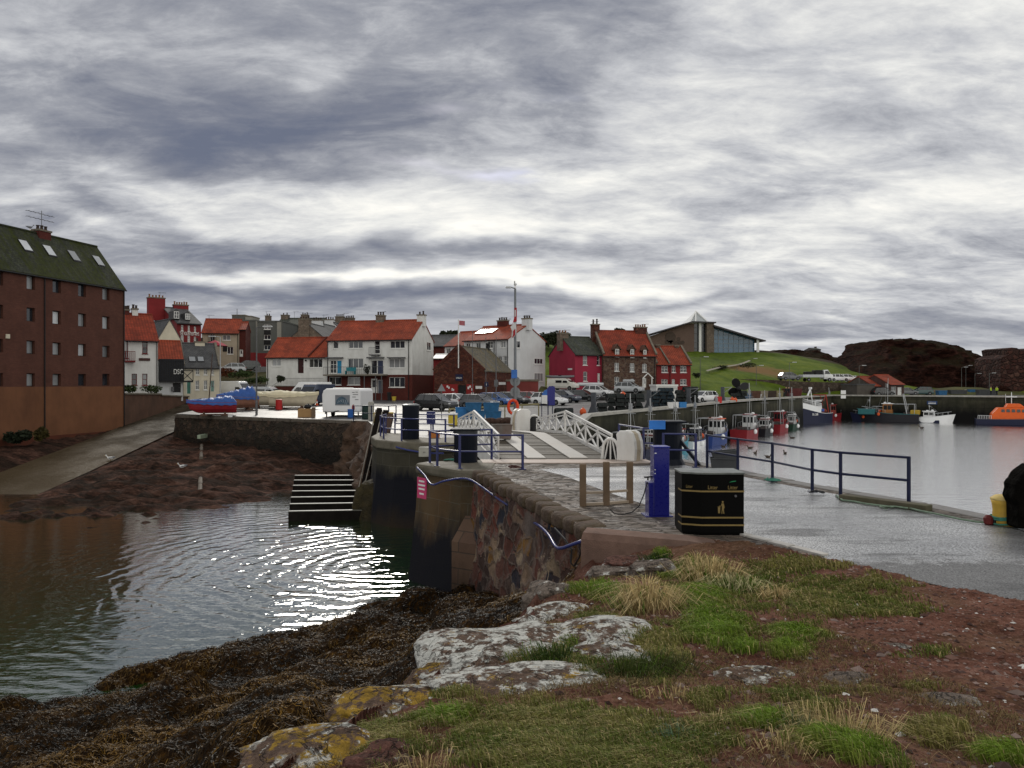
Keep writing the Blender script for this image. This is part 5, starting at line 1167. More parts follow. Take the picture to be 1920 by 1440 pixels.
def crag(name,label,prof,Y,dep,base,amp,seed,nx=110,nt_=46,front=.35):
    P=[W(px,py,Y) for px,py in prof];xs=[p.x for p in P];hs=[p.z for p in P]
    X=np.linspace(xs[0],xs[-1],nx);H=np.interp(X,xs,hs)
    t=np.linspace(0,1,nt_);TT,XX=np.meshgrid(t,X);HH=np.repeat(H[:,None],nt_,1)
    rise=np.where(TT<front,(TT/front)**.55,np.where(TT<.7,1.,np.maximum(0,1-((TT-.7)/.3)**2)))
    Z=base+(HH-base)*rise;YY=Y+dep*(TT-front*.8)
    n=(fbm(XX*.16,Z*.35+YY*.05,5,seed)-.5);n2=(fbm(XX*.6,Z*1.2+YY*.1,3,seed+3)-.5)
    k=np.clip((Z-base)/2,0,1);YY=YY-n*amp*2.2*k-n2*amp*.8*k;Z=Z+(n2*.8+ (fbm(XX*.5,YY*.3,3,seed+8)-.5))*amp*.22*k;XX=XX+n2*amp*.5*k
    i=np.arange(nx*nt_).reshape(nx,nt_);Fq=np.stack([i[:-1,:-1],i[1:,:-1],i[1:,1:],i[:-1,1:]],-1).reshape(-1,4)
    o=npmesh(name,np.stack([XX,YY,Z],-1).reshape(-1,3),Fq,CROCK);return tag(o,label,'rock')
crag('castle_rock','huge dark red crag with a flat overhanging top behind the harbour sheds',[(1600,712),(1618,694),(1640,668),(1656,652),(1657,640),(1668,635.5),(1690,634.5),(1720,633),(1745,635.5),(1780,640),(1800,646),(1820,650),(1822,668),(1845,676),(1876,692),(1890,715)],182,46,.5,3.2,71)
crag('dark_crag','low dark crag of brown rock and heather at the end of the green hill',[(1445,668),(1456,656),(1475,654.5),(1500,655),(1516,657),(1535,655.5),(1560,664),(1590,676),(1600,690),(1606,700)],222,30,6,2.,73)
crag('dark_crag','long low dark crag falling from the castle rock to the ruined wall',[(1800,700),(1822,672),(1850,678),(1876,690),(1900,700),(1990,705)],205,25,.5,2.,75)
cr=thing('castle_ruin','broken red sandstone castle wall standing at the right edge above the far quay','ruin',W(1900,745,160))
mb=MB();q=[(1874,752),(1876.5,700),(1876,672),(1884,668),(1891.5,664.5),(1889.5,654),(1897,651.5),(1907,652.5),(1913,656),(1925,658),(1940,652),(1990,650),(1990,752)]
mb.prism([W(px,py,160) for px,py in q],(0,0,0),(0,9,0));o=mb.build('masonry',CASTLE,cr,world=True)
mb=MB();mb.loft([[W(px+dx,py,159.6)+Vector((0,k*.5,0)) for px,py in ((1866,752),(1870,735),(1876,722),(1895,730),(1905,752))] for k,dx in ((0,0),(1,1))]);mb.build('rubble_heap',CROCK,cr,world=True)
# grassy bank under the castle
m2=pm('bank_grass',(.05,.055,.012),.95,.4,.35,.6,2.,bd=.2,dirt=(.09,.06,.025),damt=.5,dsc=.2)
mb=MB();mb.loft([[W(px,747,152),W(px,740,153),W(px,py,160),W(px,py-1,172)] for px,py in ((1720,738),(1745,730),(1790,726),(1840,727),(1875,733),(1990,735))],closed=False,cap=False);o=mb.build('grass_bank',m2,smooth=True);o['kind']='structure'
# houses far beyond the hill
DST=pm('distant_stone',(.09,.075,.07),.9,.2,.3,.0)
for i_,(x0,x1,ye,yr,lb) in enumerate(((1591,1601,681,677,'small far grey house left of the castle rock, its lower neighbour beside it'),(1601,1612,678,673.5,'far grey house with two chimney stacks close to the castle rock foot'))):
    h=House('far_house',lb,'house',0,x0,300,x1,0,8,2,hz(ye,300),hz(yr,300),DST,SLD,'u',None,None,(),oh=.1)
    h.chimney(x0+1,x0+3,yr-3,DST,0,'ridge',1.2);h.chimney(x1-3,x1-1,yr-2.5,DST,0,'ridge',1.2)
for i_,(px,py,w_) in enumerate(((1531,654.5,12),)):
    h=House('far_house','far dark roofed house just showing over the low dark crag','house',0,px-6,260,px+8,0,8,5,hz(655.5,260),hz(652.5,260),DST,SLD,'u',None,None,(),oh=.1);h.chimney(px-3,px-1,650,DST,0,'ridge',1.2)
# flower bank and upper terrace behind the vans on the left
BANK=TPS([(-62,104,.7),(-34,104,.7),(-62,108,1.6),(-36,108,1.6),(-62,114,4.3),(-36,114,4.3),(-62,124,4.6),(-36,124,4.6),(-62,160,4.8),(-30,160,4.8),(-48,111,3.0)])
xs_=np.linspace(-75,-33.5,60);ys_=np.linspace(106.5,175,70);XB,YB=np.meshgrid(xs_,ys_,indexing='xy');zb=BANK(XB,YB)+(fbm(XB*.6,YB*.6,3,81)-.5)*.5
i=np.arange(zb.size).reshape(zb.shape);FB=np.stack([i[:-1,:-1],i[:-1,1:],i[1:,1:],i[1:,:-1]],-1).reshape(-1,4)
m3=pm('bank_plants',(.05,.055,.018),.95,.5,.6,.8,3.,dirt=(.10,.05,.03),damt=.7,dsc=.3,bd=.15)
npmesh('planted_bank',np.stack([XB,YB,zb],-1).reshape(-1,3),FB,m3,kind='structure')
w=thing('retaining_wall','dark brick retaining wall behind the parked white vans','wall',(-44,105.5,.5))
mb=MB();a_=W(402,735,105.8);b_=W(500,737,105.8);mb.box((a_.x,105.4,.4),(b_.x,106.2,a_.z));mb.build('wall_face',REDBR,w,world=True)
mb=MB()
for x in np.linspace(a_.x+3,b_.x,44): mb.tube([(x,105.9,a_.z),(x,105.9,a_.z+1.)],.025,4)
mb.tube([(a_.x+3,105.9,a_.z+1.),(b_.x,105.9,a_.z+1.)],.03,4);mb.build('railing',IRON,w,world=True)
# garden wall that runs up the slipway
gw=thing('garden_wall','brown rendered garden wall running up beside the slipway from the brick block','wall',(-38,80,-2))
mb=MB();q=[W(232,739,74.9),W(300,739.5,84),W(301,742,84.2),W(352,744,93),W(372,745,99)]
for a_,b_ in zip(q,q[1:]):
    mb.loft([[Vector((p.x,p.y,-3)),Vector((p.x,p.y,p.z)),Vector((p.x-.45,p.y+.2,p.z)),Vector((p.x-.45,p.y+.2,-3))] for p in (a_,b_)])
mb.build('wall_face',pm('brown_wall_render',(.105,.055,.036),.9,.2,.7,.4,12,dirt=(.045,.03,.022),damt=.7,dsc=.4),gw,world=True)
mb=MB()
for a_,b_ in zip(q,q[1:]): mb.beam(a_+Vector((-.2,.1,.05)),b_+Vector((-.2,.1,.05)),.65,.14)
mb.build('cope',CEM,gw,world=True)
# upper yard behind the garden wall
mb=MB();mb.face([Vector((-37.9,75.2,.9)),Vector((-41.2,99.5,.8)),Vector((-44,112,.75)),Vector((-80,112,.75)),Vector((-60,75,.9))]);mb.build('upper_yard',m_)['kind']='structure'

# raised forecourt in front of the crimson and stone houses
mb=MB();r0=[W(1012,747,103),W(1060,747,103.5),W(1240,748,104.5)];r1=[W(1020,735,108.5),W(1060,735.,108.5),W(1240,735.5,109)];r2=[W(1020,729,112.5),W(1060,729,113),W(1240,728,118)]
for p in r0: p.z=.55
mb.loft([r0,r1,r2],closed=False,cap=False);mb.build('forecourt',pm('forecourt_tarmac',(.045,.045,.045),.6,.3,.4,.3,dirt=(.04,.05,.014),damt=.5,dsc=.12))['kind']='structure'
mb=MB();mb.loft([[W(1003,744,104)+Vector((0,0,-.2)),W(1012,727,110),W(1015,724,113)],[W(1030,745,104)+Vector((0,0,-.2)),W(1034,733,109.5),W(1034,727,112)]],closed=False,cap=False);mb.build('grass_bank',m2)['kind']='structure'
# ---------- trees, bushes
LEAFD=pm('dark_leaf',(.020,.026,.010),.8,.5,1.5,0);LEAFG=pm('green_leaf',(.035,.055,.014),.8,.5,1.5,0);LEAFR=pm('russet_leaf',(.11,.035,.014),.8,.5,1.5,0);BARK=pm('bark',(.05,.038,.028),.9,.3,3,.4)
def leaves(name,blobs,n,size,mat,par=None,seed=1,flat=.9):
    rg=np.random.default_rng(seed);V=[];Fc=[]
    tot=sum(r[3]**2 for r in blobs)
    for (x,y,z,r,*q) in blobs:
        sz=q[0] if q else 1.
        k=max(12,int(n*r*r/tot));d=rg.normal(size=(k,3));d/=np.linalg.norm(d,axis=1)[:,None];rad=r*rg.uniform(.45,1.05,k)**.6
        c=np.array([x,y,z])+d*rad[:,None]*np.array([1,1,flat*sz])
        a=rg.normal(size=(k,3));a/=np.linalg.norm(a,axis=1)[:,None];b=np.cross(a,rg.normal(size=(k,3)));b/=np.linalg.norm(b,axis=1)[:,None]
        s=size*rg.uniform(.6,1.4,k)[:,None]
        q4=np.stack([c-a*s-b*s*.5,c+a*s-b*s*.5,c+a*s+b*s*.5,c-a*s+b*s*.5],1)
        o=sum(len(v) for v in V);V.append(q4.reshape(-1,3));Fc.append(np.arange(k*4).reshape(k,4)+o)
    return npmesh(name,np.concatenate(V),np.concatenate(Fc),mat,par,False)
def tree(label,px,py,Y,h,w,mat=None,seed=1):
    p=W(px,py,Y);t=thing('tree',label,'tree',p);rg=random.Random(seed)
    mb=MB();mb.tube([(0,0,-.5),(.1,0,h*.35),(.0,.1,h*.75)],[.22,.16,.05],7)
    bl=[]
    for k in range(7):
        a=rg.uniform(0,6.28);rr=rg.uniform(.1,.42)*w;z=h*rg.uniform(.4,.92);q=(rr*math.cos(a),rr*math.sin(a),z);bl.append((*q,w*rg.uniform(.2,.33)))
        mb.tube([(0,0,h*.35),tuple(Vector(q)*.6+Vector((0,0,h*.15))),q],[.1,.06,.02],5)
    mb.build('trunk',BARK,t);leaves('crown',bl,1500,.16,mat or LEAFD,t,seed);return t
for i_,(px,py,Y,h,w_,lb) in enumerate(((1028,646,150,1.6,3.4,'small dark tree behind the plain white gable'),(1040,648,148,2.2,4,'dark bushy tree left of the crimson house chimney'),(1052,648,152,1.8,3.6,'low dark tree touching the crimson house roof'),
  (836,636,140,1.1,2.,'small thin tree above the dark slate roof, the left one'),(850,635,140,1.,2.2,'small tree above the dark slate roof, the right one'),(1165,628,150,.8,2.4,'tree top peeping over the ridge of the stone house'))): tree(lb,px,py,Y,h,w_,seed=30+i_)
def bush(label,p,r,h,mat,n=500,seed=1,size=.09,name='bush'):
    rg=random.Random(seed);bl=[(rg.uniform(-.5,.5)*r,rg.uniform(-.5,.5)*r,h*rg.uniform(.3,.7),r*rg.uniform(.4,.6),h/r*.8) for _ in range(5)]
    t=thing(name,label,'bush',p);mb=MB()
    for q in bl: mb.tube([(0,0,-.1),q[:3]],[.04,.015],5)
    mb.build('stem',BARK,t);leaves('foliage',bl,n,size,mat,t,seed);return t
for i_,(px,py,Y,r,h,mt,lb) in enumerate(((417,705,110.5,1.1,1.4,LEAFR,'russet bush on the bank beside the pale lamp post'),(430,707,110,1.,1.3,LEAFR,'rust coloured bush in front of the silver car on the bank'),(446,709,110,1.4,1.2,LEAFG,'olive green bush in the middle of the planted bank'),(462,707,110.5,1.2,1.,LEAFG,'green bush below the dark car on the bank'),
  (488,718,107,1.3,.9,LEAFG,'low green shrub on the bank near the white cottage corner'),(470,720,107,1.5,.9,LEAFG,'low spreading shrub behind the thin fence on the bank'),(526,716,102.,.6,.9,LEAFD,'dark shrub at the foot of the cottage terrace steps'),(1350,693,158,1.6,.8,LEAFD,'dark low bush on the slope right of the path'),(1402,690,160,2.,1.1,LEAFD,'dark gorse clump on the green hill near the path'),(1305,709,142,1.,1.,LEAFD,'dark shrub on the grass just right of the red house'))):
    p=W(px,py,Y);bush(lb,p,r,h,mt,seed=50+i_)
# weeds hanging on the foot of the brick block
WEED=pm('green_weed',(.010,.015,.006),.8,.5,2,0)
for i_,(px,py,rx,rz,mt,lb) in enumerate(((42,818,1.2,.8,WEED,'tall dark green weeds at the foot of the brick block'),(82,812,.5,.8,pm('yellow_weed',(.045,.036,.008),.8,.5,2,0),'yellowing weeds against the brick block below its drainpipe'))):
    Y=62 if px<120 else (70 if px<240 else 77);p=W(px,py,Y);p.y-=.3;p.z-=.45;bush(lb,p,rx,rz*1.3,mt,700,70+i_,.12,'weed_clump')
for i_,(px,py,Y,lb) in enumerate(((243,737,80,'bushy plants on the garden wall below the red balcony'),(282,738,83,'plants on the garden wall under the white house windows'))):
    bush(lb,W(px,py,Y),1.1,.9,LEAFG,400,90+i_)
# ---------- vehicles
def paint(name,c,r=.25): return pm('paint_'+name,c,r,.04,2,0,spec=.6,coat=.4)
PW=paint('white',(.70,.71,.72));PB=paint('black',(.012,.013,.015));PN=paint('navy',(.018,.026,.05));PBL=paint('blue',(.02,.09,.30));PR_=paint('red',(.22,.012,.016));PS=paint('silver',(.42,.44,.46));PG=paint('grey',(.10,.105,.115));PDB=paint('slate_blue',(.035,.05,.085))
CG=pm('car_glass',(.012,.014,.016),.05,.1,1,0,spec=.8);TY=pm('tyre',(.012,.012,.012),.8,.1,4,.1);RIM=pm('rim',(.28,.29,.30),.35,.1,4,0,20,.7);HL=pm('headlight',(.75,.76,.78),.1,.05,4,0);TL=pm('tail_light',(.25,.01,.01),.2,.05,4,0)
def wheels(t,xf,xr,w,r=.32):
    for x in (xf,xr):
        for s in (-1,1):
            y=s*(w/2-.07)
            mb=MB();mb.lathe([(r*.62,-.1),(r*.95,-.1),(r,-.06),(r,.06),(r*.95,.1),(r*.62,.1)],(x,y,r),16,'y');wh=mb.build('wheel',TY,t)
            mb=MB();mb.lathe([(.03,-.085*s*-1 if False else s*.07),(r*.6,s*.085)],(x,y,r),12,'y');
            for k in range(5):
                a=k*1.2566;mb.beam((x,y+s*.09,r),(x+math.cos(a)*r*.58,y+s*.09,r+math.sin(a)*r*.58),.06,.03,up=(0,1,0))
            mb.build('rim',RIM,wh)
def ring(x,hw,z0,z1,top=.92):
    zm=z0+(z1-z0)*.55
    return [(x,-hw*.9,z0),(x,-hw,z0+(z1-z0)*.2),(x,-hw,zm),(x,-hw*top,z1-.04),(x,-hw*top*.93,z1),(x,hw*top*.93,z1),(x,hw*top,z1-.04),(x,hw,zm),(x,hw,z0+(z1-z0)*.2),(x,hw*.9,z0)]
def car(name,label,L=4.2,w=1.78,h=1.48,belt=.93,kind='hatch',mt=PW):
    t=thing(name,label,'car');k=L/4.2;hw=w/2
    mb=MB();S=[(-2.1,.82,.42,.78),(-2.02,.95,.28,belt-.02),(-1.4,1.,.20,belt+.03),(0,1.,.19,belt+.01),(1.0,1.,.2,belt-.01),(1.55,.98,.22,belt-.09),(1.95,.9,.26,belt-.2),(2.1,.74,.34,.58)]
    mb.loft([ring(x*k,hw*f,z0,z1) for x,f,z0,z1 in S])
    rear=-1.95 if kind!='saloon' else -1.55;rt=-1.55 if kind!='estate' else -1.85
    b0=[(rear*k,hw*.9,belt-.01),(1.12*k,hw*.9,belt-.03)];tp=[(rt*k,hw*.72,h-.06),(.28*k,hw*.72,h-.05)]
    # roof and pillars belong to the body
    mb.loft([[(tp[0][0]-.05,-tp[0][1],h-.07),(tp[0][0]-.05,tp[0][1],h-.07),(tp[0][0]+.1,tp[0][1]*.9,h-.02),(tp[0][0]+.1,-tp[0][1]*.9,h-.02)],[(tp[1][0]*.2,-tp[1][1]-.02,h-.05),(tp[1][0]*.2,tp[1][1]+.02,h-.05),(tp[1][0]*.2,tp[1][1]*.85,h+.01),(tp[1][0]*.2,-tp[1][1]*.85,h+.01)],[(tp[1][0]+.06,-tp[1][1],h-.07),(tp[1][0]+.06,tp[1][1],h-.07),(tp[1][0]-.05,tp[1][1]*.88,h-.03),(tp[1][0]-.05,-tp[1][1]*.88,h-.03)]])
    for s in (-1,1):
        for (xa,xb) in ((b0[0][0],tp[0][0]),(b0[1][0],tp[1][0]),(.0,-.05),(-.95*k,-.9*k)):
            mb.beam((xa,s*hw*.905,belt-.03),(xb,s*hw*.73,h-.06),.09 if xa not in(.0,) else .06,.07)
        mb.box((.72*k,s*hw*.97,belt-.02),(.9*k,s*(hw+.16),belt+.12))
    for x in (1.28*k,-1.28*k):
        for s in (-1,1): mb.lathe([(.38,-.01),(.39,.012)],(x,s*(hw-.005),.33),16,'y')
    mb.build('body',mt,t,smooth=False,bevel=.03)
    mb=MB();mb.loft([[(b0[0][0],-b0[0][1],b0[0][2]),(b0[0][0],b0[0][1],b0[0][2]),(b0[1][0],b0[1][1],b0[1][2]),(b0[1][0],-b0[1][1],b0[1][2])],[(tp[0][0],-tp[0][1],tp[0][2]),(tp[0][0],tp[0][1],tp[0][2]),(tp[1][0],tp[1][1],tp[1][2]),(tp[1][0],-tp[1][1],tp[1][2])]])
    mb.build('glazing',CG,t)
    wheels(t,1.28*k,-1.28*k,w+.06,.32 if kind!='suv' else .36)
    for s in (-1,1):
        mb=MB();mb.box((1.84*k,s*hw*.55,.62),(2.03*k,s*hw*.86,.73));mb.build('headlight',HL,t,bevel=.02)
        mb=MB();mb.box((-2.1*k,s*hw*.62,.70),(-1.98*k,s*hw*.93,.88));mb.build('tail_light',TL,t,bevel=.02)
    return t
def van(name,label,L=5.4,w=2.0,h=2.4,mt=PW,glass=True):
    t=thing(name,label,'van');hw=w/2;xb=-L/2;xf=L/2
    mb=MB()
    R_=[(xb,.94,.42,h-.12),(xb+.1,1,.36,h-.02),(xf-2.1,1,.34,h),(xf-1.75,.98,.34,h-.04),(xf-.85,.97,.34,1.28),(xf-.25,.93,.36,1.08),(xf,.8,.42,.75)]
    mb.loft([ring(x,hw*f,z0,z1,.9 if z1>1.4 else .95) for x,f,z0,z1 in R_])
    mb.box((xf-1.25,-hw-.2,1.15),(xf-1.1,-hw*.95,1.5));mb.box((xf-1.25,hw*.95,1.15),(xf-1.1,hw+.2,1.5))
    for x in (xf-.95,xb+1.0):
        for s in (-1,1): mb.lathe([(.40,-.01),(.41,.012)],(x,s*(hw-.005),.36),16,'y')
    mb.build('body',mt,t,bevel=.04)
    mb=MB();ph=h-.12
    mb.face([(xf-1.70,-hw*.8,ph-.1),(xf-1.70,hw*.8,ph-.1),(xf-.86,hw*.86,1.34),(xf-.86,-hw*.86,1.34)])
    o=mb.build('windscreen',CG,t);o.location=(.03,0,.05)
    for s in (-1,1):
        mb=MB();y=s*(hw+.012);mb.prism([(xf-2.15,y,1.2),(xf-1.0,y,1.2),(xf-1.55,y*.985,min(h-.35,1.85)),(xf-2.1,y*.985,min(h-.35,1.85))],(0,-.01,0),(0,.01,0));mb.build('side_window',CG,t)
        mb=MB();mb.box((xf-.28,s*hw*.6,.82),(xf-.05,s*hw*.88,1.0));mb.build('headlight',HL,t,bevel=.02)
        mb=MB();mb.box((xb-.01,s*hw*.8,.8),(xb+.05,s*hw*.97,1.5));mb.build('tail_light',TL,t)
    if glass=='mpv':
        for s in (-1,1):
            mb=MB();y=s*(hw+.012);mb.prism([(xf-3.35,y,1.2),(xf-2.3,y,1.2),(xf-2.3,y*.985,h-.3),(xf-3.35,y*.985,h-.3)],(0,-.01,0),(0,.01,0));mb.build('side_window',CG,t)
    wheels(t,xf-.95,xb+1.0,w+.06,.36)
    return t
def GY(px,Y):
    x=(px-960)/F*Y; return Vector((x,Y,zt(x,Y)))
def put(root,px,py,deg,first=True,label=None,rec=None,dy=None,scale=1,**k):
    p=GT(px,py) if dy is None else W(px,py,dy)
    if first:
        root.location=p;root.rotation_euler=(0,0,R(deg));root.scale=(scale,)*3;PM[root]=Matrix.Translation(p)@Matrix.Rotation(R(deg),4,'Z');return root
    return dup(root,p,R(deg),label,rec=rec,scale=scale,**k)
GC='cars parked in the harbour car park'
hat=car('parked_car','white hatchback parked behind the black car in front of the brick ground floor',mt=PW);hat['group']=GC
suv=car('parked_car','black sports utility car nearest the far pier, left end of the parked row',4.35,1.85,1.62,1.02,'suv',PB);suv['group']=GC
est=car('parked_car','red estate car parked right of the lifebuoy post',4.5,1.8,1.47,.92,'estate',PR_);est['group']=GC
put(suv,818,769,-30);put(hat,856,764,-32)
put(hat,899,765.5,-32,False,'dark grey hatchback parked in front of the lifeboat station door',{PW:PG},group=GC)
put(hat,930,761,-32,False,'bright blue hatchback parked beside the dark grey one',{PW:PBL},group=GC)
put(hat,960,759,-32,False,'black hatchback parked between the blue car and the lamp post with the lifebuoy',{PW:PB},group=GC)
put(est,994,757.5,-30)
put(hat,1030,759.5,-30,False,'white hatchback half hidden behind the tall blue information board',{PW:PW},group=GC)
put(suv,1058,754.5,-32,False,'navy car parked just right of the blue information board',{PB:PN},group=GC,scale=.95)
put(est,1092,752,-30,False,'black estate car in the row under the crimson house',{PR_:PB},group=GC)
put(hat,1121,743,-30,False,'white car behind the stacked creels below the stone house',{PW:PW},dy=105,group=GC)
put(suv,1180,736.5,-28,False,'silver car with a roof box parked by the stone house',{PB:PS},dy=109,group=GC,scale=.95)
p=W(1180,720,0) if False else None
sv=[o for o in COL.objects if o.get('label','').startswith('silver car with a roof')][0]
mb=MB();mb.loft([[(-.9+.1*a,-.4,z),(.75-.2*a,-.36,z),(.75-.2*a,.36,z),(-.9+.1*a,.4,z)] for z,a in((1.68,0),(1.86,0),(2.0,1))]);o=mb.build('roof_box',PS,sv,bevel=.05)
put(hat,1319,754,215,False,'white car parked on the quay right of the dark creel stacks',{PW:PW},group=GC,scale=.95)
put(hat,1186,741,-20,False,'small silver car nose just showing beside the stone house porch',{PW:PS},group=GC,scale=.7) if False else None
# cars on the planted terrace
put(hat,434,699,200,False,'silver car parked on the terrace above the planted bank',{PW:PS},dy=116,group='cars on the terrace below the inn')
put(suv,462,696,200,False,'dark green car parked on the terrace left of the white cottage',{PB:paint('dark_green',(.014,.022,.018))},dy=118,group='cars on the terrace below the inn')
put(hat,489,706,190,False,'dark car on the terrace close to the white cottage gable',{PW:PB},dy=116,group='cars on the terrace below the inn')
# upper road
GU='vehicles on the road above the stone wall'
put(hat,1571,715,5,False,'white car parked right of the flatbed lorry on the upper road',{PW:PW},dy=155,group=GU)
put(est,1587,715,5,False,'white estate car on the upper road, second from the flatbed lorry',{PR_:PW},dy=156,group=GU)
put(hat,1602,716,5,False,'white car at the right end of the vehicles on the upper road',{PW:PW},dy=157,group=GU,scale=.85)
put(suv,1480,713,10,False,'dark car behind the stone wall left of the flatbed lorry',{PB:PG},dy=153.5,group=GU)
tk=thing('flatbed_lorry','white flatbed lorry with dark cargo on the road above the stone wall','lorry')
mb=MB();mb.loft([ring(x,1.0*f,.5,z,.92) for x,f,z in ((1.1,1,2.3),(1.9,1,2.35),(2.5,.97,1.5),(3.0,.9,1.3))]);mb.build('cab',PW,tk,bevel=.04)
mb=MB();mb.box((-3.2,-1.05,.85),(1.0,1.05,.98));mb.box((-3.2,-1.05,.98),(1.0,-1.0,1.4));mb.box((-3.2,1.0,.98),(1.0,1.05,1.4));mb.box((-3.25,-1.,.98),(-3.2,1.,1.4));mb.build('flatbed',PS,tk)
mb=MB();mb.box((-.6,-.9,.98),(.9,.9,2.3));mb.box((-2.4,-.8,.98),(-.9,.8,2.0));mb.build('cargo',BLK,tk,bevel=.06)
for s in (-1,1):
    mb=MB();y=s*1.012;mb.prism([(1.25,y,1.5),(2.35,y,1.5),(1.9,y,2.15),(1.3,y,2.15)],(0,-.01,0),(0,.01,0));mb.build('side_window',CG,tk)
wheels(tk,2.2,-2.0,2.0,.38)
put(tk,1531,715.5,3,dy=153.5)
tk['group']=GU
# vans
v1=van('parked_van','tall white van parked behind the covered dinghies, next to the cream cottage',5.9,2.,2.6);put(v1,442,744,-18); v1.location=GY(440,99)
v2=van('parked_van','silver white people carrier van with dark side windows below the planted bank',4.9,1.9,1.9,PS,'mpv');put(v2,501,746,-8); v2.location=GY(500,97.5)
v3=van('parked_van','long white van parked behind the dark blue van',5.8,2.,2.5);put(v3,577,747.5,-168); v3.location=GY(578,97)
v4=dup(v3,GY(592,88),R(-110),'dark blue delivery van with a pale swoosh beside the white trailer',rec={PW:PDB})
v4.location=GY(592,88);v4.scale=(.95,.95,.95)
mb=MB();mb.loft([[(-1.6+.2*k,1.03,1.35+.25*math.sin(k/6*math.pi)*-1+.12*h_) for k in range(7)] for h_ in(0,1)],closed=False,cap=False);mb.build('swoosh',PBL,v4)
mb=MB();mb.loft([[(-1.6+.2*k,-1.03,1.35+.25*math.sin(k/6*math.pi)*-1+.12*h_) for k in range(7)] for h_ in(0,1)],closed=False,cap=False);mb.build('swoosh',PBL,v4)
v5=dup(v2,W(1056,732,109),R(-28),'small cream van carrying a dark kayak by the crimson house',rec={PS:pm('paint_cream',(.62,.61,.56),.3,.05)},scale=.9)
kb=W(1054,732,109);k_=thing('kayak','dark grey kayak strapped on the roof of the small cream van','kayak',(kb.x-.3,kb.y,kb.z+1.75),R(-28))
mb=MB();mb.loft([[(x,-.38*f,.02+.12*(1-f)),(x,0,-.02+.15*(1-f)),(x,.38*f,.02+.12*(1-f)),(x,.25*f,.32),(x,0,.38),(x,-.25*f,.32)] for x,f in((-2.2,.05),(-1.6,.6),(-.8,.95),(0,1),(.8,.95),(1.6,.6),(2.2,.05))]);mb.build('hull',PG,k_,smooth=True)
mb=MB();mb.lathe([(.28,0),(.30,.05),(.24,.05)],(0,0,.36),14);mb.build('cockpit_rim',BLK,k_)
# white catering trailer
TP=G(640,783);tr=thing('catering_trailer','white catering trailer with a grey picture panel parked at the quay edge behind blue rails','trailer',TP,R(-4))
mb=MB();prof=[(-1.62,0,.45),(1.55,0,.45),(1.62,0,.7),(1.62,0,2.2),(1.5,0,2.42),(-1.3,0,2.42),(-1.55,0,2.25),(-1.66,0,1.9)]
mb.prism(prof,(0,0,0),(0,4.2,0));mb.build('body',pm('trailer_white',(.70,.70,.71),.4,.04,.8,.05),tr,bevel=.1)
mb=MB();mb.box((-.9,.6,2.40),(.6,1.6,2.50));mb.build('roof_hatch',FW,tr,bevel=.02)
mb=MB();mb.box((-.52,-.02,1.02),(.72,.0,1.88));pic=mb.build('picture_panel',pm('grey_panel',(.17,.18,.20),.4,.2,.8,0),tr)
rg=random.Random(4);mb=MB()
pts=[(-.48,1.12),(-.42,1.45),(-.2,1.68),(.05,1.76),(.3,1.66),(.55,1.38),(.68,1.12)]
mb.prism([(x,-.028,z) for x,z in pts],(0,0,0),(0,.006,0))
mb.build('picture_shape',pm('panel_blue_grey',(.05,.085,.12),.4,.4,3,0),pic)
mb=MB()
for k in range(6): mb.beam((-.3+k*.15,-.034,1.2+.12*math.sin(k)),(-.22+k*.15,-.034,1.55-.1*abs(k-2.5)/2),.03,.004,up=(0,1,0))
mb.build('picture_stroke',pm('panel_pale',(.35,.4,.45),.4,.1),pic)
mb=MB();mb.prism([(1.02+.12*math.cos(a),-.02,.82+.28*math.sin(a)) for a in np.linspace(0,2*math.pi,12,endpoint=False)],(0,0,0),(0,.02,0));mb.build('red_emblem',TL,tr)
for i_,(s_,x,z,w_) in enumerate((('FISH',1.2,2.05,.5),('CHIPS',1.25,1.82,.55))): lettering(tr,s_,Matrix.Translation((x,-.012,z))@UPR,.16,IRON,fit=w_) if False else None
mb=MB()
for (x,z,w_) in ((1.02,2.1,.22),(1.3,2.12,.2),(1.2,1.92,.45),(1.08,1.72,.3),(1.3,1.5,.3)): mb.box((x-w_/2,-.012,z-.025),(x+w_/2,.0,z+.025))
mb.build('faded_lettering',IRON,tr)
wheels(tr,-.5,.45,3.1,.33) if False else None
for s in (-1,1):
    mb=MB();mb.lathe([(.2,-.1),(.3,-.1),(.33,0),(.3,.1),(.2,.1)],(s*1.35,2.1,.33),14,'x');mb.build('wheel',TY,tr)
mb=MB();mb.box((-.3,-1.2,.5),(-.2,0,.6));mb.box((.2,-1.2,.5),(.3,0,.6)) if False else mb.box((-1.5,.3,.28),(-1.4,.4,.5));mb.box((1.3,.3,.0),(1.38,.4,.5));mb.box((-1.4,.3,.0),(-1.32,.4,.5));mb.build('jack_leg',IRON,tr)
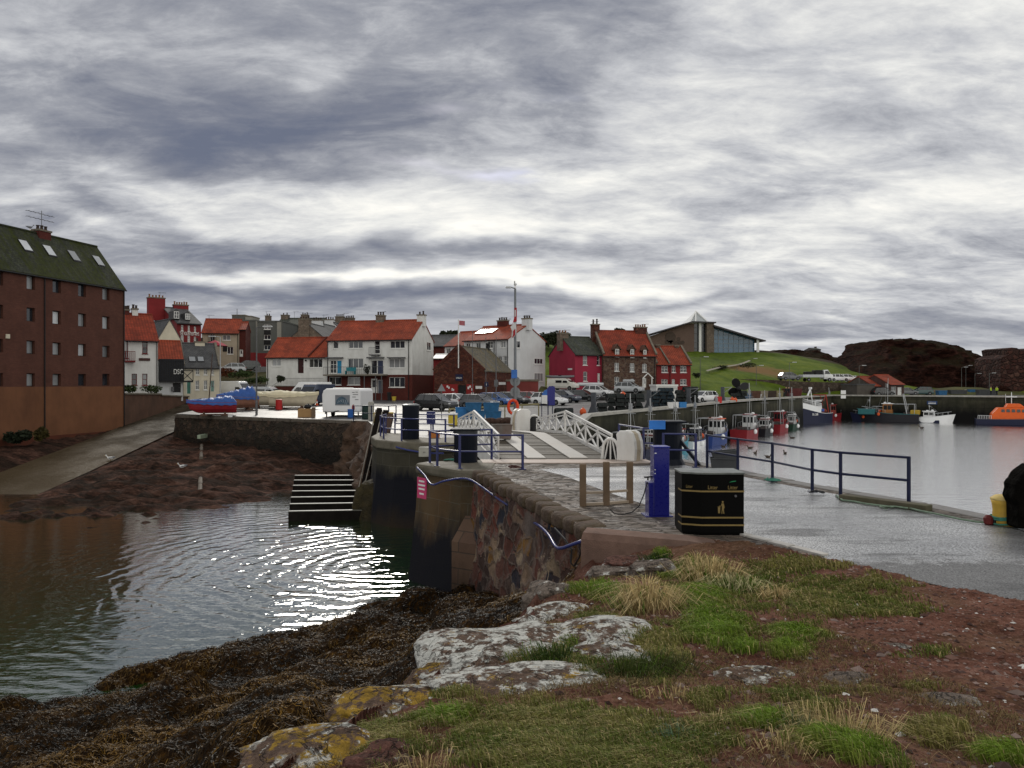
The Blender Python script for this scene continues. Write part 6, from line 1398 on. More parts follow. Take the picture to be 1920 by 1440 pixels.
# ---------- boats afloat and ashore
BR_=pm('antifoul_red',(.16,.022,.016),.7,.2,2,.1);ORB=pm('orange_buoy',(.55,.085,.02),.45,.1,3,0);ALU=pm('aluminium',(.35,.36,.37),.35,.1,3,0,20,.7);ROPG=pm('green_rope',(.05,.19,.14),.8,.3,12,.3);DK_=pm('worn_deck',(.16,.15,.14),.8,.25,3,.2)
def hullmesh(t,L,B,free,draft,mt,mt2=None,rise=.55,fine=2.4,stern=.82,rub=None,n=18,name='hull',wl=.12):
    rings=[]
    for i in range(n+1):
        s=i/n;x=-L/2+L*s
        hb=B/2*(stern+(1-stern)*min(1,s/.35))*(1-max(0,(s-.45)/.55)**fine) if s<1 else .02
        hb=max(hb,.02);zs=free*(1+rise*max(0,(s-.25)/.75)**2);zk=-draft*(1-max(0,(s-.75)/.25)**2*.95)
        xo=.0+.07*L*max(0,(s-.8)/.2)**2
        pr=[(0,zk),(hb*.55,zk+.12*draft),(hb*.86,-draft*.15),(hb*.93,wl),(hb*.97,zs*.55),(hb,zs)]
        rings.append([(x+xo*(z-zk)/(zs-zk),-y,z) for y,z in reversed(pr)]+[(x+xo*(z-zk)/(zs-zk),y,z) for y,z in pr[1:]])
    mb=MB();I=[[mb.P(p) for p in r] for r in rings];m=len(rings[0])
    for A,B_ in zip(I,I[1:]):
        for k in range(m-1):
            mb.mat(mt2 if (mt2 and k in(3,4,5,6,2,7)[:6] and 2<=k<=7) else mt); mb.fi((A[k],A[k+1],B_[k+1],B_[k]))
    mb.mat(mt);mb.fi(I[0])
    h=mb.build(name,None,t,smooth=False)
    mb=MB()
    D=[[r[0],r[-1]] for r in rings]
    for a,b in zip(D,D[1:]):
        f=lambda p:(p[0],p[1]*.95,p[2]-.28*min(1,abs(p[1])*4))
        mb.face([f(a[0]),f(a[1]),f(b[1]),f(b[0])])
    mb.build('deck',DK_,t)
    mb=MB();mb.tube([(p[0],p[1],p[2]) for p in [r[0] for r in rings]],.05,6);mb.tube([r[-1] for r in rings],.05,6);mb.build('gunwale',rub or mt,h)
    return rings
def wheelhouse(t,x0,x1,w,z0,h,mt,roofm,lean=.15):
    mb=MB();mb.loft([[(x0,-w/2,z0),(x1,-w/2,z0),(x1,w/2,z0),(x0,w/2,z0)],[(x0+.05,-w/2*.94,z0+h),(x1-lean,-w/2*.94,z0+h),(x1-lean,w/2*.94,z0+h),(x0+.05,w/2*.94,z0+h)]]);wh=mb.build('wheelhouse',mt,t,bevel=.03)
    mb=MB();mb.box((x0-.15,-w/2-.1,z0+h),(x1-lean+.22,w/2+.1,z0+h+.1));mb.build('wheelhouse_roof',roofm,wh,bevel=.02)
    for s in (-1,1):
        for k in range(2):
            a=x0+.15+k*(x1-x0-.35)/2;b=a+(x1-x0-.35)/2-.1;mb=MB();y=s*(w/2*.975+.012);mb.prism([(a,y,z0+h*.5),(b,y,z0+h*.5),(b,y*.985,z0+h*.88),(a,y*.985,z0+h*.88)],(0,-.01,0),(0,.01,0));mb.build('window',CG,wh)
    for k in range(3):
        y0=-w/2*.85+k*w*.85/3;xa=x1-lean*.5+.015;mb=MB();mb.face([(xa+.02,y0+.04,z0+h*.5),(xa+.02,y0+w*.85/3-.04,z0+h*.5),(xa-lean*.4,y0+w*.85/3-.04,z0+h*.88),(xa-lean*.4,y0+.04,z0+h*.88)]);mb.build('window',CG,wh)
        mb=MB();xb=x0+.0;mb.face([(xb,y0+.04,z0+h*.5),(xb,y0+w*.85/3-.04,z0+h*.5),(xb+.02,y0+w*.85/3-.04,z0+h*.88),(xb+.02,y0+.04,z0+h*.88)]);mb.build('window',CG,wh)
    return wh
def boat(label,px,pyw,deg,L,B,free,mt,cab=(.5,.72),cabm=PW,roofm=PW,h=1.7,mast=3.5,gal=True,buoys=True,Y=None,name='fishing_boat',up=None,canopy=None,seed=1,letters=None):
    kk=(px-960)/F;Yw=((31.72-1.75)/(.562-.827*kk) if pyw<0 else (CAMZ-WZ)*F/(pyw-720)) if Y is None else Y
    p=Vector(((px-960)/F*Yw,Yw,WZ));t=thing(name,label,'boat',p,R(deg));rg=random.Random(seed)
    rings=hullmesh(t,L,B,free,.5,mt,None,rub=up or mt)
    x0,x1=-L/2+L*cab[0],-L/2+L*cab[1];z=free-.25
    wheelhouse(t,x0,x1,B*.58,z,h,cabm,roofm)
    zr=z+h+.1
    mb=MB();xm=(x0+x1)/2;mb.tube([(xm,0,zr),(xm-.1,0,zr+mast)],.05,6);mb.tube([(xm,-.5,zr+mast*.55),(xm,.5,zr+mast*.55)],.03,5);mb.box((xm-.12,-.12,zr+mast*.62),(xm+.12,.12,zr+mast*.78));mb.tube([(xm+.3,.35,zr),(xm+.3,.35,zr+mast*.8)],.015,4);mb.tube([(xm-.05,0,zr+mast*.9),(x1+1.,0,free+.3)],.012,4);mb.build('mast',ALU,t)
    mb=MB();mb.lathe([(.22,0),(.25,.08),(.2,.2),(.05,.25)],(xm+.45,-.3,zr),10);mb.box((xm-.5,-.45,zr),(xm-.1,.45,zr+.14));mb.build('radar',PW,t)
    if gal:
        mb=MB();xg=-L/2+.7
        for s in (-1,1): mb.tube([(xg,s*B*.36,free-.2),(xg,s*B*.34,free+1.75)],.05,6);mb.tube([(xg,s*B*.34,free+1.75),(x0,s*B*.25,free+1.75)],.04,6);mb.tube([(xg+1.2,s*B*.38,free-.1),(xg+1.2,s*B*.34,free+1.75)],.035,6)
        mb.tube([(xg,-B*.34,free+1.75),(xg,B*.34,free+1.75)],.05,6);mb.build('gallows',ALU,t)
    mb=MB()
    for s in (-1,1):
        q=[rings[k][0 if s<0 else -1] for k in range(10,18)]
        mb.tube([(a,b*.96,c+.55) for a,b,c in q],.03,5)
        for a,b,c in q[::2]: mb.tube([(a,b*.96,c-.02),(a,b*.96,c+.55)],.025,5)
    mb.build('bow_rail',ALU,t)
    mb=MB()
    for k in range(4): mb.cbox((rg.uniform(-L*.4,x0-.5),rg.uniform(-B*.25,B*.25),free+.05),(rg.uniform(.5,.9),rg.uniform(.5,.8),rg.uniform(.35,.6)))
    mb.build('deck_gear',pm('deck_gear',(.07,.06,.06),.8,.6,2,.3),t)
    if canopy:
        mb=MB();mb.box((-L/2+.5,-B*.4,free+1.75),(x0,B*.4,free+1.82));mb.build('canopy',canopy,t)
    if buoys:
        for k in range(2):
            mb=MB();q=rings[6+6*k][-1 if k else 0];mb.ball((q[0],q[1]*1.08,q[2]-.3),.26,10,7,(1,1,1.15));mb.build('fender',ORB if k else PW,t,smooth=True)
        mb=MB();mb.ball((x1+.5,-.3,free+.35),.32,10,7);mb.build('buoy',PW if seed%2 else ORB,t,smooth=True)
    if letters:
        q=rings[14][0];lettering(t,letters,Matrix.Translation((L*.22,-B*.475,free*.75))@UPR,.4,FW,fit=1.5)
    return t
BT=pm('turquoise_hull',(.03,.22,.30),.45,.15,2,.05);BB=pm('blue_hull',(.015,.04,.17),.45,.15,2,.05);BRD=pm('red_hull',(.20,.014,.020),.45,.15,2,.05);BNV=pm('navy_hull',(.008,.011,.035),.45,.15,2,.05);BGN=pm('teal_hull',(.02,.11,.12),.45,.15,2,.05);BOR=pm('lifeboat_orange',(.62,.10,.012),.4,.08,2,0);BBK=pm('black_hull',(.010,.010,.014),.45,.15,2,.05)
boat('turquoise fishing boat with a white cabin moored behind the blue railings',1262,-1,57,7,2.5,.95,BT,(.5,.7),PW,BR_,1.5,2.8,seed=2)
boat('open blue boat with an orange float under the quay wall left of the turquoise boat',1218,-1,56,5.5,2.1,.8,BNV,(.45,.62),PW,BR_,1.4,3.4,seed=3)
boat('small dark boat with a tall aerial mast nearest the bridge end',1180,-1,56,5.5,2.,.8,BBK,(.45,.65),pm('grey_cabin',(.15,.16,.17),.5),PG,1.3,4.,seed=5)
boat('dark blue fishing boat with an orange cabin roof and steel gallows',1338,-1,57,7.2,2.7,1.25,BB,(.55,.74),PW,ORB,1.8,3.,canopy=None,seed=4)
boat('red and black fishing boat with a red wheelhouse roof, left of the two red boats',1400,-1,57,7,2.6,1.2,BRD,(.58,.76),PW,BRD,1.9,4.,seed=7,up=BBK)
boat('smaller red fishing boat with a white tank moored behind the navy trawler bow',1460,-1,57,6.4,2.5,1.2,BRD,(.5,.7),BRD,BRD,1.8,3.4,seed=6)
boat('red boat lying behind the stern of the navy trawler',1560,787,30,8,3.4,1.2,BRD,(.3,.5),pm('faded_red',(.25,.05,.04),.6),BRD,1.9,3.2,seed=9)
boat('small white boat moored between the turquoise and dark blue ones',1303,-1,57,5.6,2.1,.85,PW,(.42,.62),pm('grey_cabin',(.15,.16,.17),.5),BNV,1.3,3.6,seed=12,up=BB)
boat('small black boat with a red cabin top between two red boats',1433,-1,57,5.6,2.2,.9,BBK,(.45,.64),PW,BRD,1.4,3.8,seed=13)
boat('small dark green boat with a tall aerial moored ahead of the smaller red fishing boat',1484,-1,57,5.4,2.1,.9,pm('green_hull',(.012,.04,.025),.5),(.45,.64),PW,PG,1.4,4.2,seed=14)
# navy trawler, bow towards the camera
p=Vector(((1520-960)/F*131,131,WZ));tw_=thing('trawler','navy blue steel trawler with a white raised bow and white mast','boat',p,R(222));tw_.scale=(.72,.72,.72)
rg_=hullmesh(tw_,14,5.2,2.5,1.2,BNV,None,.75,2.2,.8,rub=PW)
mb=MB();S=[r for r in rg_[9:]];mb.loft([[(a,b*1.0,c) for a,b,c in [r[0] for r in S]],[(a+.15,b*1.05,c+1.25) for a,b,c in [r[0] for r in S]]],closed=False,cap=False);mb.loft([[(a,b*1.0,c) for a,b,c in [r[-1] for r in S]],[(a+.15,b*1.05,c+1.25) for a,b,c in [r[-1] for r in S]]],closed=False,cap=False);mb.build('bulwark',PW,tw_)
mb=MB()
for sd_ in (0,-1):
    q=[(a+.15,b*1.05,c+1.25) for a,b,c in [r[sd_] for r in S]]
    mb.tube([(a,b,c+.95) for a,b,c in q],.05,6);mb.tube([(a,b,c+.5) for a,b,c in q],.03,5)
    for a,b in zip(q,q[1:]):
        for k in range(3): v=Vector(a).lerp(Vector(b),k/3);mb.tube([v,v+Vector((0,0,.95))],.035,5)
mb.build('bow_rail',PW,tw_)
wheelhouse(tw_,-2.5,.8,3.2,3.0,2.6,PW,PW)
mb=MB();mb.tube([(3.0,0,3.8),(.2,0,8.4)],.13,8);mb.tube([(1.5,-1.4,4.),(.2,0,8.4)],.09,8);mb.tube([(1.5,1.4,4.),(.2,0,8.4)],.09,8);mb.box((-.1,-.3,8.2),(.5,.3,8.7));mb.build('mast',PW,tw_)
mb=MB()
for s in (-1,1): mb.tube([(-5.2,s*1.9,2.3),(-4.6,s*1.5,6.8)],.13,8);mb.tube([(-3.2,s*1.6,5.4),(-4.6,s*1.5,6.8)],.08,6)
mb.tube([(-4.6,-1.6,6.8),(-4.6,1.6,6.8)],.13,8);mb.tube([(-4.6,0,6.8),(-6.2,0,4.2)],.08,6);mb.build('gantry',pm('red_steel',(.26,.03,.02),.5,.2,2,.1),tw_)
mb=MB();mb.ball((-5.4,0,2.9),.9,12,8,(1,1.6,.8));mb.build('net_heap',pm('orange_net',(.22,.05,.025),.9,.5,4,.6),tw_,smooth=True)
mb=MB();mb.box((-1.5,2.0,3.),(-.5,2.6,3.6));mb.build('fish_box',pm('blue_box',(.02,.07,.3),.5),tw_)
A_=rg_[12];lettering(tw_,'DL 208',Matrix.Translation((2.4,2.33,2.35))@Matrix.Rotation(R(173),4,'Z')@UPR,.7,FW,fit=2.2)
# boats under the far wall
ft=boat('green and dark blue trawler with an orange-brown wheelhouse under the far quay wall',1668,788,147,9.5,3.4,1.5,BBK,(.45,.62),pm('orange_brown',(.26,.11,.03),.6),PW,2.,4.5,seed=8,up=BGN,Y=137.2)
mb=MB();mb.box((2.2,-1.6,1.35),(5.0,1.6,2.3));mb.build('whaleback',BGN,ft,bevel=.1);mb=MB();mb.box((-4.8,-1.2,1.4),(-3.4,1.2,2.2));mb.build('net_bin',pm('yellow_net',(.35,.24,.03),.8,.3),ft,bevel=.1)
mb=MB();
for s in(-1,1): mb.tube([(-2.9,s*1.4,1.4),(-2.2,s*.9,5.0)],.08,6)
mb.tube([(-2.2,-.9,5.),(-2.2,.9,5.)],.08,6);mb.build('gantry',ALU,ft)
boat('small dark boat with an orange buoy left of the green trawler',1632,787,147,6,2.4,1.0,BNV,(.45,.6),pm('dark_cabin',(.03,.035,.04),.5),PG,1.3,2.4,seed=10,Y=139.6)
mc=boat('white motor cruiser with a dark waterline moored under the far quay wall',1745,787,-33,6.6,2.5,1.0,PW,(.33,.62),PW,PW,1.25,1.1,gal=False,buoys=False,name='motor_boat',seed=11,Y=134.3)
mb=MB();mb.box((-3.25,-1.13,.02),(1.4,1.13,.5));mb.build('waterline_band',BNV,mc)
lb=thing('lifeboat','bright orange lifeboat with dark hull moored at the far right of the harbour','boat',Vector(((1908-960)/F*126.5,126.5,WZ)),R(-25));lb.scale=(.85,.85,.66)
hullmesh(lb,14,4.4,1.5,.7,BNV,None,.5,2.6,.85,rub=pm('grey_rubber',(.10,.10,.11),.7))
mb=MB();mb.loft([[(-4.6,-1.75,1.4),(4.4,-1.6,1.7),(4.4,1.6,1.7),(-4.6,1.75,1.4)],[(-4.4,-1.6,2.9),(3.4,-1.4,2.9),(3.4,1.4,2.9),(-4.4,1.6,2.9)],[(-3.4,-1.45,4.4),(2.0,-1.3,4.4),(2.0,1.3,4.4),(-3.4,1.45,4.4)]]);sp_=mb.build('superstructure',BOR,lb,bevel=.12)
mb=MB();mb.loft([[(-2.2,-1.2,4.4),(1.2,-1.1,4.4),(1.2,1.1,4.4),(-2.2,1.2,4.4)],[(-1.8,-1,5.4),(.3,-.9,5.4),(.3,.9,5.4),(-1.8,1,5.4)]]);mb.build('flying_bridge',BOR,sp_,bevel=.1)
for k in range(6):
    x=-2.9+k*.85;mb=MB();mb.face([(x,-1.58,3.3),(x+.6,-1.58,3.3),(x+.55,-1.5,4.0),(x+.05,-1.5,4.0)]);o=mb.build('window',CG,sp_);o.location=(0,-.02,0)
mb=MB();mb.tube([(-1.,0,5.4),(-1.,0,8.2)],.07,6);mb.box((-1.9,-.2,7.0),(-.1,.2,7.2));mb.tube([(-1.9,.5,5.4),(-1.9,.5,7.8)],.03,5);mb.build('mast',PW,lb)
mb=MB()
for k in range(9): x=-6.8+k*.28;mb.tube([(x,-1.85,1.45),(x,-1.85,2.4)],.03,5)
mb.tube([(-6.8,-1.85,2.4),(-4.5,-1.85,2.4)],.035,5);mb.build('stern_rail',PW,lb)
# boats drawn up on the hard
CAN=pm('blue_tarpaulin',(.022,.075,.27),.45,.2,2.5,.5,6,bd=.06);CRC=pm('cream_cover',(.55,.49,.34),.7,.15,1.5,.3,8,bd=.03);VAR=pm('cream_hull',(.50,.44,.33),.45,.12,2,.05)
def ashore(label,px,py,deg,L,B,free,hm,cover,peak=.5,Y=None,mast=False,supp=True):
    p=GT(px,py) if Y is None else W(px,py,Y);p=Vector((p.x,p.y,zt(p.x,p.y)));t=thing('covered_boat',label,'boat',p+Vector((0,0,.0)),R(deg))
    up_=.62
    rings=hullmesh(t,L,B,free,.42,hm,None,.35,2.2,.8,rub=hm,n=16)
    for o in t.children:
        o.location.z=up_
    mb=MB();n=len(rings);rr=[]
    for k,r in enumerate(rings):
        a,b=Vector(r[0]),Vector(r[-1]);s=k/(n-1);pk=peak*min(1,s/.14)**.7*(1-s)**.85*1.25*(1+.10*math.sin(k*2.6+L))
        w_=.09*math.sin(k*2.1+B*7)
        rr.append([a+Vector((0,-.05,-.22+w_*.5)),a+Vector((0,-.04,.05)),a.lerp(b,.25)+Vector((0,0,.05+pk*.62+w_)),a.lerp(b,.5)+Vector((0,0,.07+pk)),a.lerp(b,.75)+Vector((0,0,.05+pk*.62-w_)),b+Vector((0,.04,.05)),b+Vector((0,.05,-.22-w_*.5))])
    mb.loft(rr,closed=False,cap=False);o=mb.build('cover',cover,t,smooth=True);o.location.z=up_
    if mast: mb=MB();mb.tube([(L*.1,0,free*.6),(L*.02,0,free+4.2)],[.06,.035],6);o=mb.build('mast',pm('dark_mast',(.06,.035,.025),.5),t);o.location.z=up_
    if supp:
        mb=MB()
        for x in (-L*.25,L*.2): mb.box((x-.08,-.6,0),(x+.08,.6,up_-.3));mb.box((x-.3,-.7,0),(x+.3,-.5,.12));mb.box((x-.3,.5,0),(x+.3,.7,.12))
        mb.box((-L*.25,-.06,.02),(L*.2,.06,.14));mb.build('cradle',pm('cradle_wood',(.09,.05,.035),.8,.3),t)
    return t
ashore('red racing dinghy under a blue tarpaulin at the left end of the boat park',400,779,200,3.8,1.35,.5,BRD,CAN,.5,mast=True)
ashore('brown boat under a crumpled blue tarpaulin behind the red dinghy',447,769,215,3.7,1.45,.65,pm('brown_hull',(.20,.09,.06),.5,.2),CAN,1.0)
ashore('cream clinker boat under a pale cover left of the red barrel',501,764,188,4.7,1.7,.75,VAR,CRC,.35)
ashore('cream clinker boat under a pale cover right of the red barrel',549,766,8,4.6,1.7,.75,VAR,CRC,.45)
cn=thing('canoe','long white canoe lying on trestles in front of the crimson house','canoe',W(1107,724,108.5),R(-4))
mb=MB();mb.loft([[(x,-.36*f,.16*(1-f)+.05),(x,0,.12*(1-f)*.5),(x,.36*f,.16*(1-f)+.05),(x,.3*f,.42-.1*(1-f)),(x,0,.5),(x,-.3*f,.42-.1*(1-f))] for x,f in((-1.85,.05),(-1.4,.55),(-.7,.9),(0,1),(.7,.9),(1.4,.55),(1.85,.05))]);mb.build('hull',pm('canoe_grey',(.5,.52,.54),.4,.08),cn,smooth=True)
mb=MB()
for x in(-1,1): mb.tube([(x,-.3,-.7),(x,0,.06),(x,.3,-.7)],.04,5)
mb.build('trestle',IRON,cn)

t=thing('float','big orange-red float in the harbour behind the white bridge gear','float',Vector(((1218-960)/F*74,74,WZ)));mb=MB();mb.lathe([(.1,-.6),(.45,-.5),(.52,0),(.45,.5),(.1,.6)],(0,0,.3),16,'x');mb.build('drum',pm('orange_red',(.5,.045,.015),.5,.1),t,smooth=True);mb=MB();mb.lathe([(.54,-.08),(.54,.08)],(0,0,.3),16,'x');mb.build('band',BLK,t)
# ---------- bridge, railings and things on the quays
RAIL=pm('blue_rail',(.010,.016,.10),.35,.15,3,.05,spec=.6);RAILD=pm('dark_blue_rail',(.010,.014,.045),.35,.15,3,.05)
WB=pm('bridge_white',(.68,.67,.65),.45,.06,1.5,.1,12,dirt=(.42,.36,.30),damt=.35,dsc=1.2);BLK2=pm('bollard_black',(.004,.006,.012),.4,.2,2,.1,spec=.12)
PLK=pm('worn_plank',(.085,.072,.056),.6,.35,2.2,.4,14,dirt=(.05,.04,.025),damt=.7,bd=.02)
def zb(s): return .02+.36*(1-abs(2*min(1,max(0,s))-1))-.06*max(0,s-.5)*2
def BRP(s,side,h=0): # side 0 left .. 1 right ; s 0 near .. 1 far
    a=Vector((-.45,28.2,0));b=Vector((3.75,28.2,0));c=Vector((-3.25,46.4,0));d=Vector((1.45,46.4,0))
    p=a.lerp(c,s).lerp(b.lerp(d,s),side);p.z=zb(s)+h;return p
br=thing('lift_bridge','white lattice-railed lifting bridge with timber deck between the two piers','bridge',(0,37,0))
mb=MB();N_=62
for k in range(N_):
    s0,s1=k/N_,(k+.9)/N_;j=random.uniform(-.012,.012)
    a,b,c,d=BRP(s0,.02,j),BRP(s0,.98,j),BRP(s1,.98,j),BRP(s1,.02,j);dn=Vector((0,0,-.1));mb.loft([[a+dn,b+dn,c+dn,d+dn],[a,b,c,d]])
dk=mb.build('deck',PLK,br,world=True)
for t0 in (.25,.62):
    mb=MB();S=np.linspace(0.01,.985,24)
    mb.loft([[BRP(s,t0,.02),BRP(s,t0+.16,.02),BRP(s,t0+.16,.055),BRP(s,t0,.055)] for s in S]);mb.build('wheel_track',pm('track_white',(.46,.44,.41),.5,.1,1.2,.15,dirt=(.35,.31,.27),damt=.5),br,world=True)
for sd in (0,1):
    for (s0,s1) in ((.02,.5),(.515,.985)):
        mb=MB();n=4;hgt=1.12
        H=lambda s:(.86+.5*s) if s<.507 else 1.08-.75*(s-.51)
        P=lambda s,h:BRP(s,sd,h)
        S=[s0+(s1-s0)*k/n for k in range(n+1)]
        for k,s in enumerate(S): mb.beam(P(s,-.12),P(s,H(s)),.07,.07,up=(0,1,0)) 
        for a,b in zip(S,S[1:]):
            mb.beam(P(a,H(a)),P(b,H(b)),.09,.09);mb.beam(P(a,H(a)-.16),P(b,H(b)-.16),.05,.05);mb.beam(P(a,.06),P(b,.06),.1,.14)
            mb.beam(P(a,.06),P(b,H(b)-.2),.06,.06);mb.beam(P(a,H(a)-.2),P(b,.06),.06,.06)
            mb.beam(P(a,.06),P(a,H(a)-.1),.26,.05,up=(1,0,0))
        mb.build('lattice_rail',WB,br,world=True)
    mb=MB();S=np.linspace(0,1,14);mb.loft([[BRP(s,sd,-.12)+Vector((-.1,0,0)),BRP(s,sd,-.12)+Vector((.1,0,0)),BRP(s,sd,-.75)+Vector((.1,0,0)),BRP(s,sd,-.75)+Vector((-.1,0,0))] for s in S]);mb.build('girder',WB,br,world=True)
# landing plate
mb=MB();a,b=BRP(0,-.22,.0),BRP(0,1.28,.0);a.z=b.z=.0
mb.loft([[a+Vector((.35,-1.15,.004)),b+Vector((.1,-1.15,.004)),b+Vector((0,.05,.004)),a+Vector((.2,.05,.004))],[a+Vector((.35,-1.15,.03)),b+Vector((.1,-1.15,.03)),b+Vector((0,.05,.03)),a+Vector((.2,.05,.03))]])
mb.build('landing_plate',pm('pinkish_plate',(.46,.38,.33),.45,.1,.9,.15,dirt=(.45,.33,.26),damt=.6,dsc=.5),br,world=True)
# quadrant wheels and their covers
def quadrant(p,rz,sc,label):
    t=thing('bridge_gear',label,'bridge machinery',p,rz);t.scale=(sc,)*3
    pr=[(-.5,0),(-.5,1.05),(-.55,1.32),(-.35,1.5),(.15,1.52),(.35,1.4),(.5,1.0),(.54,.6),(.5,0)]
    mb=MB();mb.prism([(x*1.,-.45,z) for x,z in pr][:],(0,0,0),(0,.28,0));mb.prism([(x*1.,.2,z) for x,z in pr],(0,0,0),(0,.28,0));mb.build('cheek_plate',WB,t,bevel=.05)
    pr2=[(x*.96,z*.965) for x,z in pr];mb=MB();mb.prism([(x,-.17,z) for x,z in pr2],(0,0,0),(0,.37,0));mb.build('gear_rack',pm('gear_cream',(.45,.38,.28),.7,.2,3,.8,9,bd=.05),t)
    mb=MB();R_=.62;c=(-1.05,0)
    A=[(c[0]+R_*math.cos(a)*.72,-.1,.5+ .52*math.sin(a)*1.05) for a in np.linspace(0,math.pi,14)]
    A=[(c[0]-R_*.8,-.1,0)]+A[::-1]+[(c[0]+R_*.8,-.1,0)]
    mb.tube(A,.085,8);mb.build('arch_rim',WB,t)
    mb=MB()
    for x in (-.3,0,.3): mb.beam((c[0]+x*1.1,-.1,0),(c[0]+x*.35,-.1,1.02),.07,.06)
    mb.build('spoke',WB,t)
    mb=MB();mb.prism([(c[0]-.42,-.02,0),(c[0]+.42,-.02,0),(c[0]+.42,-.02,.65),(c[0]+.2,-.02,.98),(c[0]-.2,-.02,.98),(c[0]-.42,-.02,.65)],(0,0,0),(0,.08,0));mb.build('dark_web',BLK,t)
    return t
q1=G(1180,866);quadrant((q1.x+.05,q1.y+.25,.03),R(-38),.72,'white quadrant gear housing with spoked arch at the near right end of the bridge')
q2=W(984,812,45.3);quadrant((q2.x-.25,q2.y+.8,-.05),R(205),.9,'white quadrant gear housing at the far right end of the bridge')
# railings
def railing(label,pts,h=1.1,mt=RAIL,r=.032,posts=None,mid=.52,base=True,z=None):
    P=[Vector(p) for p in pts];c=sum(P,Vector())/len(P);t=thing('railing',label,'railing',(c.x,c.y,c.z))
    for p in P:
        mb=MB();mb.tube([p+Vector((0,0,-.02)),p+Vector((0,0,h+.03))],.045,8)
        if base: mb.cbox((p.x,p.y,p.z+.012),(.2,.2,.024))
        mb.build('post',mt,t,world=True)
    for hh in (h,h*mid):
        mb=MB();mb.tube([p+Vector((0,0,hh)) for p in P],r,8);mb.build('rail',mt,t,world=True)
    return t
g=lambda x,y,z=0:tuple(G(x,y,z))
nr=railing('blue railing round the near pier head up to the pale landing plate',[(-.75,28.3,0),(-1.9,27.9,0),g(806,868),g(821,882) if False else (-2.55,26.2,0),(-1.72,25.25,0),g(980,880)],1.12)
railing('blue railing curving round the end of the far pier',[(-7.0,42.6,0),(-6.95,40.6,0),(-6.45,38.6,0),(-5.35,37.2,0),(-3.15,36.35,0)],1.12)
railing('blue railing behind the black bollard on the far pier',[(-6.6,43.3,0),(-4.4,42.8,0),(-3.2,42.3,0)],1.1)
railing('blue railing along the right edge of the near quay, running to the yellow bollard',[(6.48,25.5,0),(6.97,23.7,0),(7.46,22.,0),(7.78,19.9,0),(8.15,19.05,0),(9.17,17.75,.0)],1.1,RAILD)
railing('blue railing beside the bridge on the harbour side, behind the white gear',[(3.6,30.5,0),(5.4,30.2,0),(5.95,28.4,0),(5.65,26.6,0)] if False else [(4.35,31.2,0),(4.9,28.6,0),(6.1,28.3,0)],1.15)
railing('short blue railing guarding the dark cylinder right of the blue pedestal',[(5.1,25.9,0),(6.15,25.7,0)],1.12)
railing('thin blue railing at the quay edge in front of the white trailer',[(-12.0,58.15,0),(-10.6,57.9,0),(-9.2,57.3,0),(-8.8,58.3,0)],1.15,RAILD,.03)
# black cylinders
def cyl(label,p,r,h,name='bollard',lid=True,tilt=0):
    t=thing(name,label,'bollard',p);t.rotation_euler=(0,R(tilt),0);PM[t]=Matrix.Translation(Vector(p))
    mb=MB();mb.lathe([(r,0),(r,h)],(0,0,0),28);mb.build('drum',BLK2,t,smooth=False)
    if lid: mb=MB();mb.lathe([(r*1.03,h),(r*1.04,h+.05),(r*.8,h+.09),(0.02,h+.10)],(0,0,0),28);mb.tube([(-.12,0,h+.1),(-.08,0,h+.17),(.08,0,h+.17),(.12,0,h+.1)],.02,6);mb.build('lid',pm('drum_lid',(.10,.11,.12),.3,.2,2,.1),t)
    return t
cyl('tall dark drum with a pale lid behind the blue rails of the far pier',(-5.05,38.3,0),.42,1.72)
c2=thing('control_box','wide black control cabinet with a flat ribbed top on the near pier head','cabinet',(-1.65,27.4,0))
mb=MB();mb.lathe([(.42,0),(.42,.98)],(0,0,0),24);mb.build('drum',BLK2,c2)
mb=MB();mb.lathe([(.45,.98),(.45,1.02),(.43,1.04),(.43,1.12),(.46,1.13),(.46,1.17)],(0,0,0),24);mb.build('ribbed_cap',pm('cap_grey',(.05,.055,.06),.3,.2),c2)
mb=MB();mb.box((-.52,-.5,1.17),(.52,.5,1.22));mb.build('top_plate',BLK2,c2,bevel=.01)
c3=thing('control_box','black control cabinet with blue plate standing behind the blue pedestal','cabinet',(5.45,26.9,0))
mb=MB();mb.lathe([(.62,0),(.5,.2),(.5,1.45)],(0,0,0),24);mb.build('drum',BLK2,c3)
mb=MB();mb.box((-.62,-.56,1.45),(.55,.5,1.52));mb.build('top_plate',BLK2,c3);mb=MB();mb.box((-.75,-.62,1.25),(-.2,-.56,1.55));mb.build('blue_plate',pm('bright_blue',(.03,.17,.55),.4),c3)
mb=MB();mb.beam((.35,-.2,.9),(1.0,-.5,0),.16,.1);mb.build('brace',BLK2,c3)
# three leaning timber piles
TIM=pm('dark_timber',(.012,.010,.009),.95,.35,2,.6,10,dirt=(.006,.005,.005),damt=.6,bd=.02,spec=.04)
for i_,(a,b,lb) in enumerate(((W(712,768,46.5),W(674,935,42.2),'leftmost of three dark leaning timber piles beside the far pier'),(W(724,772,45.6),W(682,940,41.4),'middle one of three dark leaning timber piles beside the far pier'),(W(733,778,44.8),W(690,950,41),'rightmost of three leaning timber piles, reddish and closest to the far pier'))):
    t=thing('timber_pile',lb,'pile',tuple(b));mb=MB();mb.beam(b-Vector((0,0,.6)),a,.36,.3,up=(1,0,0));mb.build('post',TIM if i_<2 else pm('red_timber',(.06,.035,.026),.8,.35,2,.6,10),t,world=True)
    mb=MB();mb.beam(b+Vector((-.2,-.19,-.3)),a+Vector((-.2,-.19,0)),.05,.05);mb.build('edge_strip',pm('weathered_edge',(.22,.20,.17),.7,.3),t,world=True)
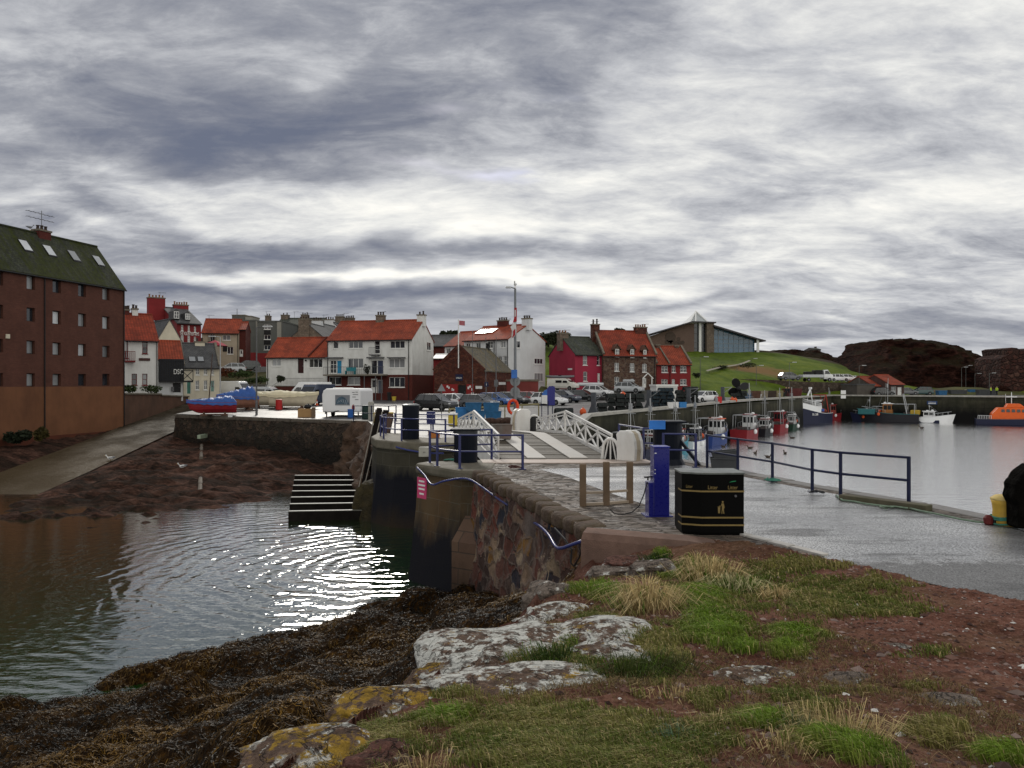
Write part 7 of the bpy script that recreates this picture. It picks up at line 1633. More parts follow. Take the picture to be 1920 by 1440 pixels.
# timber grid in the water
gt=thing('timber_grid','dark slatted timber landing grid with pale worn edges standing in the basin','landing stage',(-10,43,-4))
fl,fr,bl_,brr=W(541,958,38.2),W(682,955,38.6),W(553,905,49),W(660,903,49)
for p in (fl,fr): p.z=-3.55
for p in (bl_,brr): p.z=-3.05
for k in range(7):
    s=(k/6)**1.0;a=fl.lerp(bl_,s);b=fr.lerp(brr,s);mb=MB();mb.beam(a+Vector((0,0,-.32)),b+Vector((0,0,-.32)),.16,.64);mb.build('beam',TIM,gt,world=True)
    mb=MB();mb.beam(a+Vector((0,-.0,.02)),b+Vector((0,0,.02)),.22,.04);mb.build('worn_edge',pm('worn_edge',(.10,.097,.085),.45,.3,3,.2),gt,world=True)
mb=MB();mb.beam(fl+Vector((.1,0,-.75)),bl_+Vector((.1,0,-.75)),.3,.5);mb.beam(fr+Vector((-.1,0,-.75)),brr+Vector((-.1,0,-.75)),.3,.5);mb.build('bearer',TIM,gt,world=True)
mb=MB();r_=[];bo=G(706,985,-4.2)
t=thing('weedy_rock','weed covered rock beside the foot of the far pier','rock',tuple(bo))
# hose and pipe along the wall
PIP=pm('blue_pipe',(.03,.038,.15),.3,.1,3,.05)
pw=thing('water_pipe','sagging blue water pipe clipped along the near harbour wall and pier head','pipe',(0,20,-.5))
Wp=lambda px,py,Y:W(px,py,Y)
pts=[W(786,876,26.9),W(800,890,26.2),W(814,908,25.2),W(835,902,24.75),W(862,897,24.6),W(884,898,24.4),W(905,910,23.4),W(940,935,21.6),W(975,957,20.0),W(1005,977,18.4),W(1020,987,17.4),W(1035,1002,16.4),W(1048,1023,15.6),W(1060,1026,15.1),W(1080,1019,14.75),W(1100,1012,14.55)]
mb=MB();
sm=[]
for i in range(len(pts)-1):
    p0=pts[max(i-1,0)];p1=pts[i];p2=pts[i+1];p3=pts[min(i+2,len(pts)-1)]
    for k in range(4):
        u=k/4;sm.append(.5*((2*p1)+(-p0+p2)*u+(2*p0-5*p1+4*p2-p3)*u*u+(-p0+3*p1-3*p2+p3)*u**3)+Vector((-.07,-.08,0)))
sm.append(pts[-1]);mb.tube(sm,.034,8);mb.build('hose',PIP,pw,world=True,smooth=True)
pw2=thing('water_pipe','thin blue pipe sagging across the face of the far pier end','pipe',(-5,36,-.5))
mb=MB();mb.tube([W(719,822,40.5),W(730,832,38),W(745,839,36.6),W(765,844,36.1),W(790,848,35.75),W(812,850,35.6),W(832,850,35.5)],.04,8);mb.build('hose',PIP,pw2,world=True,smooth=True)
bp=thing('cable_loop','black cable looping down the end of the harbour wall below the blue pipe','cable',tuple(W(1075,1040,14.8)))
mb=MB();mb.tube([W(1040,990,16.0),W(1060,1012,15.2),W(1072,1030,14.9),W(1070,1055,14.75),W(1076,1062,14.7),W(1086,1045,14.6),W(1094,1015,14.5)],.018,6);mb.build('cable',BLK,bp,world=True)
# junction box, signs on the piers
jb=thing('junction_box','pale grey electrical box on the face of the far pier','box',tuple(W(796,849,35.4)))
mb=MB();a,b=W(786,856,35.3),W(805,838,35.3);mb.box((a.x,35.1,a.z),(b.x,35.6,b.z));mb.build('case',pm('box_grey',(.36,.35,.31),.6,.12,2,.1),jb,world=True,bevel=.02)
mb=MB();mb.cbox((a.x*.5+b.x*.5,35.08,a.z*.5+b.z*.5),(.02,.03,.04));mb.cbox((a.x*.5+b.x*.5+.05,35.08,a.z*.5+b.z*.5),(.02,.03,.04));mb.build('lock',BLK,jb,world=True)
sg=thing('sign','magenta warning board with white lettering fixed to the near pier head','sign',(-3.12,26.74,-.72),R(-51));sg.scale=(.7,1,.75)
mb=MB();mb.box((-.42,-.03,-.62),(.42,.0,.35));mb.build('board',pm('magenta_sign',(.50,.045,.14),.5,.06),sg)
for k,(z,w_) in enumerate(((.18,.5),(-.0,.62),(-.18,.55),(-.4,.4))): lettering(sg,('DANGER','DEEP','WATER','KEEP OFF')[k],Matrix.Translation((0,-.035,z))@UPR,.13,FW,fit=w_) if False else (lambda mb:(mb.box((-w_/2,-.036,z-.04),(w_/2,-.03,z+.04)),mb.build('white_lettering',FW,sg)))(MB())
sg2=thing('sign','narrow blue sign plate on the corner of the far pier','sign',(-7.25,41.5,-.55),R(-68))
mb=MB();mb.box((-.35,-.03,-.5),(.35,0,.55));mb.build('board',pm('sign_blue',(.04,.13,.40),.5),sg2)
mb=MB();mb.box((-.1,-.035,-.3),(.1,-.03,.3));mb.build('white_mark',FW,sg2)
# blue pedestal
pd=G(1234,966);bp_=thing('service_pedestal','tall royal blue water and power pedestal with a tap and black hose','pedestal',(pd.x,pd.y,0),R(3))
RB_=pm('royal_blue',(.010,.012,.16),.3,.06,2,.03,spec=.5)
mb=MB();mb.box((-.13,-.18,.02),(.20,.18,1.46));mb.box((-.24,-.18,.02),(-.132,.18,.72));mb.build('cabinet',RB_,bp_,bevel=.012)
mb=MB();mb.box((-.32,-.24,0),(.26,.24,.02));mb.build('base_plate',RB_,bp_);mb=MB();mb.box((-.14,-.2,1.46),(.21,.2,1.48));mb.build('cap',pm('blue_cap',(.03,.04,.30),.25),bp_)
mb=MB();mb.tube([(-.13,0,.82),(-.22,0,.82),(-.22,0,.75)],.02,6);mb.box((-.30,-.02,.80),(-.19,.02,.83));mb.build('tap',BLK,bp_)
mb=MB();mb.box((-.12,-.185,1.33),(-.08,-.18,1.35));mb.box((-.12,-.185,.98),(-.10,-.18,1.0));mb.box((-.12,-.185,.9),(-.10,-.18,.92));mb.build('label',FW,bp_)
hs=thing('hose','black hose hanging from the blue pedestal to the cobbles','hose',(pd.x-.8,pd.y,0));mb=MB()
mb.tube([(pd.x-.24,pd.y-.05,.72),(pd.x-.32,pd.y-.08,.45),(pd.x-.42,pd.y-.1,.22),(pd.x-.58,pd.y-.12,.08),(pd.x-.78,pd.y-.1,.03),(pd.x-.95,pd.y-.05,.05),(pd.x-1.02,pd.y,.12)],.013,6);mb.build('tube',BLK,hs,world=True)
# timber frame of three posts
tf=thing('bike_stand','frame of three weathered timber posts joined by low rails on the cobbles','timber stand',g(1137,945))
OLDW=pm('old_wood',(.16,.11,.07),.8,.3,2,.5,16,dirt=(.07,.045,.03),damt=.5,bd=.01);PS3=[G(1093,949),G(1137,947),G(1181,943)]
for p in PS3: mb=MB();mb.box((p.x-.075,p.y-.07,-.03),(p.x+.07,p.y+.07,1.0 if p is PS3[1] else .97));mb.build('post',OLDW,tf,world=True,bevel=.008)
for a,b in zip(PS3,PS3[1:]):
    mb=MB();mb.beam(a+Vector((0,.0,.30)),b+Vector((0,0,.30)),.07,.05);mb.build('rail',pm('pale_wood',(.30,.24,.18),.6,.2),tf,world=True);mb=MB();mb.beam(a+Vector((.0,0,.04)),b+Vector((0,0,.04)),.09,.06);mb.build('rail',pm('pale_wood',(.3,.24,.18),.6),tf,world=True)
# litter bin
lp_=G(1318,1004);lt=thing('litter_bin','large black double litter bin with gold bands and lettering at the tarmac edge','litter bin',(lp_.x-.02,lp_.y+.02,0))
k=14.2/F;BK=pm('bin_black',(.003,.003,.003),.5,.2,2,.05,spec=.06);GOLD=pm('bin_gold',(.21,.15,.055),.5,.15,4,.05)
fpz_=[(-.34,.42),(-.34,.12),(.0,-.02),(.78,-.02),(.79,.42),(.79,.75),(-.34,.75)]
Hb=1.16
mb=MB();mb.loft([[(x,y,z) for x,y in fpz_] for z in (.04,Hb-.03)]);bb_=mb.build('bin_body',BK,lt,bevel=.01)
mb=MB();mb.loft([[(x*.96+.01,y*.96+.02,z) for x,y in fpz_] for z in (0,.04)]);mb.build('base',BK,lt)
mb=MB();mb.loft([[(x*1.03-.01,y*1.03-.01,z) for x,y in fpz_] for z in (Hb-.03,Hb)]);mb.build('top',pm('bin_top',(.10,.11,.105),.35,.35,5,.3,dirt=(.3,.32,.30),damt=.5,dsc=3.),lt)
for z in (.80,.315,.175):
    mb=MB();o_=.004
    q=[(-.34-o_,.42),(-.34-o_,.12-o_*.5),(.0-o_*.4,-.02-o_),(.78+o_,-.02-o_),(.79+o_,.42)]
    mb.loft([[(x,y,zz) for x,y in q] for zz in (z,z+.03)],closed=False,cap=False);mb.build('gold_band',GOLD,lt)
lettering(lt,'Litter',Matrix.Translation((.20,-.024,.885))@UPR,.1,GOLD,fit=.18,ext=.002);lettering(lt,'Litter',Matrix.Translation((.57,-.024,.885))@UPR,.1,GOLD,fit=.18,ext=.002)
lettering(lt,'Litter',Matrix.Translation((-.345,.27,.885)) @Matrix.Rotation(R(-90),4,'Z')@UPR,.1,GOLD,fit=.16,ext=.002) if False else lettering(lt,'Litter',Matrix.Translation((-.215,.058,.895))@Matrix.Rotation(math.atan2(-.14,.34),4,'Z')@UPR,.08,GOLD,fit=.12,ext=.002)
# tidy emblem
mb=MB();T=Matrix.Translation((.37,-.024,.52))
def ep(pts,M=T): mb.prism([M@Vector((x,0,z)) for x,z in pts],(0,0,0),(0,.003,0))
ep([(.045*math.cos(a)*.4+.015,.10+.018*math.sin(a)) for a in np.linspace(0,2*math.pi,10,endpoint=False)])
ep([(-.01,.07),(.035,.075),(.05,.0),(.035,-.03),(.045,-.12),(.03,-.12),(.015,-.04),(.005,-.12),(-.008,-.12),(.0,-.02),(.0,.03),(-.05,.03),(-.05,.018),(-.01,.022)])
ep([(-.075,.0),(-.03,.0),(-.035,-.11),(-.07,-.11)]);ep([(-.08,.005),(-.025,.005),(-.025,.014),(-.08,.014)]);mb.build('emblem',GOLD,lt)
mb=MB();mb.lathe([(.025,-.012),(.022,-.03)],(.62,-.014,.73),12,'y');mb.build('lock',IRON,lt)
mb=MB();mb.prism([(.51,-.024,.98),(.63,-.024,1.0),(.63,-.024,1.012),(.57,-.024,1.005),(.52,-.024,.99)],(0,0,0),(0,.003,0));mb.build('sticker',pm('sticker_green',(.02,.25,.10),.5),lt)
# grey fish box, ropes, concrete block, yellow bollard, rusty casting
def tub(label,p,rz,d=(.9,.6,.35),mt=None,cat='box',name='fish_box',group=None,lip=True):
    t=thing(name,label,cat,p,rz,group);x,y,z=d;mb=MB();mb.loft([[(-x/2*f,-y/2*f,zz),(x/2*f,-y/2*f,zz),(x/2*f,y/2*f,zz),(-x/2*f,y/2*f,zz)] for zz,f in((0,.9),(z,1))],cap=False)
    mb.face([(-x/2*.9,-y/2*.9,.0),(x/2*.9,-y/2*.9,.0),(x/2*.9,y/2*.9,.0),(-x/2*.9,y/2*.9,.0)]);mb.face([(-x/2*.97,-y/2*.97,z*.8),(x/2*.97,-y/2*.97,z*.8),(x/2*.97,y/2*.97,z*.8),(-x/2*.97,y/2*.97,z*.8)]);mb.build('tub',mt,t)
    if lip:
        mb=MB();mb.tube([(-x/2,-y/2,z),(x/2,-y/2,z),(x/2,y/2,z),(-x/2,y/2,z)],.025,6,closed=True);mb.build('rim',mt,t)
    return t
GB=pm('grey_plastic',(.055,.058,.062),.55,.2,2,.1)
tp=G(1357,880);tub('dark grey fish box on the quay edge behind the litter bin',(tp.x,tp.y,0),R(-12),(.85,.55,.36),GB);tub('second dark grey fish box tilted on top of the one behind the litter bin',(tp.x+.05,tp.y,.30),R(-8),(.8,.5,.3),GB).rotation_euler=(0,R(-6),R(-8))
def rope(label,p,n,r,mt,seed,th=.018,mound=.12):
    rg=random.Random(seed);t=thing('rope',label,'rope',p);mb=MB();pts=[]
    for k in range(n): a=k*.9+rg.uniform(-.3,.3);q=r*rg.uniform(.25,1);pts.append((q*math.cos(a)*1.4,q*math.sin(a)*.7,.03+mound*(1-q/r)*rg.uniform(.3,1)))
    sm=[]
    for i in range(len(pts)-1):
        p0,p1,p2,p3=[Vector(pts[min(max(i+d_,0),len(pts)-1)]) for d_ in(-1,0,1,2)]
        for k in range(4): u=k/4;sm.append(.5*((2*p1)+(-p0+p2)*u+(2*p0-5*p1+4*p2-p3)*u*u+(-p0+3*p1-3*p2+p3)*u**3))
    mb.tube(sm,th,6);mb.build('strand',mt,t,smooth=True);return t
q=G(857,866);rope('tangle of turquoise rope lying on the near pier head',(q.x,q.y,.02),26,.38,ROPG,3)
q=G(1446,905);rope('turquoise rope knotted round the foot of a quay railing post',(q.x,q.y,.03),22,.22,ROPG,4)
q=G(1532,928);rope('dark rope scrap at the foot of the railing on the quay edge',(q.x,q.y,.03),10,.15,BLK,5)
q=G(968,880);rope('reddish chain heap at the foot of the railing end post',(q.x-.1,q.y,.02),18,.22,pm('rusty_chain',(.07,.03,.028),.8,.4,9,.4),6)
lr=thing('mooring_line','pale green mooring line lying in loops along the right quay edge','rope',(9,17,0));mb=MB()
P_=[(1568,932),(1580,941),(1600,943),(1625,948),(1650,951),(1675,954),(1660,957),(1650,953),(1680,953),(1700,956),(1715,953),(1708,949),(1692,952),(1720,960),(1760,968),(1800,977),(1830,982),(1850,984)]
mb.tube([G(x,y)+Vector((0,0,.04)) for x,y in P_],.022,6);mb.build('strand',pm('pale_green_rope',(.16,.22,.16),.8,.3,9,.3),lr,world=True,smooth=True)
cb=thing('concrete_sill','low mossy concrete sill under the last railing post','kerb',(9,17.4,0));mb=MB();a,b=G(1580,940),G(1752,962);mb.beam(a+Vector((.1,.25,.07)),b+Vector((.0,.2,.07)),.3,.14);mb.build('block',pm('mossy_concrete',(.10,.085,.06),.8,.3,2,.4,dirt=(.05,.06,.02),damt=.6),cb,world=True,bevel=.02)
yb=G(1889,986);yl=thing('mooring_bollard','worn yellow iron mooring bollard with green ropes round its base','bollard',(yb.x,yb.y+.1,0))
YEL=pm('worn_yellow',(.52,.33,.045),.55,.15,3,.2,dirt=(.22,.13,.05),damt=.5,dsc=2.)
mb=MB();mb.lathe([(.22,0),(.21,.12),(.20,.3),(.215,.42),(.24,.5)],(0,0,0),28);mb.build('post',YEL,yl,smooth=True)
mb=MB();mb.lathe([(.24,.5),(.245,.53),(.16,.59),(.02,.605)],(0,0,0),28);mb.build('head',pm('chalky_yellow',(.60,.45,.16),.7,.2,4,.3),yl,smooth=True)
rr_=thing('rope','green ropes wound round the foot of the yellow bollard','rope',(yb.x,yb.y+.1,.0))
for z in (.13,.165,.04):
    mb=MB();mb.tube([(.235*math.cos(a),.235*math.sin(a),z+.01*math.sin(3*a)) for a in np.linspace(0,6.28,24,endpoint=False)],.02,6,closed=True);mb.build('strand',ROPG,rr_,smooth=True)
rc_=thing('red_float','small dark red float lying left of the yellow bollard','float',tuple(G(1853,984)))
mb=MB();mb.lathe([(.05,0),(.085,.03),(.09,.14),(.05,.19),(.02,.2)],(0,0,0),12);mb.build('body',pm('dark_red_float',(.12,.015,.015),.6,.3,4,.2),rc_);mb=MB();mb.box((.06,-.08,0),(.22,.08,.14));mb.build('block',BLK,rc_,bevel=.02)
rg=random.Random(3);ci=thing('iron_casting','jagged black iron casting cut off at the right edge beside the yellow bollard','casting',(yb.x+.3,yb.y-.55,0))
prof=[(1911,992),(1910,948),(1902,932),(1906,918),(1905,909),(1910,901),(1913,899),(1918,889),(1924,883),(1940,872),(1960,870),(1975,900),(1975,992)]
mb=MB();mb.prism([W(px,py,14.6) for px,py in prof],(0,0,0),(0,.4,0));mb.build('body',pm('black_iron',(.004,.0035,.003),.95,.4,3,1.,9,bd=.05,spec=.03),ci,world=True,bevel=.04)
# far pier clutter and car park edge
tub('orange and white fish box on the far pier behind the blue rails',(-4.0,39.4,0),R(15),(.55,.45,.38),pm('orange_box',(.55,.2,.05),.5,.1))
ir=thing('life_ring_cabinet','navy blue box on a thin post on the far pier','cabinet',(-4.6,43.6,0));mb=MB();mb.tube([(0,0,0),(0,0,.6)],.04,6);mb.build('post',RAIL,ir);mb=MB();mb.box((-.24,-.12,.55),(.24,.12,1.25));mb.build('case',RAIL,ir,bevel=.02)
yw=thing('waste_bin','yellow and white salt bin standing on the far quay','bin',(-4.0,52.,0));mb=MB();mb.box((-.3,-.3,0),(.3,.3,.7));mb.build('body',pm('bin_yellow',(.55,.42,.05),.5,.1),yw,bevel=.05);mb=MB();mb.box((-.33,-.33,.7),(.33,.33,.82));mb.build('lid',PW,yw,bevel=.03)
# street furniture: lamp posts
def lamp(label,px,pyb,pyt,arm=-1,Y=None,mt=IRON,head=True,r=.075,alen=1.1,gz=None):
    p=GT(px,pyb) if Y is None else Vector(((px-960)/F*Y,Y,zt(0,Y) if gz is None else gz));h=W(px,pyt,p.y).z-p.z
    t=thing('lamp_post',label,'lamp post',p);mb=MB();mb.tube([(0,0,0),(0,0,1.2),(0,0,1.25),(0,0,h)],[r*1.5,r*1.5,r,r*.7],8);mb.build('pole',mt,t)
    if head:
        mb=MB();mb.tube([(0,0,h),(arm*alen*.6,0,h+.08)],.04,6);mb.build('arm',mt,t);mb=MB();mb.box((arm*alen*.5,-.12,h+.02),(arm*alen*1.25,.12,h+.14));mb.build('lamp_head',pm('lamp_grey',(.45,.46,.47),.4),t,bevel=.03)
    return t
lamp('pale lamp post standing by the tall white van and cream cottage',413,744,632,-1,Y=90,mt=pm('pale_galvanised',(.38,.39,.40),.5,.1,2,.05,10,.3))
lamp('slim grey lamp post at the front of the boat park between the covered boats',481,778,614,1,mt=IRON)
lp2=lamp('tall lamp post carrying a tattered red and white flag and an orange lifebuoy',966,808,541,-1,Y=50,mt=pm('dark_galvanised',(.16,.17,.18),.5,.15,2,.05,10,.3),r=.10,alen=.5)
gull=None
fl_=thing('flag','tattered red and white flag wrapped round the tall lamp post','flag',(lp2.location.x,50,4))
FRD=pm('flag_red',(.30,.014,.02),.8,.1,2,0);FWH=pm('flag_white',(.5,.5,.5),.8,.1,2,0)
qf=[(965,574),(966,600),(962,605),(957,612),(960,620),(957,628),(961,636),(968,620),(969,600),(970,575)]
def flagp(nm,pts,mt,dy):
    mb=MB();mb.prism([W(px,py,49.75+dy) for px,py in pts],(0,0,0),(0,.03,0));mb.build(nm,mt,fl_,world=True)
flagp('red_cloth',[(964.5,577),(969,577),(969,603),(963,604),(960.5,609),(964,596)],FRD,0);flagp('white_cloth',[(965,581),(967,581),(967,593),(965,594)],FWH,-.03)
flagp('white_cloth',[(960.5,609),(967,603),(968.5,625),(963,634),(959,631),(960,620),(957,613)],FWH,.04);flagp('red_cloth',[(962,621),(966,616),(966,628),(960,634),(962.5,626)],FRD,-.02)
rgp=thing('lifebuoy','bright orange lifebuoy hung on the tall lamp post','lifebuoy',W(962,763,49.6));mb=MB();mb.tube([(.30*math.cos(a),0,.43*math.sin(a)) for a in np.linspace(0,6.283,28,endpoint=False)],.10,10,closed=True);mb.build('ring',pm('buoy_orange',(.62,.055,.015),.45,.06,3,.03),rgp,smooth=True)
mb=MB()
for a in (.8,2.3,3.9,5.5): mb.tube([(.30*math.cos(a+d),0,.43*math.sin(a+d)) for d in(-.09,0,.09)],.105,10);
mb.build('reflective_band',pm('band_red',(.4,.03,.01),.4),rgp)
for i_,(py,lb) in enumerate(((715,'upper one of two round grey sign backs on the tall lamp post'),(735,'lower one of two round grey sign backs on the tall lamp post'))):
    p=W(966,py,50.15);t=thing('road_sign',lb,'sign',p);mb=MB();mb.lathe([(.33,-.0),(.33,.03)],(0,0,0),20,'y');mb.build('disc',pm('sign_back',(.22,.23,.24),.5,.08,2,.05,10,.4),t);mb=MB();mb.box((-.12,-.06,-.03),(.12,0,.03));mb.build('clamp',IRON,t)
p=W(964,702,49.8);t=thing('road_sign','small blue sign clamped on the tall lamp post above the round signs','sign',p);mb=MB();mb.box((-.18,-.02,-.25),(.2,.02,.3));mb.build('plate',pm('sign_blue',(.04,.13,.4),.5),t)
t=thing('road_sign','grey triangular sign back on a thin post by the black car','sign',GT(828,785));h=W(828,742,t.location.y).z
mb=MB();mb.tube([(0,0,0),(0,0,W(828,724,t.location.y).z)],.035,6);mb.build('post',IRON,t);mb=MB();z0=W(828,734,t.location.y).z;mb.prism([(-.33,-.05,z0),(.33,-.05,z0),(0,-.05,z0+.6)],(0,0,0),(0,.03,0));mb.build('triangle',pm('sign_back',(0,0,0)),t)
mb=MB();mb.lathe([(.16,-.06),(.16,-.03)],(0,0,z0-.35),14,'y');mb.build('disc',pm('sign_back',(0,0,0)),t)
for (px,pb,pt,lb,mk) in ((912,770,716,'blue information sign on a post in front of the lifeboat station','i'),(930,768,640,'thin lamp post with stickers beside the information sign',None)):
    p=GY(px,80);t=thing('sign_post' if mk else 'lamp_post',lb,'sign' if mk else 'lamp post',p);zt_=W(px,pt,80).z
    mb=MB();mb.tube([(0,0,0),(0,0,zt_-p.z+(.0 if mk else 0))],.05,6);mb.build('pole',IRON,t)
    if mk:
        mb=MB();mb.box((-.2,-.05,zt_-p.z-.5),(.22,-.02,zt_-p.z));o=mb.build('board',SGN,t);lettering(o,'i',Matrix.Translation((0,-.06,zt_-p.z-.25))@UPR,.4,FW)
    else:
        mb=MB();mb.box((-.2,-.06,W(px,725,80).z-p.z),(.2,.0,W(px,712,80).z-p.z));mb.build('sign_plate',IRON,t)
for (px,py0,py1,Y,lb) in ((886,640,700,90,'thin bare pole rising past the lifeboat station roof, left one'),(930,630,700,92,'thin bare pole rising past the lifeboat station roof, right one')): pass
# information board
ib=thing('information_board','tall royal blue information board with a white panel by the car park','information board',GY(1027,62))
z=lambda py:W(1027,py,62).z-ib.location.z;xx_=lambda px:(px-1027)/F*62
mb=MB();mb.box((xx_(1026.5),-.08,0),(xx_(1028.5),.02,z(752)));mb.box((xx_(1015),-.06,0),(xx_(1016.5),.02,z(735)));mb.box((xx_(1035),-.06,0),(xx_(1036.5),.02,z(735)));mb.build('post',RAILD,ib)
mb=MB();mb.prism([(xx_(x),-.07,z(y)) for x,y in((1026,760),(1040.5,760),(1040.5,726),(1038,724),(1030,724),(1026,728))],(0,0,0),(0,.1,0));mb.build('board',RB_,ib)
mb=MB();mb.prism([(xx_(x),-.06,z(y)) for x,y in((1015,741),(1026,741),(1026,730),(1021,732),(1017,737))],(0,0,0),(0,.08,0));mb.build('header',pm('sign_blue',(0,0,0)),ib)
mb=MB();mb.box((xx_(1015.5),-.08,z(757)),(xx_(1026),-.03,z(741)));mb.build('white_panel',PAP,ib)
# low yellowish car park rail
cr_=thing('car_park_rail','low weathered timber rail along the edge of the car park behind the blue crates','railing',GY(930,63))
mb=MB();a,b=GY(842,60),GY(1010,66)
a.z=W(842,767,60).z;b.z=W(1010,757.5,66).z
mb.beam(a,b,.08,.14);mb.build('rail',pm('lichen_wood',(.22,.19,.10),.8,.3),cr_,world=True)
for k in range(6):
    q=a.lerp(b,k/5);mb=MB();mb.beam((q.x,q.y,zt(q.x,q.y)),q,.1,.1,up=(0,1,0));mb.build('post',pm('lichen_wood',(.2,.2,.1),.8),cr_,world=True)
# ---------- foreground rocks, grass, weed
from mathutils import noise as NZ
def fgp(px,py,Y0):
    if Y0>13.5: return W(px,py,Y0)
    Y=np.linspace(max(2.5,Y0*.6),Y0*1.6,260);X=(px-960)/F*Y;Z=CAMZ-(py-720)/F*Y;g=heights(X,Y)[0]
    k=np.nonzero(Z<=g)[0];i=k[0] if len(k) else np.argmin(np.abs(Z-g));return Vector((X[i],Y[i],Z[i]))
def gh(x,y): return float(heights(np.array([x]),np.array([y]))[0][0])
def lichen(name,white,yellow,base=(.11,.07,.05)):
    m,nt,b,ob,uv=newm(name)
    n=noi(nt,ob,3.2,6,.7);nf=noi(nt,ob,17,5,.75);ny=noi(nt,mapv(nt,ob,(1,1,1),(7,3,1)),4.2,6,.72);nd_=noi(nt,mapv(nt,ob,(1,1,1),(1,8,4)),10.,5,.7)
    c=ramp(nt,nf,[(.3,[x*.35 for x in base]),(.55,base),(.75,[x*2. for x in base])])
    gry=ramp(nt,nf,[(.35,(.16,.15,.13)),(.65,(.42,.41,.38))])
    c=mixc(nt,ramp(nt,n,[(.56-white*.10,0.),(.62-white*.10,.8)]),c,gry)
    w=mth(nt,'ADD',mth(nt,'MULTIPLY',n,.5),mth(nt,'MULTIPLY',nd_,.5))
    c=mixc(nt,ramp(nt,w,[(.585-white*.10,0.),(.605-white*.10,1.)]),c,ramp(nt,nf,[(.3,(.33,.33,.30)),(.7,(.66,.66,.62))]))
    c=mixc(nt,ramp(nt,mth(nt,'ADD',mth(nt,'MULTIPLY',ny,.7),mth(nt,'MULTIPLY',nf,.3)),[(.62-yellow*.16,0.),(.66-yellow*.16,1.)]),c,ramp(nt,nd_,[(.35,(.13,.08,.012)),(.65,(.36,.22,.025))]))
    cn=mth(nt,'ABSOLUTE',mth(nt,'SUBTRACT',noi(nt,mapv(nt,ob,(1,1,2.6)),2.6,4,.6,.8),.5))
    crack=ramp(nt,cn,[(0.,.4),(.016,1.)]);c=mixc(nt,1.,c,crack,'MULTIPLY');nf=mth(nt,'ADD',nf,crack)
    setb(nt,b,col=c,rough=.95,spec=.15,nrm=bmp(nt,mth(nt,'ADD',nf,mth(nt,'MULTIPLY',n,1.2)),1.,.035));return m
LW=lichen('white_lichen_rock',.98,.28);LY=lichen('yellow_lichen_rock',.55,.75);LB=lichen('bare_red_rock',.12,.04,(.11,.05,.038));LM=lichen('speckled_rock',.75,.36);LGY=lichen('grey_bedrock',.25,.0,(.15,.12,.10))
def rock(label,px,py,Y,wpx,hpx,mt,seed,dep=1.0,blocky=.0,sink=.35,rz=0.,n=4,zoff=0.):
    import bmesh
    c=fgp(px,py,Y);Y=c.y;rx=wpx/2*Y/F;rz_=hpx/2*Y/F/ .75;ry=rx*dep
    bm=bmesh.new();bmesh.ops.create_icosphere(bm,subdivisions=n,radius=1)
    for v in bm.verts:
        p=v.co.copy()
        if blocky:
            q=Vector([math.copysign(abs(k)**(1-blocky*.75),k) for k in p]);p=q
        e=Vector((p.x*1.1+seed*3.1,p.y*1.1,p.z*1.3));f=1+.28*(NZ.fractal(e,1.,2.,4))+.10*NZ.fractal(e*3.,1.,2.,3)
        st=.05*math.sin(p.z*9+NZ.noise(e*1.5)*3)
        v.co=Vector((p.x*rx*(f+st),p.y*ry*(f+st),p.z*rz_*(1+.30*NZ.fractal(e*.9,1.,2.,4))))
    me=bpy.data.meshes.new('rock');bm.to_mesh(me);bm.free()
    for p in me.polygons:p.use_smooth=True
    me.materials.append(mt);uvmap(me);o=bpy.data.objects.new('rock',me);COL.objects.link(o);o.location=(c.x,c.y,c.z-rz_*sink+zoff);o.rotation_euler=(0,0,R(rz))
    return tag(o,label,'rock')
rock('biggest pale lichen-spotted rock hump at the edge of the grassy mound',948,1224,7.5,316,72,LW,1,1.,.25,0.40)
rock('flat grey-white lichen rock right of the biggest hump',1150,1190,7.8,229,47,LW,2,1.,.25,0.50)
rock('low pale rock among grass in front of the flat grey-white one',1145,1230,7.0,172,43,LW,3,.8,.15,0.42)
rock('long pale lichen slab in front of the biggest rock hump',1010,1282,6.0,356,44,LM,4,.7,.25,0.47)
rock('small white-speckled rock close below the harbour wall foot',1055,1145,9.4,126,30,LW,5,.9,.15,0.47)
rock('brown mossy rock with few white spots against the harbour wall foot',1035,1114,10.4,110,46,LGY,6,.9,.2,.3)
rock('yellow lichen rock ledge above the seaweed, upper of the two yellow ones',738,1322,5.2,241,46,LY,7,.8,.25,0.47)
rock('yellow lichen rock ledge at the bottom of the photograph',580,1410,4.0,241,57,LY,8,.9,.25,0.47)
rock('pale rock linking the yellow ledge and the biggest hump',830,1270,6.0,126,50,LY,9,.8,.2,0.42)
rock('small rounded grey stone between the biggest hump and the speckled rock',992,1163,8.6,57,21,LW,10,.9,0,0.32)
rock('brownish flat slab lying against the concrete edge, left of the pair',1152,1080,12.4,95,34,LGY,11,.8,.7,.2,8)
rock('brownish square slab lying against the concrete edge, right of the pair',1228,1080,12.1,92,40,LGY,12,.8,.8,.1,-5)
rock('flat reddish bedrock patch behind the pair of slabs',1190,1055,13.2,110,22,LB,13,.7,.5,.3)
rock('grey bedrock hump showing through the red gravel at right',1590,1275,5.9,110,34,LGY,14,.7,.3,.6)
rock('long grey bedrock ridge in the gravel near the right edge',1760,1318,5.2,190,30,LGY,15,.5,.3,.6)
rock('low speckled bedrock patch in the middle of the mound',1420,1270,6.0,195,28,LM,16,.6,.3,0.50)
rock('reddish low stone under the grass at the bottom centre',740,1415,3.9,130,50,LB,17,.7,.4,.5)
rock('dark red stone beside the yellow ledge at the bottom',690,1440,3.7,110,50,LB,18,.7,.4,.4)
rock('small loose red stone on the mound below the bin',1390,1170,8.6,36,16,LB,19,.8,.3,.2)
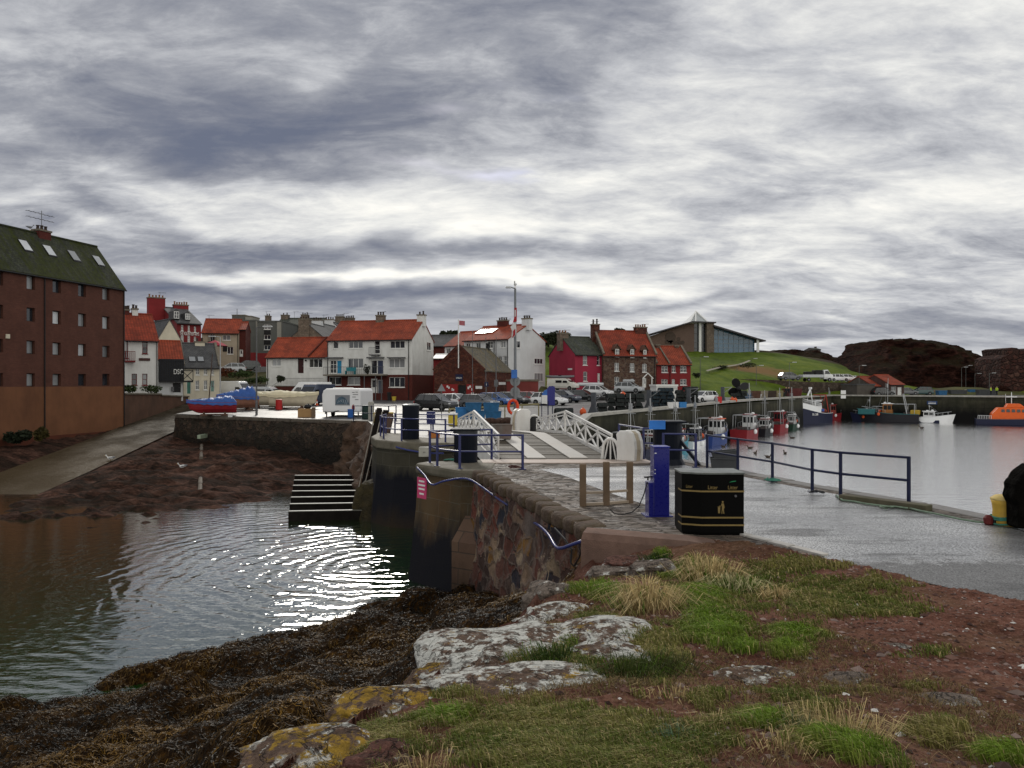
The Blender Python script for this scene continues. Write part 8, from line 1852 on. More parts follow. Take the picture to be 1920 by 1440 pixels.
rock('small brown stone beside the dry grass tuft',1295,1163,9.0,30,20,LGY,20,.8,.1,.2)
rock('long flat red stone in the gravel path',1505,1232,6.9,60,12,LB,21,.6,.4,.3)
rock('pale flat stone in the gravel near the path turn',1680,1212,7.0,52,10,LGY,22,.6,.4,.3)
WEEDROCK=EARTH
wk=[o for o in COL.objects if o.name=='weedy_rock']
MOSSY=pm('weedy_rock',(.030,.022,.007),.8,.6,2.,.9,7,dirt=(.008,.006,.003),damt=.7,bd=.12)
bo=W(705,985,39);r_=rock('x',706,972,39,78,90,MOSSY,31,.8,.1,.1);r_.parent=wk[0];r_.location=Vector((bo.x,bo.y,-3.6))-wk[0].location
for k in('label','category'):
    del r_[k]
# grass blades
ys,ts,HH,DD,gm,ind=HGRID
def sample(wt,n,rg):
    p=wt.ravel()/wt.sum();k=rg.choice(p.size,n,p=p);iy,ix=np.unravel_index(k,wt.shape)
    fy=np.clip(iy+rg.uniform(-.5,.5,n),0,len(ys)-1.001);fx=np.clip(ix+rg.uniform(-.5,.5,n),0,len(ts)-1.001)
    y=np.interp(fy,np.arange(len(ys)),ys);t=np.interp(fx,np.arange(len(ts)),ts)
    i0=fy.astype(int);j0=fx.astype(int);u=fy-i0;v=fx-j0
    z=(HH[i0,j0]*(1-u)+HH[i0+1,j0]*u)*(1-v)+(HH[i0,j0+1]*(1-u)+HH[i0+1,j0+1]*u)*v
    return t*y,y,z,iy,ix
def blades(name,x,y,z,h,w,bend,ang,cols,mat,base_n=None,kind='stuff',parent=None):
    n=len(x);dx,dy=np.cos(ang),np.sin(ang);sx,sy=-dy,dx
    wa=np.random.default_rng(5).uniform(0,6.28,n);ax,ay=np.cos(wa)*w/2,np.sin(wa)*w/2
    P=np.zeros((n,5,3))
    P[:,0]=np.stack([x-ax,y-ay,z-.012],1);P[:,1]=np.stack([x+ax,y+ay,z-.012],1)
    mx,my,mz=x+dx*bend*h*.35,y+dy*bend*h*.35,z+h*.6*np.sqrt(np.clip(1-(bend*.5)**2,.1,1))
    P[:,2]=np.stack([mx-ax*.75,my-ay*.75,mz],1);P[:,3]=np.stack([mx+ax*.75,my+ay*.75,mz],1)
    tz=z+h*np.clip(1-bend*.75,.18,1)
    P[:,4]=np.stack([x+dx*bend*h,y+dy*bend*h,tz],1)
    b=np.arange(n)*5;Fc=np.stack([np.stack([b,b+1,b+3],1),np.stack([b,b+3,b+2],1),np.stack([b+2,b+3,b+4],1)],1).reshape(-1,3)
    ca=np.ones((n,5,4));ca[:,:,:3]=cols[:,None,:]
    return npmesh(name,P.reshape(-1,3),Fc,mat,parent,False,{'tint':ca.reshape(-1,4)},kind)
def tintm(name,rough=.7,spec=.08):
    m,nt,b,ob,uv=newm(name);a=nd(nt,'VertexColor',layer_name='tint');setb(nt,b,col=a.outputs[0],rough=rough,spec=spec);return m
GRASSM=tintm('grass_blade');rg=np.random.default_rng(11)
LUSH=[(1350,1185,75,40),(1320,1120,60,30),(1330,1160,50,30),(1400,1215,45,20),(1480,1220,50,18),(1130,1103,60,18),(1890,1425,90,25),(1620,1412,90,35),(840,1345,55,22),(1500,1190,55,18),(1240,1040,16,10),(1250,1070,40,20),(1440,1355,50,16),(1185,1125,60,20),(1560,1395,60,20),(1100,1215,40,20),(1300,1080,50,20),(1280,1340,25,10),(1640,1205,30,10)]
area=(YYg:=np.repeat(ys[:,None],len(ts),1))**2
wt=np.where((gm>.05),gm**1.3,0)*area/np.maximum(YYg,3.)**1.35*((YYg>2.6)&(YYg<14))
x,y,z,iy,ix=sample(wt,135000,rg)
px=960+F*x/y;py=720-F*(z-CAMZ)/y
lush=np.zeros(len(x))
for a,b,c,d in LUSH: lush=np.maximum(lush,np.clip(1.3-np.hypot((px-a)/c,(py-b)/d),0,1))
cl=fbm(x*2.2,y*2.2,3,77);cl2=fbm(x*7,y*7,2,79)
r=rg.uniform(0,1,len(x));g1=np.array([.098,.128,.024]);g2=np.array([.125,.205,.018]);g3=np.array([.20,.18,.055]);st=np.array([.42,.33,.16])
col=g1+(g3-g1)*np.clip((cl-.35)*2.2+rg.normal(0,.2,len(x)),0,1)[:,None];col=col+(g2-col)*(lush*.9)[:,None]
dead=(r<(.16-.13*lush)+.25*np.clip(cl2-.55,0,1));col=np.where(dead[:,None],st*rg.uniform(.5,1.1,len(x))[:,None],col);col=col*rg.uniform(.55,1.35,len(x))[:,None]
h=(.035+.045*np.clip(cl,0,1)+.035*lush)*rg.uniform(.4,1.5,len(x))*(1+.25*(y>7))
w=np.maximum(.0032,.0011*y)*rg.uniform(.7,1.4,len(x))
ang=rg.uniform(-.9,.9,len(x))+2.6+3*(fbm(x*1.1,y*1.1,2,83)-.5)
blades('grass',x,y,z,h,w,rg.uniform(.3,1.15,len(x)),ang,col,GRASSM)
# thin dead grass over the soil
wt=np.where((DD>0.05)&~ind,1.,0)*(.12+np.clip(fbm(np.repeat(ys[:,None],len(ts),1)*1.3,YYg*ts[None]*1.3,3,91)-.42,0,1)*3)*(YYg*ts[None]<3.2+0*YYg)*area/np.maximum(YYg,3.)**1.5*((YYg>2.6)&(YYg<13))
x,y,z,iy,ix=sample(wt,26000,rg);n=len(x)
col=np.array([.20,.15,.075])*rg.uniform(.35,1.3,n)[:,None]*np.array([1,.97,.9])
blades('dead_grass',x,y,z,rg.uniform(.03,.09,n),np.maximum(.0025,.0009*y)*rg.uniform(.7,1.3,n),rg.uniform(.7,1.5,n),rg.uniform(0,6.28,n),col,GRASSM)
# pebbles
wt=np.where((DD>0.05)&~ind,1.,0)*np.clip(1.1-gm*1.3,0,1)*(.35+.65*(YYg*ts[None]>.6))*area/np.maximum(YYg,3.)**1.3*((YYg>2.6)&(YYg<12.5))
x,y,z,iy,ix=sample(wt,9000,rg);n=len(x)
s=rg.lognormal(-4.75,.55,n)*(1+.06*y);s=np.clip(s,.004,.05)
ic=np.array([(1,0,0),(-1,0,0),(0,1,0),(0,-1,0),(0,0,1),(0,0,-1)],float);icf=np.array([(0,2,4),(2,1,4),(1,3,4),(3,0,4),(2,0,5),(1,2,5),(3,1,5),(0,3,5)])
a=rg.uniform(0,6.28,n);sc=np.stack([s*rg.uniform(.7,1.5,n),s*rg.uniform(.7,1.3,n),s*rg.uniform(.35,.7,n)],1)
Vp=ic[None]*sc[:,None]*rg.uniform(.75,1.25,(n,6,1));ca,sa=np.cos(a)[:,None],np.sin(a)[:,None]
Vx=Vp[:,:,0]*ca-Vp[:,:,1]*sa;Vy=Vp[:,:,0]*sa+Vp[:,:,1]*ca
P=np.stack([Vx+x[:,None],Vy+y[:,None],Vp[:,:,2]+z[:,None]+s[:,None]*.15],-1)
base=np.array([(.10,.05,.04),(.16,.09,.07),(.07,.04,.034),(.22,.16,.14),(.13,.07,.05)])[rg.integers(0,5,n)]*rg.uniform(.5,1.25,n)[:,None]
base=np.where((rg.uniform(0,1,n)<.025)[:,None],np.array([.55,.53,.5]),base)
cc=np.ones((n,6,4));cc[:,:,:3]=base[:,None]
npmesh('gravel',P.reshape(-1,3),(icf[None]+np.arange(n)[:,None,None]*6).reshape(-1,3),tintm('pebble',.9,.15),None,False,{'tint':cc.reshape(-1,4)},'stuff')
# seaweed strands draped over the shore rocks
wt=np.where((DD<-.35)&(HH>-4.25)&(YYg>5),1.,0)*area/np.maximum(YYg,3)**1.1
x,y,z,iy,ix=sample(wt,85000,rg);n=len(x)
e=.12;H0=heights(x,y)[0];gx=(heights(x+e,y)[0]-H0)/e;gy=(heights(x,y+e)[0]-H0)/e
sl=np.hypot(gx,gy)+1e-6;flow=fbm(x*.9,y*.9,3,99)
ang=np.arctan2(-gy,-gx)+rg.normal(0,.9,n)+3.*(flow-.5);L=rg.uniform(.05,.17,n);K=4
pts=[];cx,cy=x.copy(),y.copy()
for k in range(K):
    zz=heights(cx,cy)[0]+.02*(1-k/K)+rg.uniform(.0,.035,n);pts.append(np.stack([cx,cy,zz],1));ang=ang+rg.normal(0,.5,n);cx=cx+np.cos(ang)*L/(K-1);cy=cy+np.sin(ang)*L/(K-1)
w=np.maximum(.012,.0012*y)*rg.uniform(.6,1.6,n);V=np.zeros((n,K*2,3))
for k in range(K):
    q=pts[min(k+1,K-1)]-pts[max(k-1,0)];q/=np.linalg.norm(q,axis=1)[:,None]+1e-9;s_=np.stack([-q[:,1],q[:,0],rg.normal(0,.25,n)],1)*(w*(1-.5*k/(K-1)))[:,None]/2
    V[:,2*k]=pts[k]-s_;V[:,2*k+1]=pts[k]+s_
b=np.arange(n)*K*2;Fc=np.stack([np.stack([b+2*k,b+2*k+1,b+2*k+3,b+2*k+2],1) for k in range(K-1)],1).reshape(-1,4)
tone=np.clip((fbm(x*.8+5,y*.8,4,101)-.33)*2.6+rg.normal(0,.22,n),0,1)
c0=np.array([.004,.003,.0015]);c1=np.array([.036,.019,.004]);c2=np.array([.135,.072,.010])
col=np.where(tone[:,None]<.5,c0+(c1-c0)*(tone*2)[:,None],c1+(c2-c1)*((tone-.5)*2)[:,None])*rg.uniform(.6,1.3,n)[:,None]
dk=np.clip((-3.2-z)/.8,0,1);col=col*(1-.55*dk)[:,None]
cc=np.ones((n,K*2,4));cc[:,:,:3]=col[:,None]
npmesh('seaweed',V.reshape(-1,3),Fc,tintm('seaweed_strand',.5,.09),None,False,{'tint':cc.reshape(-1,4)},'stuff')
# dry tufts, thrift clumps
def tuft(label,px,py,Y,w_,h_,n,c,seed,spread=.9,green=0.,name='dry_grass_tuft'):
    rg=np.random.default_rng(seed);p=fgp(px,py,Y);Y=p.y
    x=rg.normal(0,w_*.28,n);y=rg.normal(0,w_*.25,n);a=np.arctan2(y,x)+rg.normal(0,.6,n)
    col=np.array(c)*rg.uniform(.5,1.25,n)[:,None]
    if green: col=np.where((rg.uniform(0,1,n)<green)[:,None],np.array([.07,.13,.012])*rg.uniform(.6,1.3,n)[:,None],col)
    o=blades(name,x,y,np.zeros(n),h_*rg.uniform(.45,1.15,n),np.full(n,max(.004,.0010*Y))*rg.uniform(.7,1.3,n),np.clip(np.hypot(x,y)/w_*1.6,0,.9)*spread+rg.uniform(.05,.4,n),a,col,GRASSM,kind=None)
    o.location=p;return tag(o,label,'grass tuft')
STR=(.52,.40,.20)
tuft('tall straw-coloured grass tuft in front of the pair of flat slabs',1215,1140,9.6,.55,.48,620,STR,1,1.,.06)
tuft('pale dry grass tuft nearest the litter bin',1335,1085,11.6,.75,.42,520,STR,2,1.,.12)
tuft('pale grass tuft mixed with green just right of the one below the bin',1385,1108,10.8,.5,.32,380,(.50,.45,.25),3,1.,.4)
tuft('small bleached grass tuft at the right of the dry tufts',1462,1122,10.,.42,.22,240,STR,4,1.1,.05)
tuft('thin dry tuft at the left end of the dry tufts by the bright grass',1310,1062,12.2,.45,.3,220,STR,5,1.,.2)
for i_,(px,py,Y,c,lb) in enumerate(((1270,1300,5.4,STR,'withered pale stems in the bare red soil right of the long slab'),(1465,1395,4.2,STR,'withered curled stems at the bottom, left of the bright grass'),(1575,1375,4.4,STR,'pale curled stems on the soil right of the bottom tufts'),(1340,1360,4.7,STR,'pale dead stems above the big turf patch'),(1490,1360,4.6,(.16,.2,.10),'grey-green thrift cushion among dead stems'),(1280,1385,4.3,(.13,.2,.12),'blue-green cushion plant on the right of the turf patch'),(800,1440,3.6,STR,'dead stems at the bottom edge beside the yellow ledge'),(1180,1262,6.4,(.05,.07,.016),'dark bushy tuft between the pale rocks'),(1040,1235,6.9,(.035,.06,.012),'dark green leafy tuft in front of the biggest rock'),(1235,1250,6.6,(.075,.085,.028),'big olive grass clump right of the pale rocks'),(1240,1045,13.,(.03,.055,.01),'small dark green tuft against the concrete edge'))):
    big='clump' in lb or 'tuft' in lb
    tuft(lb,px,py+8,Y,.45 if big else .25,.2 if big else .1,420 if big else 120,c,20+i_,1.1,.1,'grass_tuft' if big else 'withered_plant')
# ---------- creels, crates, people, birds and other small things
NET=pm('creel_net',(.014,.018,.017),.85,.5,5,.6,20,bd=.03);NETB=pm('creel_net_blue',(.012,.022,.030),.85,.5,5,.6,20,bd=.03);CFR=pm('creel_frame',(.03,.03,.03),.6,.2,3,.1)
def mkcreel(label,mt):
    t=thing('lobster_creel',label,'lobster creel');mb=MB()
    P=[(.33*math.cos(a),.40*math.sin(a)) for a in np.linspace(0,math.pi,9)]
    for x in (-.42,0,.42): mb.tube([(x,u,v+.03) for u,v in P],.022,5)
    for s in(-1,1): mb.tube([(-.42,s*.33,.03),(.42,s*.33,.03)],.022,5)
    mb.tube([(-.42,0,.43),(.42,0,.43)],.022,5);mb.build('frame',CFR,t)
    mb=MB();mb.loft([[(x,u*.96,v*.96+.03) for u,v in P] for x in(-.41,.41)]);mb.build('netting',mt,t);return t
creel0=mkcreel('dark lobster creel in the long low stack below the stone house',NET);creelB=mkcreel('blue-black lobster creel in the rounded stack by the white kiosk',NETB)
cru={id(creel0):False,id(creelB):False}
def creels(proto,px0,px1,Y,rows,cols,deep,label,group,rz=8,seed=1,gz=None):
    rgc=random.Random(seed);x0=(px0-960)/F*Y;x1=(px1-960)/F*Y
    for d in range(deep):
        for r_ in range(rows):
            for c in range(cols):
                if r_==rows-1 and rgc.random()<.25: continue
                x=x0+(x1-x0)*(c+.5)/cols+rgc.uniform(-.08,.08);y=Y+d*.75+rgc.uniform(-.08,.08);z=(zt(x,y) if gz is None else gz)+r_*.40
                a=R(rz+rgc.uniform(-14,14)+(90 if rgc.random()<.2 else 0));loc=(x,y,z)
                if not cru[id(proto)]:
                    proto.location=loc;proto.rotation_euler=(0,0,a);proto['label']=label;proto['group']=group;cru[id(proto)]=True
                else: dup(proto,loc,a,label,group)
creels(creel0,1136,1206,76,4,4,1,'dark lobster creel in the long low stack below the stone house','creels in the long low stack',seed=2)
creels(creel0,1120,1140,74,2,1,1,'dark lobster creel in the small pile left of the long low stack','creels in the small left pile',seed=3)
creels(creelB,1222,1262,84,5,3,1,'blue-black lobster creel in the rounded stack by the white kiosk','creels stacked by the kiosk',seed=4)
creels(creel0,1268,1308,90,5,3,1,'dark lobster creel in the stack left of the white car on the quay','creels left of the white car on the quay',seed=5)
creels(creel0,1042,1072,62,2,2,1,'brown-black lobster creel in the low pile right of the information board','creels by the information board',seed=6)
creels(creel0,1372,1398,112,3,3,1,'dark lobster creel in the pile under the ship propeller','creels under the propeller',seed=7)
creels(creel0,1440,1470,128,2,4,1,'dark lobster creel in the long far pile on the quay','creels in the far pile',seed=8)
# gangs of posts on the quay edge
for i_,(px,Y,lb) in enumerate(((1113,70.5,'grey steel ladder post on the quay edge, first from the bridge'),(1217,79,'grey steel ladder post on the quay edge beside the rounded creel stack'),(1291,87.5,'grey steel ladder post on the quay edge left of the white car'),(1355,96,'grey steel ladder post on the quay edge beside the red bin'))):
    x=(px-960)/F*Y;t=thing('ladder_post',lb,'post',(x,Y,zt(x,Y)),R(-30));mb=MB();mb.box((-.2,-.16,0),(.2,.16,1.9));mb.loft([[(-.5,-.2,0),(.4,-.2,0),(.4,.2,0),(-.5,.2,0)],[(-.2,-.17,.7),(.2,-.17,.7),(.2,.17,.7),(-.2,.17,.7)]]);mb.build('post',pm('post_grey',(.06,.065,.075),.6,.2,2,.1),t)
    mb=MB();mb.tube([(.2,0,1.8),(1.2,0,1.9)],.03,5);mb.tube([(.2,0,1.2),(1.1,0,1.85)],.03,5);mb.build('handrail',ALU,t)
def crate(label,px,py,Y,d,mt,rz=0,name='fish_box',cat='box',group=None): p=W(px,py,Y);return tub(label,p,R(rz),d,mt,cat,name,group)
BLC=pm('crate_blue',(.02,.10,.22),.5,.25,3,.1);BLC2=pm('crate_bright_blue',(.03,.17,.42),.5,.15,3,.1);WHB=pm('bag_white',(.6,.6,.6),.7,.1,3,.3)
GZ=zt(0,56)
crate('bright blue crate at the left end of the crates behind the lattice rail',868,786,56,(1.1,.8,.85),BLC2,5)
for i_,(px,py,lb) in enumerate(((895,786,'dark blue crate in the bottom row behind the lattice rail, next to the bright one'),(925,787,'dark blue crate in the bottom row nearest the lifebuoy post'),(888,771,'dark blue crate on top of the row, its left end'),(921,771,'dark blue crate on top of the row, its right end'))): crate(lb,px,py,55.5,(1.15,.8,.6),BLC,random.uniform(-6,6))
crate('rusty grey metal tub standing on the left side of the bridge deck',941,822,34.5,(.86,.6,.62),pm('rusty_grey',(.16,.15,.14),.6,.25,2,.2,dirt=(.12,.05,.03),damt=.7,dsc=1.5),8,'metal_tub')
nh=thing('net_heap','brown heap of nets and rope in front of the blue crates','net heap',GY(930,52));mb=MB()
for k in range(7): mb.ball((random.uniform(-.8,.8),random.uniform(-.3,.3),.25),random.uniform(.3,.5),10,7,(1.2,.9,.7))
mb.build('netting',pm('brown_net',(.055,.03,.022),.95,.5,5,1.,14,bd=.06),nh,smooth=True)
# clutter on the boat park
def barrel(label,px,py,r,h,mt,lid=None,name='barrel',Y=None):
    p=GT(px,py) if Y is None else GY(px,Y);t=thing(name,label,'barrel',p);mb=MB();mb.lathe([(r*.9,0),(r,.05),(r,h*.33),(r*1.04,h*.35),(r,h*.37),(r,h*.66),(r*1.04,h*.68),(r,h*.7),(r*.97,h)],(0,0,0),18);mb.build('drum',mt,t)
    mb=MB();mb.lathe([(r*1.05,h),(r*1.05,h+.06),(r*.9,h+.08)],(0,0,0),18);mb.build('lid',lid or mt,t);return t
barrel('bright red plastic barrel between the two cream boats',523,768.5,.32,.95,pm('bright_red',(.42,.02,.02),.4,.08))
barrel('blue plastic drum at the corner of the white trailer rail',658,783,.27,.62,pm('drum_blue',(.02,.10,.36),.4,.08))
barrel('dark green wheeled bin beside the pale concrete post',688,785,.4,1.0,pm('bin_green',(.012,.03,.026),.5,.1),name='waste_bin')
cb_=thing('cardboard_box','brown cardboard box with something black on top near the quay edge','box',GT(573,782));mb=MB();mb.box((-.55,-.4,0),(.55,.4,.68));mb.build('carton',pm('cardboard',(.33,.20,.09),.9,.1,2,.2),cb_,bevel=.02);mb=MB();mb.box((-.5,-.36,.68),(.5,.36,.70));mb.build('flap',pm('cardboard',(.3,.2,.1),.9),cb_)
bh=thing('black_bag','black rubbish bag lying on the cardboard box','bag',GT(577,782)+Vector((0,0,.70)));mb=MB();mb.ball((0,0,.17),.26,12,8,(1.2,1,.8));mb.ball((.05,0,.36),.08,8,6);mb.build('sack',BLK,bh,smooth=True)
wp=thing('wooden_post','short pale wooden post by the cardboard box','post',GT(588,783));mb=MB();mb.box((-.14,-.12,0),(.14,.12,.85));mb.build('post',OLDW,wp,bevel=.03)
cp_=thing('concrete_post','square pale concrete post right of the white trailer','post',GT(696,787));mb=MB();mb.box((-.2,-.2,0),(.2,.2,1.35));mb.loft([[(-.2,-.2,1.35),(.2,-.2,1.35),(.2,.2,1.35),(-.2,.2,1.35)],[(-.15,-.15,1.42),(.15,-.15,1.42),(.15,.15,1.42),(-.15,.15,1.42)]]);mb.build('post',pm('pale_concrete',(.30,.29,.26),.8,.15,2,.2),cp_)
for px,py,lb in((702,797,'yellow steel barrier post beside the dark timber piles, the left one'),(728,797,'yellow steel barrier post half hidden behind the rightmost timber pile')):
    p=GT(px,py);t=thing('barrier_post',lb,'post',p);mb=MB();mb.tube([(0,0,0),(0,0,.85)],.06,8);mb.tube([(0,0,.82),(.35,0,.82)],.06,8);mb.build('post',pm('barrier_yellow',(.5,.36,.05),.5,.1),t);mb=MB();mb.box((-.12,-.12,0),(.12,.12,.02));mb.build('base_plate',IRON,t)
cn_=thing('traffic_cone','orange and white traffic cone in front of the dark blue van','cone',GT(594,760));mb=MB();mb.lathe([(.16,.03),(.11,.25)],(0,0,0),12);mb.lathe([(.07,.45),(.03,.62)],(0,0,0),12);mb.box((-.2,-.2,0),(.2,.2,.03));mb.build('cone',ORB,cn_);mb=MB();mb.lathe([(.111,.25),(.071,.45)],(0,0,0),12);mb.build('white_band',FW,cn_)
for i_,(px,py,d,mt,lb) in enumerate(((432,782,(.35,.3,.22),WHB,'white polystyrene block under the stern of the red dinghy'),(466,764,(.8,.5,.3),RB_,'blue crate under the brown boat'),(468,760,(.5,.4,.4),WHB,'white crate behind the brown boat'),(448,765,(.7,.5,.35),BLK,'black tub beside the brown boat trailer'))):
    p=GT(px,py);tub(lb,p,R(10),d,mt)
kp=thing('rubbish_heap','heap of black and white bags in front of the cream cottage','heap',GY(388,92));mb=MB()
for k in range(5): mb.ball((random.uniform(-1,1),0,.3),.38,10,7,(1.2,1,.8))
mb.build('black_bag',BLK,kp,smooth=True);mb=MB();mb.ball((.9,-.3,.25),.3,10,7);mb.build('white_bag',WHB,kp,smooth=True);mb=MB();mb.ball((0,-.4,.2),.22,10,7);mb.build('yellow_bag',YEL,kp,smooth=True)
# yellow grit bin, black bin by the tall white house
for px,py,mt,lb in((739,750,pm('bin_yellow',(.5,.4,.05),.5),'small yellow box at the wall of the tall white house'),(730,750,BLK,'black wheelie bin at the wall of the tall white house')):
    p=GY(px,101);t=thing('wheelie_bin' if mt is BLK else 'grit_box',lb,'bin',p);h=1.05 if mt is BLK else .5;mb=MB();mb.loft([[(-.22*f,-.25*f,z),(.22*f,-.25*f,z),(.22*f,.25*f,z),(-.22*f,.25*f,z)] for z,f in((.05,.85),(h,1.1))]);mb.build('body',mt,t);mb=MB();mb.box((-.27,-.3,h),(.27,.3,h+.07));mb.build('lid',mt,t,bevel=.02)
# turquoise bench and plant on the walkway
A=PM[hm.t]@Vector((hm.loc(662,700).x,-.8,hm.loc(662,702).z));bn=thing('bench','turquoise bench on the walkway of the tall white house','bench',A,-hm.a);TQ=pm('turquoise',(.02,.22,.26),.5,.1)
mb=MB();mb.box((-.75,-.25,.42),(.75,.25,.48));mb.build('seat',TQ,bn);mb=MB();mb.box((-.75,.2,.5),(.75,.26,.95));mb.build('backrest',TQ,bn)
for x in(-.65,.65): mb=MB();mb.box((x-.05,-.22,0),(x+.05,.25,.42));mb.build('leg',TQ,bn)
A=PM[hm.t]@Vector((hm.loc(694,700).x,-.8,hm.loc(694,702).z));bush('dark potted shrub on the walkway of the tall white house',A,.55,1.5,LEAFD,300,131,.08,'potted_shrub')
ps=thing('parasol','closed-top red garden parasol on the terrace of the red inn','parasol',W(403,675,120));mb=MB();mb.tube([(0,0,0),(0,0,2.7)],.04,6);mb.build('pole',FW,ps);mb=MB();mb.lathe([(2.0,2.2),(1.2,2.65),(.05,3.1)],(0,0,0),8,cap=False);mb.build('canopy',pm('parasol_red',(.30,.03,.05),.8,.1),ps)
t=thing('flag','pink and white flag on the boathouse flagpole','flag',PM[hlb.t]@Vector((hlb.loc(861,608).x,-.15,hlb.loc(861,606).z)),-hlb.a)
mb=MB();mb.loft([[(x,.12*math.sin(x*4),-.15*x*.8+dz) for x in np.linspace(.05,.85,7)] for dz in(.35,-.25)],closed=False,cap=False);mb.build('cloth',pm('flag_pink',(.40,.13,.15),.8,.3,3,0),t)
# ship propeller on its stand
p=W(1384,757,113);pt=thing('propeller','big black ship propeller displayed on the quay','propeller',(p.x,p.y,zt(p.x,p.y)));hzp=W(1384,729,113).z-zt(p.x,p.y)
mb=MB();mb.box((-.6,-.6,0),(.6,.6,.8));mb.box((-.3,-.3,.8),(.3,.3,hzp-.3));mb.build('stand',BLK,pt,bevel=.05);mb=MB();mb.lathe([(.1,-.5),(.35,-.4),(.4,.3),(.2,.5)],(0,-.2,hzp),14,'y');mb.build('hub',BLK,pt)
for a in (.4,1.97,3.54,5.11):
    mb=MB();pr=[]
    for k in range(12):
        b_=2*math.pi*k/12;u,v=.95+.72*math.cos(b_),.55*math.sin(b_);pr.append((math.cos(a)*u-math.sin(a)*v,-.2+.25*math.sin(b_),hzp+math.sin(a)*u+math.cos(a)*v))
    mb.prism(pr,(0,-.04,0),(0,.04,0));mb.build('blade',BLK,pt)
# quay clutter to the right
QC=[(1257,762,80,(.55,.5,.6),WHB,'white bulk bag on the quay in front of the rounded creel stack'),(1267,761.5,80.5,(.5,.5,.6),WHB,'white bulk bag next to the blue tub on the quay'),(1280,761.5,81.5,(.75,.6,.55),BLC2,'blue tub on the quay edge below the white kiosk'),(1347,757.5,93,(.75,.6,.75),pm('bright_red',(.4,.02,.02),.4),'red box on the quay edge by the steel post'),
 (1389,752,116,(.9,.8,.8),BLC2,'blue crate behind the propeller, the left one'),(1402,752,117,(.9,.8,.8),BLC,'blue crate behind the propeller, the right one'),(1417,752,120,(1.3,1,1.1),pm('rust_brown',(.10,.05,.035),.8,.3),'brown box pallet in the row behind the boats, first from the left'),(1432,751,122,(1.2,1,1.1),pm('pale_board',(.22,.19,.14),.8,.2),'pale box pallet in the row behind the boats'),(1446,750.5,124,(1.3,1,1.1),pm('dark_board',(.05,.035,.028),.8,.3),'dark brown box pallet in the row behind the boats'),(1460,750,126,(1.2,1,1.1),pm('tan_board',(.20,.17,.09),.8,.2),'tan box pallet at the right end of the row behind the boats'),
 (1405,745,121,(3.6,1.4,.6),WHB,'long white covered load on the quay behind the crates'),(1335,746,103,(1.1,.9,1.1),pm('bin_green',(.01,.03,.03),.5),'dark green waste container right of the white quay car'),(1485,746,136,(3.,1.6,1.4),pm('maroon_box',(.09,.02,.02),.6,.2),'long maroon container on the far quay with white sheets on it'),(1487,736,136,(2.,1.2,.5),WHB,'white sheet bundle on the maroon container'),
 (1812,744,158,(1.4,1.1,1.),WHB,'white crate on the far quay under the castle'),(1822,745,156,(1.4,1.,1.1),BLC,'dark teal crate beside the white one on the far quay'),(1765,745,152,(1.8,1.1,.9),BLC,'blue crate on the far quay behind the white cruiser'),(1795,745,154,(3.5,1.2,1.),GB,'long dark box on the far quay left of the white crate'),(1850,746,152,(3.8,1.3,1.1),GB,'long dark container below the ruined castle wall')]
for px,py,Y,d,mt,lb in QC:
    p=W(px,py,Y);
    if d[2]!=.5: p.z=zt(p.x,p.y)
    t=tub(lb,p,R(random.uniform(-8,8)),d,mt,'box' if d[0]<2.5 else 'container','crate' if d[0]<2.5 else 'container',lip=True)
for px,py,Y,r,lb in((1373,755,98,.28,'orange buoy in a pair on the quay edge, the left one'),(1379,756,98,.24,'orange buoy in a pair on the quay edge, the right one'),(1093,767,68,.3,'red-orange buoy lying on the quay left of the creels'),(1168,742,79,.35,'salmon orange buoy on top of the long creel stack'),(1225,846,52,.0,'')):
    if not lb: continue
    p=W(px,py,Y)
    if 'on top' not in lb: p.z=zt(p.x,p.y)+r*.8
    t=thing('buoy',lb,'buoy',p);mb=MB();mb.ball((0,0,0),r,14,10,(1,1,1.15));mb.build('float',ORB,t,smooth=True);mb=MB();mb.tube([(.07*math.cos(a),0,r*1.2+.07*math.sin(a)) for a in np.linspace(0,6.28,10,endpoint=False)],.02,5,closed=True);mb.build('eye',ORB,t)
tub('bright orange tub floating beside the open blue boat below the near railing',(W(1218,850,47).x,47,-1.0),0,(1.6,.9,.7),pm('orange_red',(.5,.045,.015),.5,.1),'box') if False else None
# notice boards, sign on far wall
p=W(1581,757,140);t=thing('notice_board','two small white notice boards on a frame at the end of the quay','sign',(p.x,p.y,zt(p.x,p.y)));mb=MB()
for x in(-.35,.35): mb.tube([(x,0,0),(x,0,W(0,731,140).z-t.location.z)],.05,5)
mb.build('post',IRON,t)
for z0,z1 in((747,741),(739,732)): mb=MB();mb.box((-.45,-.08,W(0,z0,140).z-t.location.z),(.45,-.04,W(0,z1,140).z-t.location.z));mb.build('panel',PAP,t)
t=thing('sign','blue sign with white lettering on the far quay wall above the white cruiser','sign',tuple(W(1748,755,136.4)),R(-33));
xx=(1748-960)/F*1.0
mb=MB();mb.box((-.8,-.45,-.3),(.8,-.35,.3));mb.build('board',pm('sign_dark_blue',(.012,.04,.13),.5),t);lettering(t,'HARBOUR',Matrix.Translation((0,-.47,.08))@UPR,.2,FW,fit=1.2);mb=MB();mb.box((-.6,-.465,-.2),(.6,-.452,-.1));mb.build('white_line',FW,t)
# far cars on the castle quay
for px,Y,deg,nm,rec,lb in((1700,152,0,hat,{PW:PG},'grey car parked on the far quay right of the harbour sheds'),(1727,152,170,suv,{PB:paint('teal',(.015,.06,.06))},'dark teal car parked on the far quay left of the grassy bank'),(1655,146,5,hat,{PW:PB},'dark car parked in front of the grey harbour shed')):
    x=(px-960)/F*Y;dup(nm,(x,Y,zt(x,Y)),R(deg),lb,'cars on the far quay',rec)
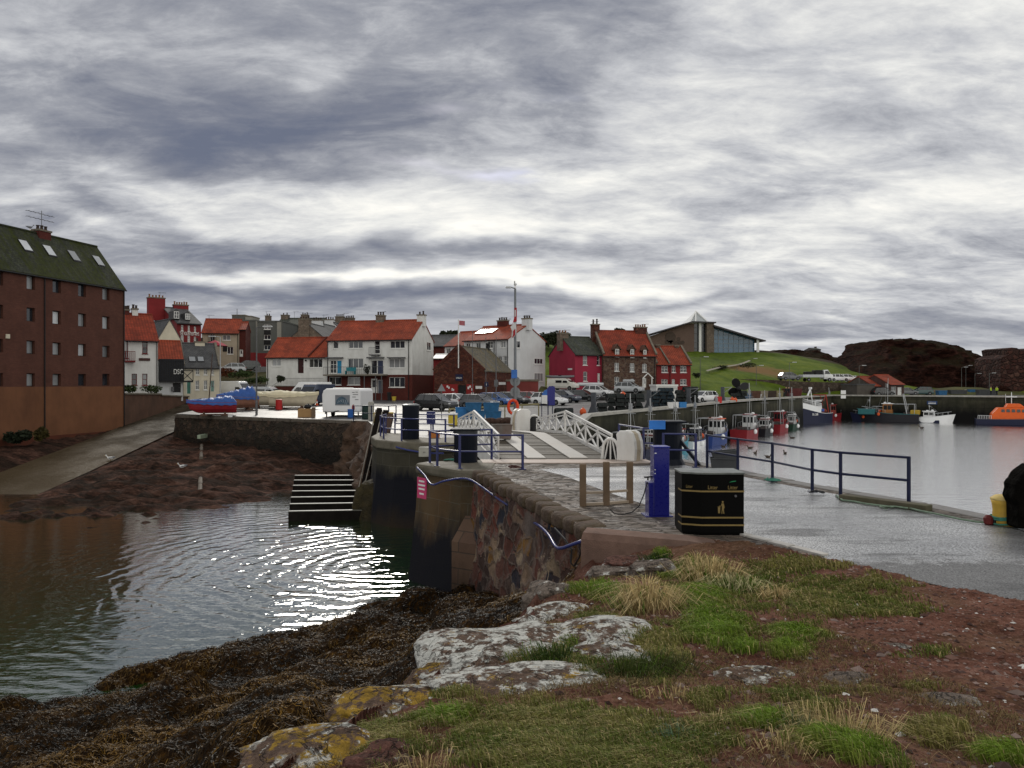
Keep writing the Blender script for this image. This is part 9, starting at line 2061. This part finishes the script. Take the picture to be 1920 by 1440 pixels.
# lamp posts on the hill and quay
for px,pb,pt,Y,lb in((1313,738,670,125,'pale lamp post on the grass right of the red house'),(1382,712,684,160,'short lamp post on the hill below the path'),(1408,708,673,165,'lamp post on the hill beside the path end'),(1418,730,686,146,'old black lamp post with a lantern in front of the hill wall'),(1480,728,680,147,'pale lamp post in front of the hill wall by the dry grass'),(1611,745,686,150,'tall lamp post between the upper road and the harbour sheds'),(1803,742,689,165,'lamp post below the castle rock, the left one of two'),(1811,742,686,168,'lamp post with round lamp below the castle rock'),(1828,742,701,165,'short lamp post below the castle rock near the grassy bank'),(1855,742,700,160,'thin lamp post left of the ruined wall')):
    lamp(lb,px,pb,pt,1,Y,mt=pm('lamp_pole',(.10,.105,.10),.5,.1,2,.05),r=.06,gz=W(px,pb,Y).z)
for px,lb in((886,'thin bare flagpole in front of the large white house, left'),(911,'thin bare flagpole in front of the large white house, middle'),(930.5,'thin bare flagpole in front of the large white house, right')):
    p=GY(px,93.5);t=thing('flagpole',lb,'flagpole',p);mb=MB();mb.tube([(0,0,0),(0,0,W(px,{886:622,911:634,930.5:633}[px],93.5).z-p.z)],[.06,.03],6);mb.build('pole',IRON,t);mb=MB();mb.ball((0,0,W(px,{886:622,911:634,930.5:633}[px],93.5).z-p.z),.07,8,6);mb.build('finial',IRON,t)
# people
SKIN=pm('skin',(.45,.26,.18),.6,.05,3,0);DCL=pm('dark_clothes',(.015,.015,.02),.85,.2,3,.2);HVIS=pm('hi_vis',(.45,.60,.04),.6,.1,3,.1);HAIR=pm('dark_hair',(.02,.014,.01),.7,.1)
def person(label,loc,rz,top,bottom,seed=0):
    t=thing('person',label,'person',loc,rz);s=.06 if seed%2 else .12
    J=[(0,0,.95),(0,0,1.15),(0,.01,1.38),(0,.01,1.48),(0,-.01,1.60),(0,-.02,1.72),(.09,0,.90),(.10,-s,.50),(.11,s*.3,.09),(.11,-.12,.04),(-.09,0,.90),(-.10,s,.50),(-.11,s*1.2,.09),(-.11,-.06+s,.04),(.19,0,1.39),(.25,.03,1.12),(.24,-.10,.90),(-.19,0,1.39),(-.25,.03,1.12),(-.24,-.10,.90)]
    E=[(0,1),(1,2),(2,3),(3,4),(4,5),(0,6),(6,7),(7,8),(8,9),(0,10),(10,11),(11,12),(12,13),(2,14),(14,15),(15,16),(2,17),(17,18),(18,19)]
    Rr=[.14,.13,.15,.06,.09,.085,.095,.07,.045,.04,.095,.07,.045,.04,.07,.05,.04,.07,.05,.04]
    me=bpy.data.meshes.new('body');me.from_pydata(J,E,[]);o=bpy.data.objects.new('body',me);COL.objects.link(o);m=o.modifiers.new('s','SKIN')
    for v,r_ in zip(me.skin_vertices[0].data,Rr): v.radius=(r_,r_*.85)
    me.skin_vertices[0].data[0].use_root=True;o.modifiers.new('u','SUBSURF').levels=1
    bpy.context.view_layer.update();m2=bpy.data.meshes.new_from_object(o.evaluated_get(bpy.context.evaluated_depsgraph_get()));bpy.data.objects.remove(o)
    for k in(bottom,top,SKIN): m2.materials.append(k)
    for p in m2.polygons:
        c=p.center;p.material_index=2 if (c.z>1.47 or (abs(c.x)>.2 and c.z<.93 and c.z>.8)) else (1 if c.z>.92 or abs(c.x)>.19 else 0);p.use_smooth=True
    uvmap(m2);b=bpy.data.objects.new('body',m2);COL.objects.link(b);b.parent=t
    mb=MB();mb.ball((0,.015,1.74),.095,10,6,(1,1.05,.75));mb.build('hair',HAIR,t,smooth=True);return t
for px,Y,rz,top,lb,sd in((1474,131,20,DCL,'person in dark clothes standing on the quay behind the red boats, the left one',1),(1479,131.5,200,DCL,'person in dark clothes facing a companion on the quay behind the red boats',2),(1858,150,40,HVIS,'person in a yellow-green jacket on the far quay, the left one of two',3),(1869,150.5,-60,HVIS,'person in a yellow-green jacket on the far quay, nearest the ruined wall',4)):
    x=(px-960)/F*Y;person(lb,(x,Y,zt(x,Y)),R(rz),top,DCL,sd)
# birds
GUL=pm('gull_white',(.65,.65,.64),.7,.05,4,.1);GULG=pm('gull_grey',(.22,.23,.25),.7,.1,4,.1);DUK=pm('duck_brown',(.055,.04,.03),.7,.4,6,.2);BEAK=pm('beak_yellow',(.5,.3,.03),.5)
def bird(label,loc,rz,body,wing,s=1.,swim=False,name='gull',cat='gull',group=None):
    t=thing(name,label,cat,loc,rz,group);t.scale=(s,)*3;z=.05 if swim else .20
    mb=MB();rr=[]
    for x,r,zz in((-.24,.015,.07),(-.16,.05,.05),(-.05,.085,.03),(.06,.085,.02),(.14,.06,.05),(.17,.042,.11),(.20,.042,.16),(.23,.045,.20),(.265,.03,.20),(.28,.012,.195)):
        rr.append([(x,r*math.cos(a),z+zz+r*1.05*math.sin(a)) for a in np.linspace(0,6.283,9)[:-1]])
    mb.loft(rr);mb.build('body',body,t,smooth=True)
    for sg in(-1,1):
        mb=MB();mb.loft([[(x,sg*(y+.0),z+zz),(x,sg*(y+.025),z+zz-.01),(x,sg*(y+.01),z+zz+h_)] for x,y,zz,h_ in((.10,.05,.03,.05),(0,.075,.03,.06),(-.12,.055,.06,.05),(-.27,.015,.085,.02))]);mb.build('wing',wing,t,smooth=True)
    mb=MB();mb.loft([[(.27,-.012,z+.19),(.27,.012,z+.19),(.27,0,z+.21)],[(.33,-.002,z+.185),(.33,.002,z+.185),(.33,0,z+.19)]]);mb.build('beak',BEAK,t)
    if not swim:
        for sg in(-1,1): mb=MB();mb.tube([(.0,sg*.035,z-.02),(.0,sg*.035,0),(.06,sg*.035,0.01)],.008,5);mb.build('leg',BEAK,t)
    return t
from mathutils import Vector as _V
def fz(px,py):
    for Y in np.linspace(38,85,600):
        p=W(px,py,Y);j=int(np.clip((p.y-36)/61*199,0,199));i=int(np.clip((p.x+75)/73*219,0,219))
        if p.z<=ZBF[j,i]: return p
    return W(px,py,50)
bird('white gull standing on the edge of the slipway',fz(207,866),R(200),GUL,GULG,1.25);bird('white gull standing on the pinkish shore rocks',fz(342,882),R(-140),GUL,GULG,1.25)
bird('gull perched on top of the tall lamp post with the flag',(lp2.location.x-.0,50,W(966,540,50).z),R(-100),GUL,GULG,1.0);A=PM[hb.t]@Vector((hb.loc(56,436,'ridge').x,hb.loc(56,436,'ridge').y,hb.zr+.28));bird('gull resting on the ridge of the brick block',A,R(30),GULG,GULG,1.2)
for i_,(px,py,lb) in enumerate(((1356.5,838.7,'duck swimming nearest the blue fishing boat stern'),(1406,841,'duck swimming alone above the middle of the railing'),(1416,851,'duck swimming between two railing posts, facing away'),(1440,858,'duck swimming just over the rail beside the turquoise knot post'),(1472,851,'duck swimming right of the post with the turquoise knot'),(1485,822,'far duck swimming in front of the red boats'),(1728,803,'far duck swimming in front of the white cruiser'))):
    p=G(px,py,WZ);bird(lb,(p.x,p.y,WZ-.05),R(random.uniform(0,360)),DUK,DUK,1.5,True,'duck','duck','ducks on the harbour water')
# outfall pipe on the foreshore
t=thing('outfall_pipe','pale broken outfall pipe crossing the foreshore below the dark wall','pipe',fz(378,860));mb=MB()
P=[fz(378,836)+Vector((0,0,.05)),fz(377,862)+Vector((0,0,.12)),fz(376,900)+Vector((0,0,.1)),fz(375,925)+Vector((0,0,.05)),fz(376,950)+Vector((0,0,.02))]
for a,b in (P[0:2],P[2:4]):
    mb=MB();n=4
    for k in range(n):
        q0=a.lerp(b,k/n);q1=a.lerp(b,(k+1)/n);mb.tube([q0,q0.lerp(q1,.85),q1],[.13+.02*(k%2),.12,.15],8)
    mb.build('pipe_run',pm('pale_pipe',(.12,.10,.08),.8,.3,2,.4),t,world=True)
t=thing('wall_plate','small pale square plate on the dark boat park wall','plate',W(380,818,66));p=W(380,818,65.8);mb=MB();mb.box((p.x-.14,65.0,p.z-.16),(p.x+.14,66.5,p.z+.16));mb.build('plate',pm('plate_green',(.25,.30,.22),.7),t,world=True)
